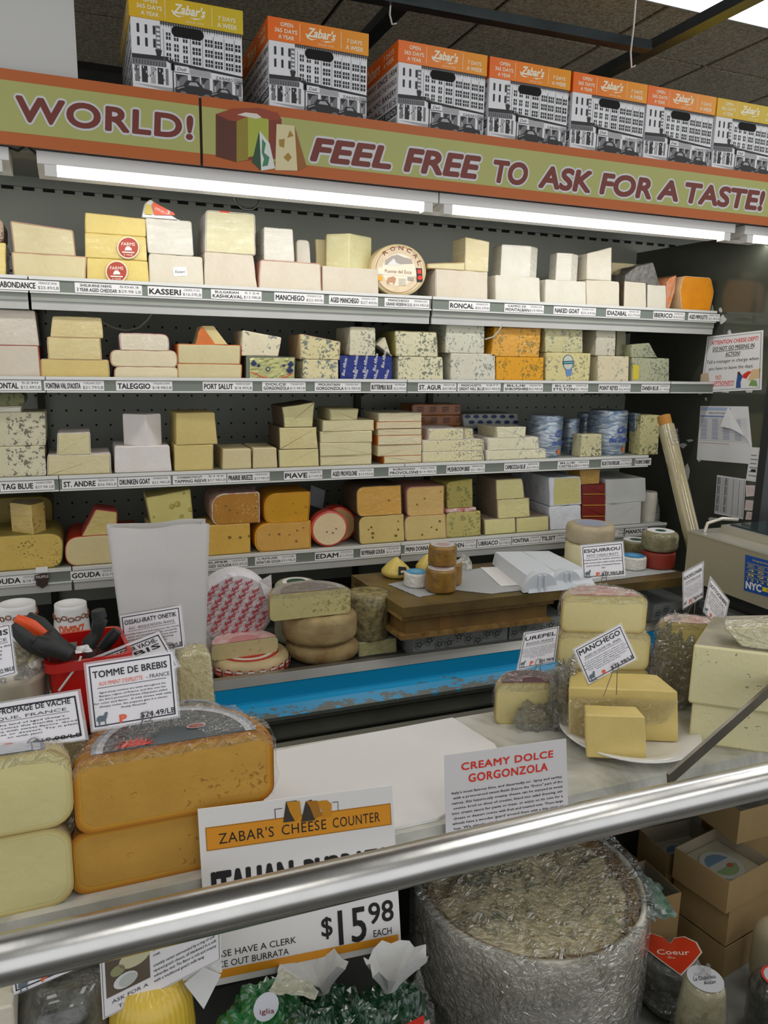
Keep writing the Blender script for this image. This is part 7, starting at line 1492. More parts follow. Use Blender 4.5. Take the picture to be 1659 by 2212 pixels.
sign([(1534, 1243), (1577, 1297), (1562, 1371), (1517, 1322)], 1.13, (-.6, -1, .1), 'diagonally tilted SOTTOCENERE sign above the white cheeses at right', 'SOTTOCENERE', 'VENETO, ITALY', ['A mild cow\'s milk', 'cheese with truffles', 'aged in ash with', 'spices, nutmeg and', 'licorice.'], '$26.98/LB', 'P', (.45, .6), at(1540, 1395, 1.16)[2], hh=.10)

# ---- big burrata sign
OB = mat('sign_orange', '#dd9320', .5)
def stripes(): pass
q4 = [(427, 1749), (847, 1697), (867, 2046), (450, 2133)]
c = Card(q4, at(640, 1900, .93), (-.02, -1, .05), .002); t = thing('counter_sign', (c.q[2] + c.q[3]) / 2, 'large white and orange cheese counter sign for Italian burrata at fifteen dollars ninety-eight', 'sign')
c.body('sign_board', WHITE, t)
mb = MB(); c.rect(mb, .03, .768, .985, .898, mat('thin_border', '#b4781c', .5), 1); c.rect(mb, .035, .775, .98, .892, OB, 2); c.rect(mb, 0.02, .04, .985, .088, OB, 2); mb.build('orange_bands', t)
mb = MB(); c.text(mb, "ZABAR'S", .09, .36, .80, .86, INK, 3, 0, -.012, 1.1, 3); c.text(mb, 'CHEESE', .40, .63, .80, .86, INK, 3, 0, -.012, 1.1, 3); c.text(mb, 'COUNTER', .665, .92, .80, .86, INK, 3, 0, -.012, 1.1, 3); mb.build('counter_lettering', t)
mb = MB(); c.text(mb, 'ITALIAN', .05, .44, .44, .655, INK, 2, 0, .045, 1.0, 3); c.text(mb, 'BURRATA', .51, .96, .44, .645, INK, 2, 0, .05, 1.0, 3); mb.build('bold_lettering', t)
mb = MB(); c.text(mb, '$', .575, .63, .165, .285, INK, 2, 0, .015, 1, 3); c.text(mb, '15', .665, .81, .095, .315, INK, 2, 0, .015, 1, 3); c.text(mb, '98', .83, .965, .185, .32, INK, 2, 0, .015, 1, 3); c.text(mb, 'EACH', .85, .95, .10, .145, INK, 2, 0, 0, 1, 3); mb.build('price', t)
mb = MB(); c.text(mb, 'PLEASE HAVE A CLERK', -.02, .44, .16, .20, INK, 2, 0, -.004); c.text(mb, 'SLICE OUT BURRATA', .0, .40, .10, .14, INK, 2, 0, -.004); mb.build('small_lettering', t)
mb = MB(); w1, w2, w3 = mat('wedge_art1', '#c88a1c', .5), mat('wedge_art2', '#3c342a', .5), mat('wedge_art3', '#a8701c', .5)
c.poly(mb, [(.41, .87), (.43, .985), (.485, .985), (.47, .87)], w2, 3); c.poly(mb, [(.432, .985), (.50, .98), (.505, .90), (.47, .87), (.445, .93)], w1, 4); c.poly(mb, [(.50, .86), (.53, .97), (.56, .98), (.60, .90), (.57, .86)], w2, 3); c.poly(mb, [(.53, .975), (.59, .97), (.61, .88), (.57, .87), (.55, .94)], w3, 4); c.poly(mb, [(.585, .965), (.64, .965), (.665, .94), (.66, .87), (.61, .865), (.615, .90)], w1, 3); c.rect(mb, .37, .895, .374, .95, GI, 2); c.rect(mb, .37, .948, .41, .952, GI, 2); c.rect(mb, .67, .945, .70, .949, GI, 2); c.rect(mb, .697, .895, .70, .949, GI, 2); mb.build('wedge_drawing', t)
# ---- gorgonzola sign
q4 = [(960, 1632), (1223, 1596), (1229, 1797), (964, 1845)]
c = Card(q4, at(1090, 1740, .932), (-.02, -1, .05), .0012); t = thing('counter_sign', (c.q[2] + c.q[3]) / 2, 'white sign with red serif heading CREAMY DOLCE GORGONZOLA behind the rail', 'sign')
c.body('card', mat('sign_card_grey', '#d9d6d6', .5, coat=.3), t)
def slab(mb, s_, a0, a1, b0, b1, m):
    c.text(mb, s_, a0, a1, b0, b1, m, 2, 0, .028, 1.1, 3)
mb = MB(); slab(mb, 'CREAMY DOLCE', .13, .88, .83, .905, RED); slab(mb, 'GORGONZOLA', .185, .83, .70, .785, RED); mb.build('red_heading', t)
mb = MB(); ls = ["Italy's most famous blue, and deservedly so!  Spicy and earthy,", 'with a pronounced sweet finish (hence the "Dolce" part of the', 'name), this luxuriously creamy cheese can be enjoyed at every', 'course: broil on slices of crostini, blend into salad dressing, stir', 'into cream sauce for pasta or meat, or enjoy on its own for a', 'cheese or dessert course with fruit and toasted nuts. These large', "wheels have a wooden 'guard' around them with a thin crust on", 'top. We simply cut the crust off the top and scoop out', 'the creamy paste inside.']
for i, l in enumerate(ls): c.text(mb, l, .05 + .01 * (i % 2), .955, .60 - i * .052, .626 - i * .052, INK, 2, 0, .014, 1, 1)
mb.build('body_text', t)

# ---- right side: stacks on the marble
ivp = cheese('#d6cb94', grain=.06); ivr = mat('amber_rind', '#c4ad78', .6, 0, .25, 16)
YW = -.38
o, zt = half(1206, 1402, 1460, 1446, 1.15, MZ, ivp, ivr, 'lowest pale half of the stack, mostly hidden behind the MANCHEGO sign', rr=.014, yaw=YW, edge=PE)
zt_a = at(1300, 1366, 1.165)[2]
o, zt = half(1206, 1404, 1400, 1366, 1.15, zt + .0008, ivp, ivr, 'middle pale half wheel of the tall stack behind the MANCHEGO sign', rr=.014, film=.004, yaw=YW, edge=PE)
redl = mat('red_top_label', '#a8504c', .5, 0, .8, 40, col2='#c9bba8')
o, zt = half(1214, 1398, 1320, 1288, 1.15, zt + .0008, ivp, ivr, 'topmost pale half wheel of the tall stack, red label under film', rr=.013, labm=[(1, redl)], top_lab=.8, film=.006, yaw=YW, edge=PE)
wine = mat('burgundy_label', '#5a2630', .45, 0, .4, 24)
o, zt = half(1071, 1228, 1510, 1476, 1.185, MZ, cheese('#d2c68e', grain=.08), ivr, 'pale half wheel with burgundy label on top, left of the plate', rr=.014, labm=[(1, wine)], top_lab=.85, yaw=-.3, film=.004, edge=PE)
# loose film bunched between
for (u, v, z_, sx_, sy_, sz_, sd, l) in ((1165, 1560, MZ, .055, .04, .05, 31, 'bunched clear plastic wrap lying on the marble left of the plate'), (1215, 1560, MZ + .01, .03, .03, .11, 33, 'crumpled clear plastic wrap at the left side of the yellow cheese'), (1450, 1500, MZ, .065, .045, .16, 35, 'tall crumple of clear plastic wrap between the plate and the white cheeses'), (1500, 1385, MZ + .12, .06, .05, .07, 37, None)):
    p = atz(u, v, z_)
    if p[1] > 1.2: p[1] = 1.18; p[0] = at(u, v, 1.18)[0]
    p[2] = z_
    if l: o = crumple(p, (sx_, sy_, sz_), sd, None, 'plastic_wrap', None, 30, 16, .45); tag(o, l, 'plastic wrap')
# plate
pc = atz(1365, 1600, MZ + .012); Rp = (atz(1505, 1612, MZ + .02)[0] - atz(1225, 1612, MZ + .02)[0]) / 2; pc[1] = .972 + Rp * .93
pc[0] = (at(1225, 1605, pc[1])[0] + at(1505, 1600, pc[1])[0]) / 2; Rp = (at(1505, 1600, pc[1])[0] - at(1225, 1605, pc[1])[0]) / 2
Rp *= .84; pc[0] -= .018
mb = MB(); mb.lathe(Vector((pc[0], pc[1], MZ)), [(Rp * .55, 0), (Rp * .6, .003), (Rp * .97, .017), (Rp, .020), (Rp * .99, .022), (Rp * .72, .011), (Rp * .6, .008), (.001, .008)], mat('white_china', '#e6e4de', .18, coat=.4), n=56); o = mb.build('plate'); tag(o, 'round white plate on the marble under the yellow cheese', 'plate')
PZ = MZ + .0088
mch = cheese('#dcc67e', grain=.10)
o, zt = block([(1228, 1492), (1465, 1486), (1466, 1597), (1230, 1602)], pc[1] - .02, PZ, ztop=at(1345, 1490, pc[1] - .02)[2], face=mch, r=.005, depth=.075, yaw=-.42, taper=.85, label='large yellow cheese chunk at the back of the plate under the MANCHEGO sign', rind=None)
o, _ = block([(1264, 1545), (1395, 1545), (1397, 1632), (1268, 1632)], pc[1] - .072, PZ, ztop=at(1330, 1547, pc[1] - .072)[2], face=mch, r=.004, depth=.04, taper=.9, label='smaller yellow cheese piece standing in front on the plate', yaw=-.42)
def facing(u, v, Y0, n=(-.408, -.913, 0)): return onp(u, v, at(1345, 1540, Y0), Vector(n))
Yk = pc[1] - .026
mb = sheet(facing(1222, 1604, Yk), facing(1440, 1560, Yk), facing(1228, 1505, Yk), facing(1468, 1515, Yk), .006, 41, film_mat(True), 40, 18, 9)
o = mb.build('plastic_wrap'); tag(o, 'clear wrap clinging across the front of the large yellow chunk', 'plastic wrap')
# big white cheeses at right
bwf = cheese('#d8d1a4', vein='#4a4438', vamt=.12, vscale=55, grain=.05); bwr = mat('grey_ash_rind', '#a39a80', .6, 0, .3, 30)
def bigw(u0, v0, u1, v1, zb, ztp, lab, dep=.25, film=False):
    a, b_ = at(u0, v0, 1.02), at(u1, v1, .90); a[2] = b_[2] = 0; dd = (b_ - a).normalized(); nn_ = Vector((-dd[1], dd[0], 0)); 
    pts = [a, b_, b_ + nn_ * dep + dd * .0, a + nn_ * dep * .75 + dd * .05]; mb = MB(); P2 = round_poly([Vector((p[0], p[1])) for p in pts], .006, 3); n = len(P2); vs = []
    for z_, g in ((zb, .003), (zb + .004, 0), (ztp - .004, 0), (ztp, .003)):
        for p in inset(P2, g): vs.append(Vector((p[0], p[1], z_)))
    for j in range(3): mb.add(vs[j * n:(j + 2) * n], [(i, (i + 1) % n, (i + 1) % n + n, i + n) for i in range(n)], bwf)
    mb.add(vs[:n], [list(range(n))[::-1]], bwf); mb.add(vs[-n:], [list(range(n))], bwr); o = mb.build('cheese_block'); return tag(o, lab, 'cheese')
zb2 = at(1500, 1516, 1.02)[2]; zt2 = at(1500, 1392, 1.02)[2]
bigw(1490, 1560, 1740, 1640, MZ, zb2, 'lower big white cheese behind the slanting bracket at right')
bigw(1492, 1450, 1740, 1500, zb2 + .0008, zt2, 'upper big white cheese with grey ash rind line at right')
o, _ = block([(1566, 1358), (1700, 1352), (1700, 1428), (1602, 1412)], .96, zt2 + .0008, ztop=at(1620, 1362, .96)[2], face=cheese('#dcd6ae', film=True), r=.004, depth=.05, label='pale film-wrapped wedge lying on the upper big white cheese', flat=False, film=True, name='cheese_wedge', yaw=-.75)
o, zt = half(1420, 1562, 1480, 1430, 1.15, MZ, cheese('#c6b878', grain=.1), ivr, 'lower olive-yellow half wheel behind the bunched plastic wrap', rr=.012, yaw=-.5)
o, zt = half(1420, 1560, 1400, 1348, 1.15, zt + .0008, cheese('#c6b878', grain=.1), ivr, 'upper half wheel with reddish label under the ROCKFLOWER sign', rr=.012, labm=[(1, mat('peach_label', '#c98f7c', .5, 0, .4, 30, col2='#d9c9bc'))], top_lab=.85, film=.008, yaw=-.5)

# ---------------------------------------------------------------- the well below the rail
# big gorgonzola wheel in plastic
gz_top = -.90; gc = Vector((.690, 1.012, WZ)); Rg = .200; hg = gz_top - WZ
t = thing('gorgonzola_wheel', gc, 'huge gorgonzola wheel wrapped in cloudy plastic below the rail', 'cheese')
side_w = mat('cloudy_wrap', '#e4dfd0', .28, 0, .25, 9, .5, 16, .7, col2='#8f8973')
mb = MB(); mb.lathe(gc, [(Rg * .9, 0), (Rg * .97, .03), (Rg, hg * .5), (Rg * 1.0, hg * .85), (Rg * .985, hg + .010), (Rg * .955, hg + .012), (Rg * .94, hg - .004)], side_w, n=60, wob=.02, seed=2, nocut=True); mb.build('wrapped_side', t)
gpaste = cheese('#ebe0b8', vein='#8c8e66', vamt=.8, vscale=22, grain=.25)
mb = MB(); nr, na = 18, 64; vs = []
for j in range(nr + 1):
    for i in range(na):
        r_ = Rg * .95 * j / nr; a = 2 * math.pi * i / na; p = Vector((r_ * math.cos(a), r_ * math.sin(a), 0)); z_ = hg - .012 + .012 * noise.noise(p * 40) + .016 * noise.noise(p * 14) - .03 * max(0, 1 - ((p - Vector((.02, -.06, 0))).length / .11)) 
        vs.append(gc + p + Vector((0, 0, z_)))
mb.add(vs, [(j * na + i, j * na + (i + 1) % na, (j + 1) * na + (i + 1) % na, (j + 1) * na + i) for j in range(nr) for i in range(na)], gpaste, False); mb.build('scooped_paste', t)
crm = mat('brown_crust', '#9a7a42', .7, 0, .35, 20, .5, 40)
mb = MB(); mb.lathe(gc, [(Rg * .945, hg - .03), (Rg * .95, hg + .004), (Rg * .92, hg + .008), (Rg * .85, hg - .004), (Rg * .83, hg - .03)], crm, n=50, wob=.06, seed=8, nocut=True); mb.build('crust_ring', t)
mb = MB(); vs = []; nr = 20; na = 90
for j in range(nr + 1):
    for i in range(na):
        f_ = j / nr; a = 2 * math.pi * i / na; r_ = Rg * 1.035 * min(1, f_ * 1.25); zz = hg + .012 if f_ < .8 else hg + .014 - (f_ - .8) * .9
        p = Vector((r_ * math.cos(a), r_ * math.sin(a), 0)); q_ = noise.noise(p * 22 + Vector((0, 0, f_ * 3))) + .6 * noise.noise(p * 60) ; sag = -.018 * max(0, 1 - (p - Vector((.02, -.06, 0))).length / .12)
        vs.append(gc + p * (1 + .02 * q_) + Vector((0, 0, zz + .010 * q_ + (sag if f_ < .8 else 0))))
mb.add(vs, [(j * na + i, j * na + (i + 1) % na, (j + 1) * na + (i + 1) % na, (j + 1) * na + i) for j in range(nr) for i in range(na)], film_mat(True), False); mb.build('plastic_wrap', t)
o = crumple(Vector((at(925, 2130, .86)[0], .92, WZ)), (.045, .07, .22), 51, None, 'plastic_wrap', None, 34, 20, .35); tag(o, 'sheaf of shiny crumpled plastic at the left side of the huge gorgonzola wheel', 'plastic wrap')
mb = MB(); mb.lathe(Vector((at(915, 2150, .90)[0], .93, WZ)), [(.05, 0), (.055, .02), (.055, .13), (.05, .145)], mat('dark_pack', '#3f423c', .2, .2, .5, 40, .4, 40, .8), n=26); o = mb.build('wrapped_round_cheese'); tag(o, 'dark round wrapped pack between burrata bags and the gorgonzola wheel', 'cheese')

# burrata bags
GRN = mat('green_bag', '#1e4a2e', .22, 0, .5, 14, .5, 24, .9, col2='#12301f'); GRB = mat('bright_green_bag', '#2f7a3c', .25, 0, .5, 12, .5, 24, .8, col2='#17502a'); WHP = mat('white_knot_paper', '#c9c9c6', .7, 0, .1, 10, .4, 20)
def burrata(u, v, Y, R_, hh, m, label, sd, knot=True, lean=(0, 0)):
    p = at(u, v, Y); t = thing('burrata_bag', (p[0], Y, WZ), label, 'bag'); top = p[2]
    crumple((p[0], Y, top - .10), (R_ * 1.2, R_ * 1.0, .092), sd, t, 'green_wrapping', m, 44, 22, .20); mb = MB(); mb.lathe(Vector((p[0], Y, WZ)), [(R_ * .9, 0), (R_ * 1.1, .03), (R_ * 1.12, top - .09 - WZ)], m, n=34, wob=.1, seed=sd); mb.build('bag_base', t)
    if knot:
        mb = MB(); n = 22; vs = []
        for j in range(8):
            for i in range(n):
                a = 2 * math.pi * i / n; f_ = j / 7; r_ = R_ * (.20 + .85 * f_ ** 1.2 * (.8 + .35 * noise.noise(Vector((math.cos(a) * 1.6, math.sin(a) * 1.6, sd))))); vs.append(Vector((p[0] + lean[0] * f_ + r_ * math.cos(a), Y + lean[1] * f_ + r_ * .6 * math.sin(a), top - .006 + hh * f_ * (1 + .5 * noise.noise(Vector((math.cos(a) * 2.5, math.sin(a) * 2.5, sd + 4)))))))
        mb.add(vs, [(j * n + i, j * n + (i + 1) % n, (j + 1) * n + (i + 1) % n, (j + 1) * n + i) for j in range(7) for i in range(n)], WHP, False); mb.build('white_paper_frill', t)
    # tag
    mb = MB(); q_ = Vector((p[0] + .012, Y - R_ * .82, WZ + (top - WZ) * .86)); mb.add([q_ + Vector(x) for x in ((-.03, 0, -.012), (.02, -.004, .004), (.022, .0, .022), (-.026, .004, .008))], [[0, 1, 2, 3]], RED); mb.add([q_ + Vector(x) for x in ((.012, -.004, -.02), (.034, -.004, -.012), (.03, .0, .012), (.01, 0, .006))], [[0, 1, 2, 3]], mat('tag_pinkwhite', '#d3b9b4', .5))
    text3(mb, 'burrata', q_ + Vector((-.024, -.0025, -.006)), q_ + Vector((.012, -.0055, .006)), q_ + Vector((-.023, -.0015, .004)), WHITE, 0, .03)
    for k in range(4): mb.add([q_ + Vector((.013, -.0052, -.014 + k * .005)), q_ + Vector((.031, -.0052, -.007 + k * .005)), q_ + Vector((.031, -.0052, -.0055 + k * .005)), q_ + Vector((.013, -.0052, -.0125 + k * .005))], [[0, 1, 2, 3]], RED)
    mb.build('red_tag', t)
    return t
burrata(695, 2135, .90, .058, .045, GRN, 'green burrata bag with white paper knot right below the sign', 61, lean=(-.02, 0))
burrata(842, 2130, .87, .056, .055, GRN, 'green burrata bag with tall white paper frill by the gorgonzola wheel', 63, lean=(.005, 0))
burrata(570, 2140, .86, .058, .03, GRB, 'bright green burrata bag with round white label at the bottom edge', 65, knot=False)
burrata(775, 2170, .79, .05, .02, GRN, 'green burrata bag with red tag at the very bottom of the photo', 67, knot=False)
burrata(668, 2180, .78, .045, .02, GRN, 'dark green burrata bag between bright green one and red-tagged one', 69, knot=False)
mb = MB(); p = at(575, 2175, .80); mb.add([p + Vector((.016 * math.cos(a), 0, .021 * math.sin(a))) for a in [math.pi * 2 * k / 18 for k in range(18)]], [list(range(18))], lbw); text3(mb, 'iglia', p + Vector((-.008, -.0006, -.008)), p + Vector((.010, -.0006, -.012)), p + Vector((-.008, -.0006, 0)), mat('maroon_ink', '#7a2420', .5)); 
o = [x for x in bpy.data.objects if x.get('label', '').startswith('bright green burrata')][0]; mb.build('round_label', o)
mb = sheet(at(580, 2140, .84), at(680, 2160, .82), at(610, 2090, .87), at(690, 2140, .85), .012, 71, mat('wax_paper', '#a8a894', .4, 0, .2, 10, .3, 20, .5), 16, 12, 2.2); o = mb.build('paper_flap'); tag(o, 'greyish waxed paper flap lying over the green burrata bags', 'paper')
mb = sheet(at(395, 2120, .86), at(480, 2100, .86), at(400, 2060, .885), at(475, 2015, .885), .004, 73, WHP, 8, 8); v_ = at(440, 2180, .85); mb.add([at(398, 2125, .858), v_, at(478, 2105, .858), at(440, 2090, .862)], [[0, 1, 2, 3]], WHP); o = mb.build('paper_napkin'); tag(o, 'white paper corner hanging below the goat cheese sign', 'paper')

# signs low at left
q4 = [(213, 2040), (474, 1925), (478, 2072), (222, 2203)]
c = Card(q4, at(340, 2100, .86), (-.1, -1, .1), .002); t = thing('counter_sign', (c.q[2] + c.q[3]) / 2, 'goat cheese sign with a photo and ASK FOR A TASTE at bottom left', 'sign')
c.body('card', mat('sign_card_grey', '#d9d6d6', .5, coat=.3), t)
mb = MB(); c.rect(mb, .04, .25, .40, .88, mat('photo_brown', '#5f5344', .5, 0, .3, 20), 1)
for (x, y, rx_, ry_, h) in ((.20, .38, .10, .10, '#c9cac6'), (.22, .37, .075, .08, '#aeb0aa'), (.28, .62, .13, .12, '#b8b492'), (.14, .55, .06, .07, '#8a8a62')): c.poly(mb, [(x + rx_ * math.cos(a), y + ry_ * math.sin(a)) for a in [math.pi * 2 * k / 16 for k in range(16)]], mat('ph_' + h, h, .5), 2 + (h == '#aeb0aa'))
mb.build('photo', t)
mb = MB(); c.text(mb, 'ASK FOR A', .08, .38, .15, .20, mat('blue_ink', '#26304e', .6), 2, 0, .01); c.text(mb, 'TASTE!', .13, .33, .05, .10, mat('blue_ink', '#26304e', .6), 2, 0, .01); mb.build('lettering', t)
mb = MB(); ls = ['name of the small village where the', 'salted curds are covered in Penicillium', 'Candidum and ripened in humid rooms', 'encourage the molds to form a velvety white', 'coat.', '', 'crumbly center surrounded by a ring of soft', "ripened goat's cheese, all blanketed in a soft", 'velvet-like rind. The flavor is rich and creamy', "with a traditional goat's milk tang"]
for i, l in enumerate(ls):
    if l: c.text(mb, l, .43, .43 + .53 * min(1, len(l) / 44), .80 - i * .072, .84 - i * .072, INK, 2, 0, .014, 1, 1)
mb.build('body_text', t); mb = MB(); c.frame(mb, .012, .006, P_M, 1); mb.build('border', t)
sign([(15, 2060), (217, 1968), (222, 2072), (25, 2155)], .88, (-.1, -1, .12), 'small sign with orange P hanging below the rail at bottom left', 'CHEVRE', 'FRANCE', ['fresh goat', 'cheese'], '$16.65/LB', 'P')
# dark ash cheese, yellow ribbed cheese, pale block at the bottom left
ash = mat('ash_black', '#34352f', .35, .0, .6, 40, .7, 50, .9, col2='#6f706a'); 
c_ = at(140, 2150, .90); wheel(Vector((c_[0], .93, WZ)), .062, at(140, 2130, .90)[2] - WZ, ash, 'black ash-coated cheese in shiny film at bottom left', rr=.04, wob=.08, n=34)
t = thing('ridged_cheese', (at(330, 2180, .86)[0], .88, WZ), 'yellow vertically ridged cheese in film at the bottom edge', 'cheese')
yr = mat('ridged_yellow', '#d3b23c', .45, 0, .15, 14, coat=.5); cc = Vector((at(330, 2180, .86)[0], .885, WZ)); hh = at(330, 2152, .85)[2] - WZ; mb = MB(); n = 120; vs = []
for j, (f_, z_) in enumerate(((.95, 0), (1, .02), (1, hh * .8), (.92, hh * .93), (.7, hh), (.01, hh + .004))):
    for i in range(n):
        a = 2 * math.pi * i / n; r_ = .053 * f_ * (1 + .025 * math.sin(a * 40)); vs.append(cc + Vector((r_ * math.cos(a), r_ * math.sin(a), z_ * 1.0)))
mb.add(vs, [(j * n + i, j * n + (i + 1) % n, (j + 1) * n + (i + 1) % n, (j + 1) * n + i) for j in range(5) for i in range(n)], yr, True); mb.build('cheese_body', t)
block([(-40, 2175), (28, 2180), (30, 2260), (-40, 2260)], .86, WZ, ztop=at(0, 2178, .86)[2], face=c_wh, r=.006, depth=.1, label='white block at the bottom left corner of the photo')

# wooden-coloured cartons at right
KR = mat('kraft_carton', '#a58a5c', .7, 0, .12, 12); KRI = mat('kraft_inside', '#a09684', .6); FL = glass_mat('carton_film', .10, (.93, .93, .9, 1), .06)
def carton(cx_, cy_, zb, w_, d2, h, yaw, label, lab=None, openf=True, group='kraft cartons below the rail'):
    t = thing('carton', (cx_, cy_, zb), label, 'box', group); Rm = Matrix.Rotation(yaw, 3, 'Z'); c = Vector((cx_, cy_, zb))
    def Q(x, y, z): return Rm @ Vector((x, y, z)) + c
    mb = MB(); T_ = .0015
    o_ = [(-w_ / 2, -d2 / 2), (w_ / 2, -d2 / 2), (w_ / 2, d2 / 2), (-w_ / 2, d2 / 2)]; i_ = [(x * (1 - 2 * T_ / w_), y * (1 - 2 * T_ / d2)) for x, y in o_]
    vs = [Q(x, y, 0) for x, y in o_] + [Q(x, y, h) for x, y in o_] + [Q(x, y, h) for x, y in i_] + [Q(x, y, h * .55) for x, y in i_]
    mb.add(vs, [(3, 2, 1, 0)] + [(i, (i + 1) % 4, (i + 1) % 4 + 4, i + 4) for i in range(4)] + [(i + 4, (i + 1) % 4 + 4, (i + 1) % 4 + 8, i + 8) for i in range(4)], KR); mb.add(vs[8:], [(i, (i + 1) % 4, (i + 1) % 4 + 4, i + 4) for i in range(4)], KRI); mb.build('carton_body', t)
    mb = MB(); k = h * .6; mb.add([Q(x * .97, y * .97, k) for x, y in i_], [[0, 1, 2, 3]], mat('cream_cheese_top', '#bdb6a2', .5, 0, .1, 12)); mb.build('cheese_inside', t)
    mb = MB(); cols = lab or ['#c4c4c0', '#6f8fb0', '#8faa7a']
    def E(rx_, ry_, z_, m, ox=0, oy=0, a0=0, a1=360): mb.add([Q(ox + rx_ * math.cos(math.radians(a0 + (a1 - a0) * i / 24)), oy + ry_ * math.sin(math.radians(a0 + (a1 - a0) * i / 24)), z_) for i in range(25)], [list(range(25))], m)
    L0, L1_, L2_ = [mat('cl_' + h_, h_, .5) for h_ in cols]
    rr = min(w_, d2) * .36; E(rr, rr, k + .0006, L2_); E(rr * .97, rr * .97, k + .001, L0); E(rr * .72, rr * .72, k + .0014, L1_, 0, 0, 15, 165); E(rr * .72, rr * .72, k + .0014, L2_, 0, 0, 195, 345)
    E(rr * .2, rr * .12, k + .0018, mat('cl_red', '#b8604c', .5), rr * .3, -rr * .2)
    mb.build('round_label', t)
    mb = MB(); n = 10; vs = [Q(-w_ / 2 + w_ * i / n, -d2 / 2 + d2 * j / n, h + .0006 - .012 * math.sin(math.pi * i / n) * math.sin(math.pi * j / n)) for j in range(n + 1) for i in range(n + 1)]
    mb.add(vs, [(j * (n + 1) + i, j * (n + 1) + i + 1, (j + 1) * (n + 1) + i + 1, (j + 1) * (n + 1) + i) for j in range(n) for i in range(n)], FL, True); mb.build('film_lid', t)
    return t
fc = onp(1578, 1915, Vector((0, .93, 0)), Vector((0, 1, 0)))    # near corner of the stack
w_ = .115; yw = math.radians(40)
def at_corner(cx_, cy_, zt_, w_, d2, yaw, h, label, lab=None, zb=None):
    """carton given by the world position of its near-left corner"""
    Rm = Matrix.Rotation(yaw, 3, 'Z'); off = Rm @ Vector((w_ / 2, d2 / 2, 0)); zb = zb if zb is not None else zt_ - h
    return carton(cx_ + off[0], cy_ + off[1], zb, w_, d2, zt_ - zb, yaw, label, lab)
yA = math.radians(10)
zl_ = [WZ + .0002, -1.101, -1.022, -.955]
at_corner(1.098, .940, zl_[1] - .0004, .15, .13, yA, 0, 'lowest carton of the stack at the bottom right', zb=zl_[0])
at_corner(1.101, .944, zl_[2] - .0004, .145, .125, yA, 0, 'middle carton of the stack at the bottom right', zb=zl_[1])
at_corner(1.087, .940, zl_[3], .136, .122, yA, 0, 'top carton with green and blue round label in the stack at the bottom right', zb=zl_[2])
at_corner(1.072, 1.083, -.99, .137, .093, math.radians(-3), .10, 'carton with blue round label behind and left of the stack', ['#c4c4c0', '#4f86b4', '#a89c86'])
at_corner(1.072, 1.083, -1.0902, .137, .093, math.radians(-3), .078, 'kraft carton under the one with the blue round label', zb=WZ + .0002)
at_corner(1.245, 1.085, -.956, .113, .085, 0, .1, 'carton with landscape label just under the rail, right of the blue-labelled one', ['#a99f7c', '#8f8460', '#a8826a'], zb=WZ + .0002)
at_corner(1.19, 1.024, -.88, .16, .13, 0, .1, 'kraft carton cut off by the right edge just under the rail', ['#b5b3ae', '#8f8f96', '#a39c94'], zb=-.9545)
CL = ['#7f7a5c', '#b08a3a', '#5c5a48']
at_corner(.912, 1.092, -.99, .092, .10, 0, .1, 'flat carton with dark yellow round label right beside the gorgonzola wheel', CL, zb=WZ + .0002)
at_corner(.912, .985, -.99, .106, .102, 0, .1, 'carton with dark round label, partly under green film, nearer than its twin', CL, zb=WZ + .0002)
o = crumple(Vector((.935, .995, -.985)), (.035, .065, .03), 81, None, 'printed_wrapper', mat('green_wrapper', '#2f6a44', .2, 0, .8, 26, .6, 40, .9, col2='#a9b3b0'), 26, 10, .4); tag(o, 'green and silver printed wrapper squeezed between gorgonzola wheel and cartons', 'wrapper')
# heart label cheese
hc = Vector((.957, .929, WZ)); o = wheel(hc, .050, .11, mat('ash_grey_wrap', '#4a4b46', .3, 0, .5, 40, .6, 50, .9, col2='#8b8c86'), 'dark ash cheese in film with a red heart label on top', rr=.02, wob=.05)
mb = MB(); hp = [(0, -.95), (.55, -.35), (.95, .15), (.9, .6), (.55, .82), (.2, .7), (0, .42), (-.2, .7), (-.55, .82), (-.9, .6), (-.95, .15), (-.55, -.35)]
ang = math.radians(-28); ca_, sa_ = math.cos(ang), math.sin(ang)
def H(s_, z_): return [hc + Vector((.056 * s_ * (x * ca_ - y * sa_), .056 * s_ * (x * sa_ + y * ca_), .1105 + z_)) for x, y in [(p_[0], p_[1]) for p_ in [tuple(Vector(hp[i]).lerp(Vector(hp[(i + 1) % 12]), k / 3)) for i in range(12) for k in range(3)]]]
mb.add(H(1.0, .001), [list(range(36))], mat('heart_edge', '#d8cdbc', .4)); mb.add(H(.94, .0016), [list(range(36))], mat('heart_red', '#cc3a1c', .3, 0, .1, 20, coat=.5))
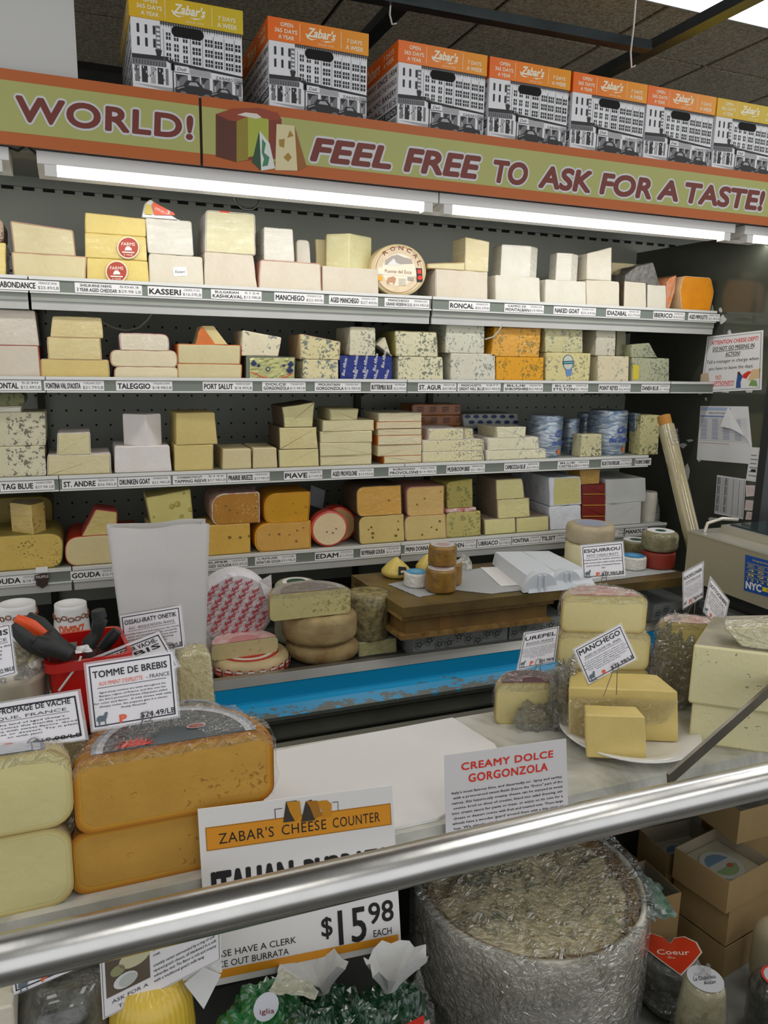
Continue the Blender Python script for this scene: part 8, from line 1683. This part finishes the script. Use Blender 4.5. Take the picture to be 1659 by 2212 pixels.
bl_ = hc + Vector((-.030, .006, .1128)); text3(mb, 'Coeur', bl_, bl_ + Vector((.055, -.022, 0)), bl_ + Vector((.004, .012, 0)), mat('heart_text', '#e8c9b4', .5), .2, .02); bl_ = hc + Vector((-.02, -.008, .1128)); text3(mb, 'du', bl_, bl_ + Vector((.012, -.005, 0)), bl_ + Vector((.002, .006, 0)), MATS['heart_text']); mb.build('heart_label', o)
crumple(hc + Vector((0, 0, .03)), (.056, .056, .072), 85, o)
# small white cylinder with script label
wc = Vector((.917, .817, WZ)); pr = [(.038, 0), (.042, .02), (.038, .11), (.033, .152), (.028, .164), (.001, .166)]
mb = MB(); mb.lathe(wc, pr, mat('creamy_wrinkled', '#b9b292', .5, 0, .2, 30, .4, 50, .6), n=36, wob=.03); o = mb.build('cheese_cylinder'); tag(o, 'small creamy tapered cheese with round script label at the bottom right', 'cheese')
mb = MB(); mb.add([wc + Vector((.029 * math.cos(a), .029 * math.sin(a), .167)) for a in [math.pi * 2 * k / 24 for k in range(24)]], [list(range(24))], lbw); tl_ = wc + Vector((-.022, .002, .1676)); text3(mb, 'Le Chabichou', tl_, tl_ + Vector((.040, -.008, 0)), tl_ + Vector((.003, .008, 0)), INK, .3, .0); tl_ = wc + Vector((-.012, -.010, .1676)); text3(mb, 'Antan', tl_, tl_ + Vector((.022, -.004, 0)), tl_ + Vector((.002, .007, 0)), INK, .3, 0); mb.build('script_label', o)
crumple(wc, (.050, .048, .17), 87, o, amp=.2, m=film_mat())
pd_ = atz(1682, 2112, -1.05); o = wheel(Vector((pd_[0], pd_[1], WZ)), .046, .12, ash, 'dark film-wrapped cheese with red-rimmed label in the bottom right corner', rr=.03, wob=.08); topdisc(o, Vector((pd_[0], pd_[1], WZ + .12)), .028, [(1, RED), (.85, lbw)])
o = wheel(Vector((1.165, .897, WZ)), .034, .15, mat('cream_bulb', '#b5a98a', .5, 0, .1, 20, coat=.5), 'cream-coloured rounded cheese at the right edge above the dark one', rr=.04)
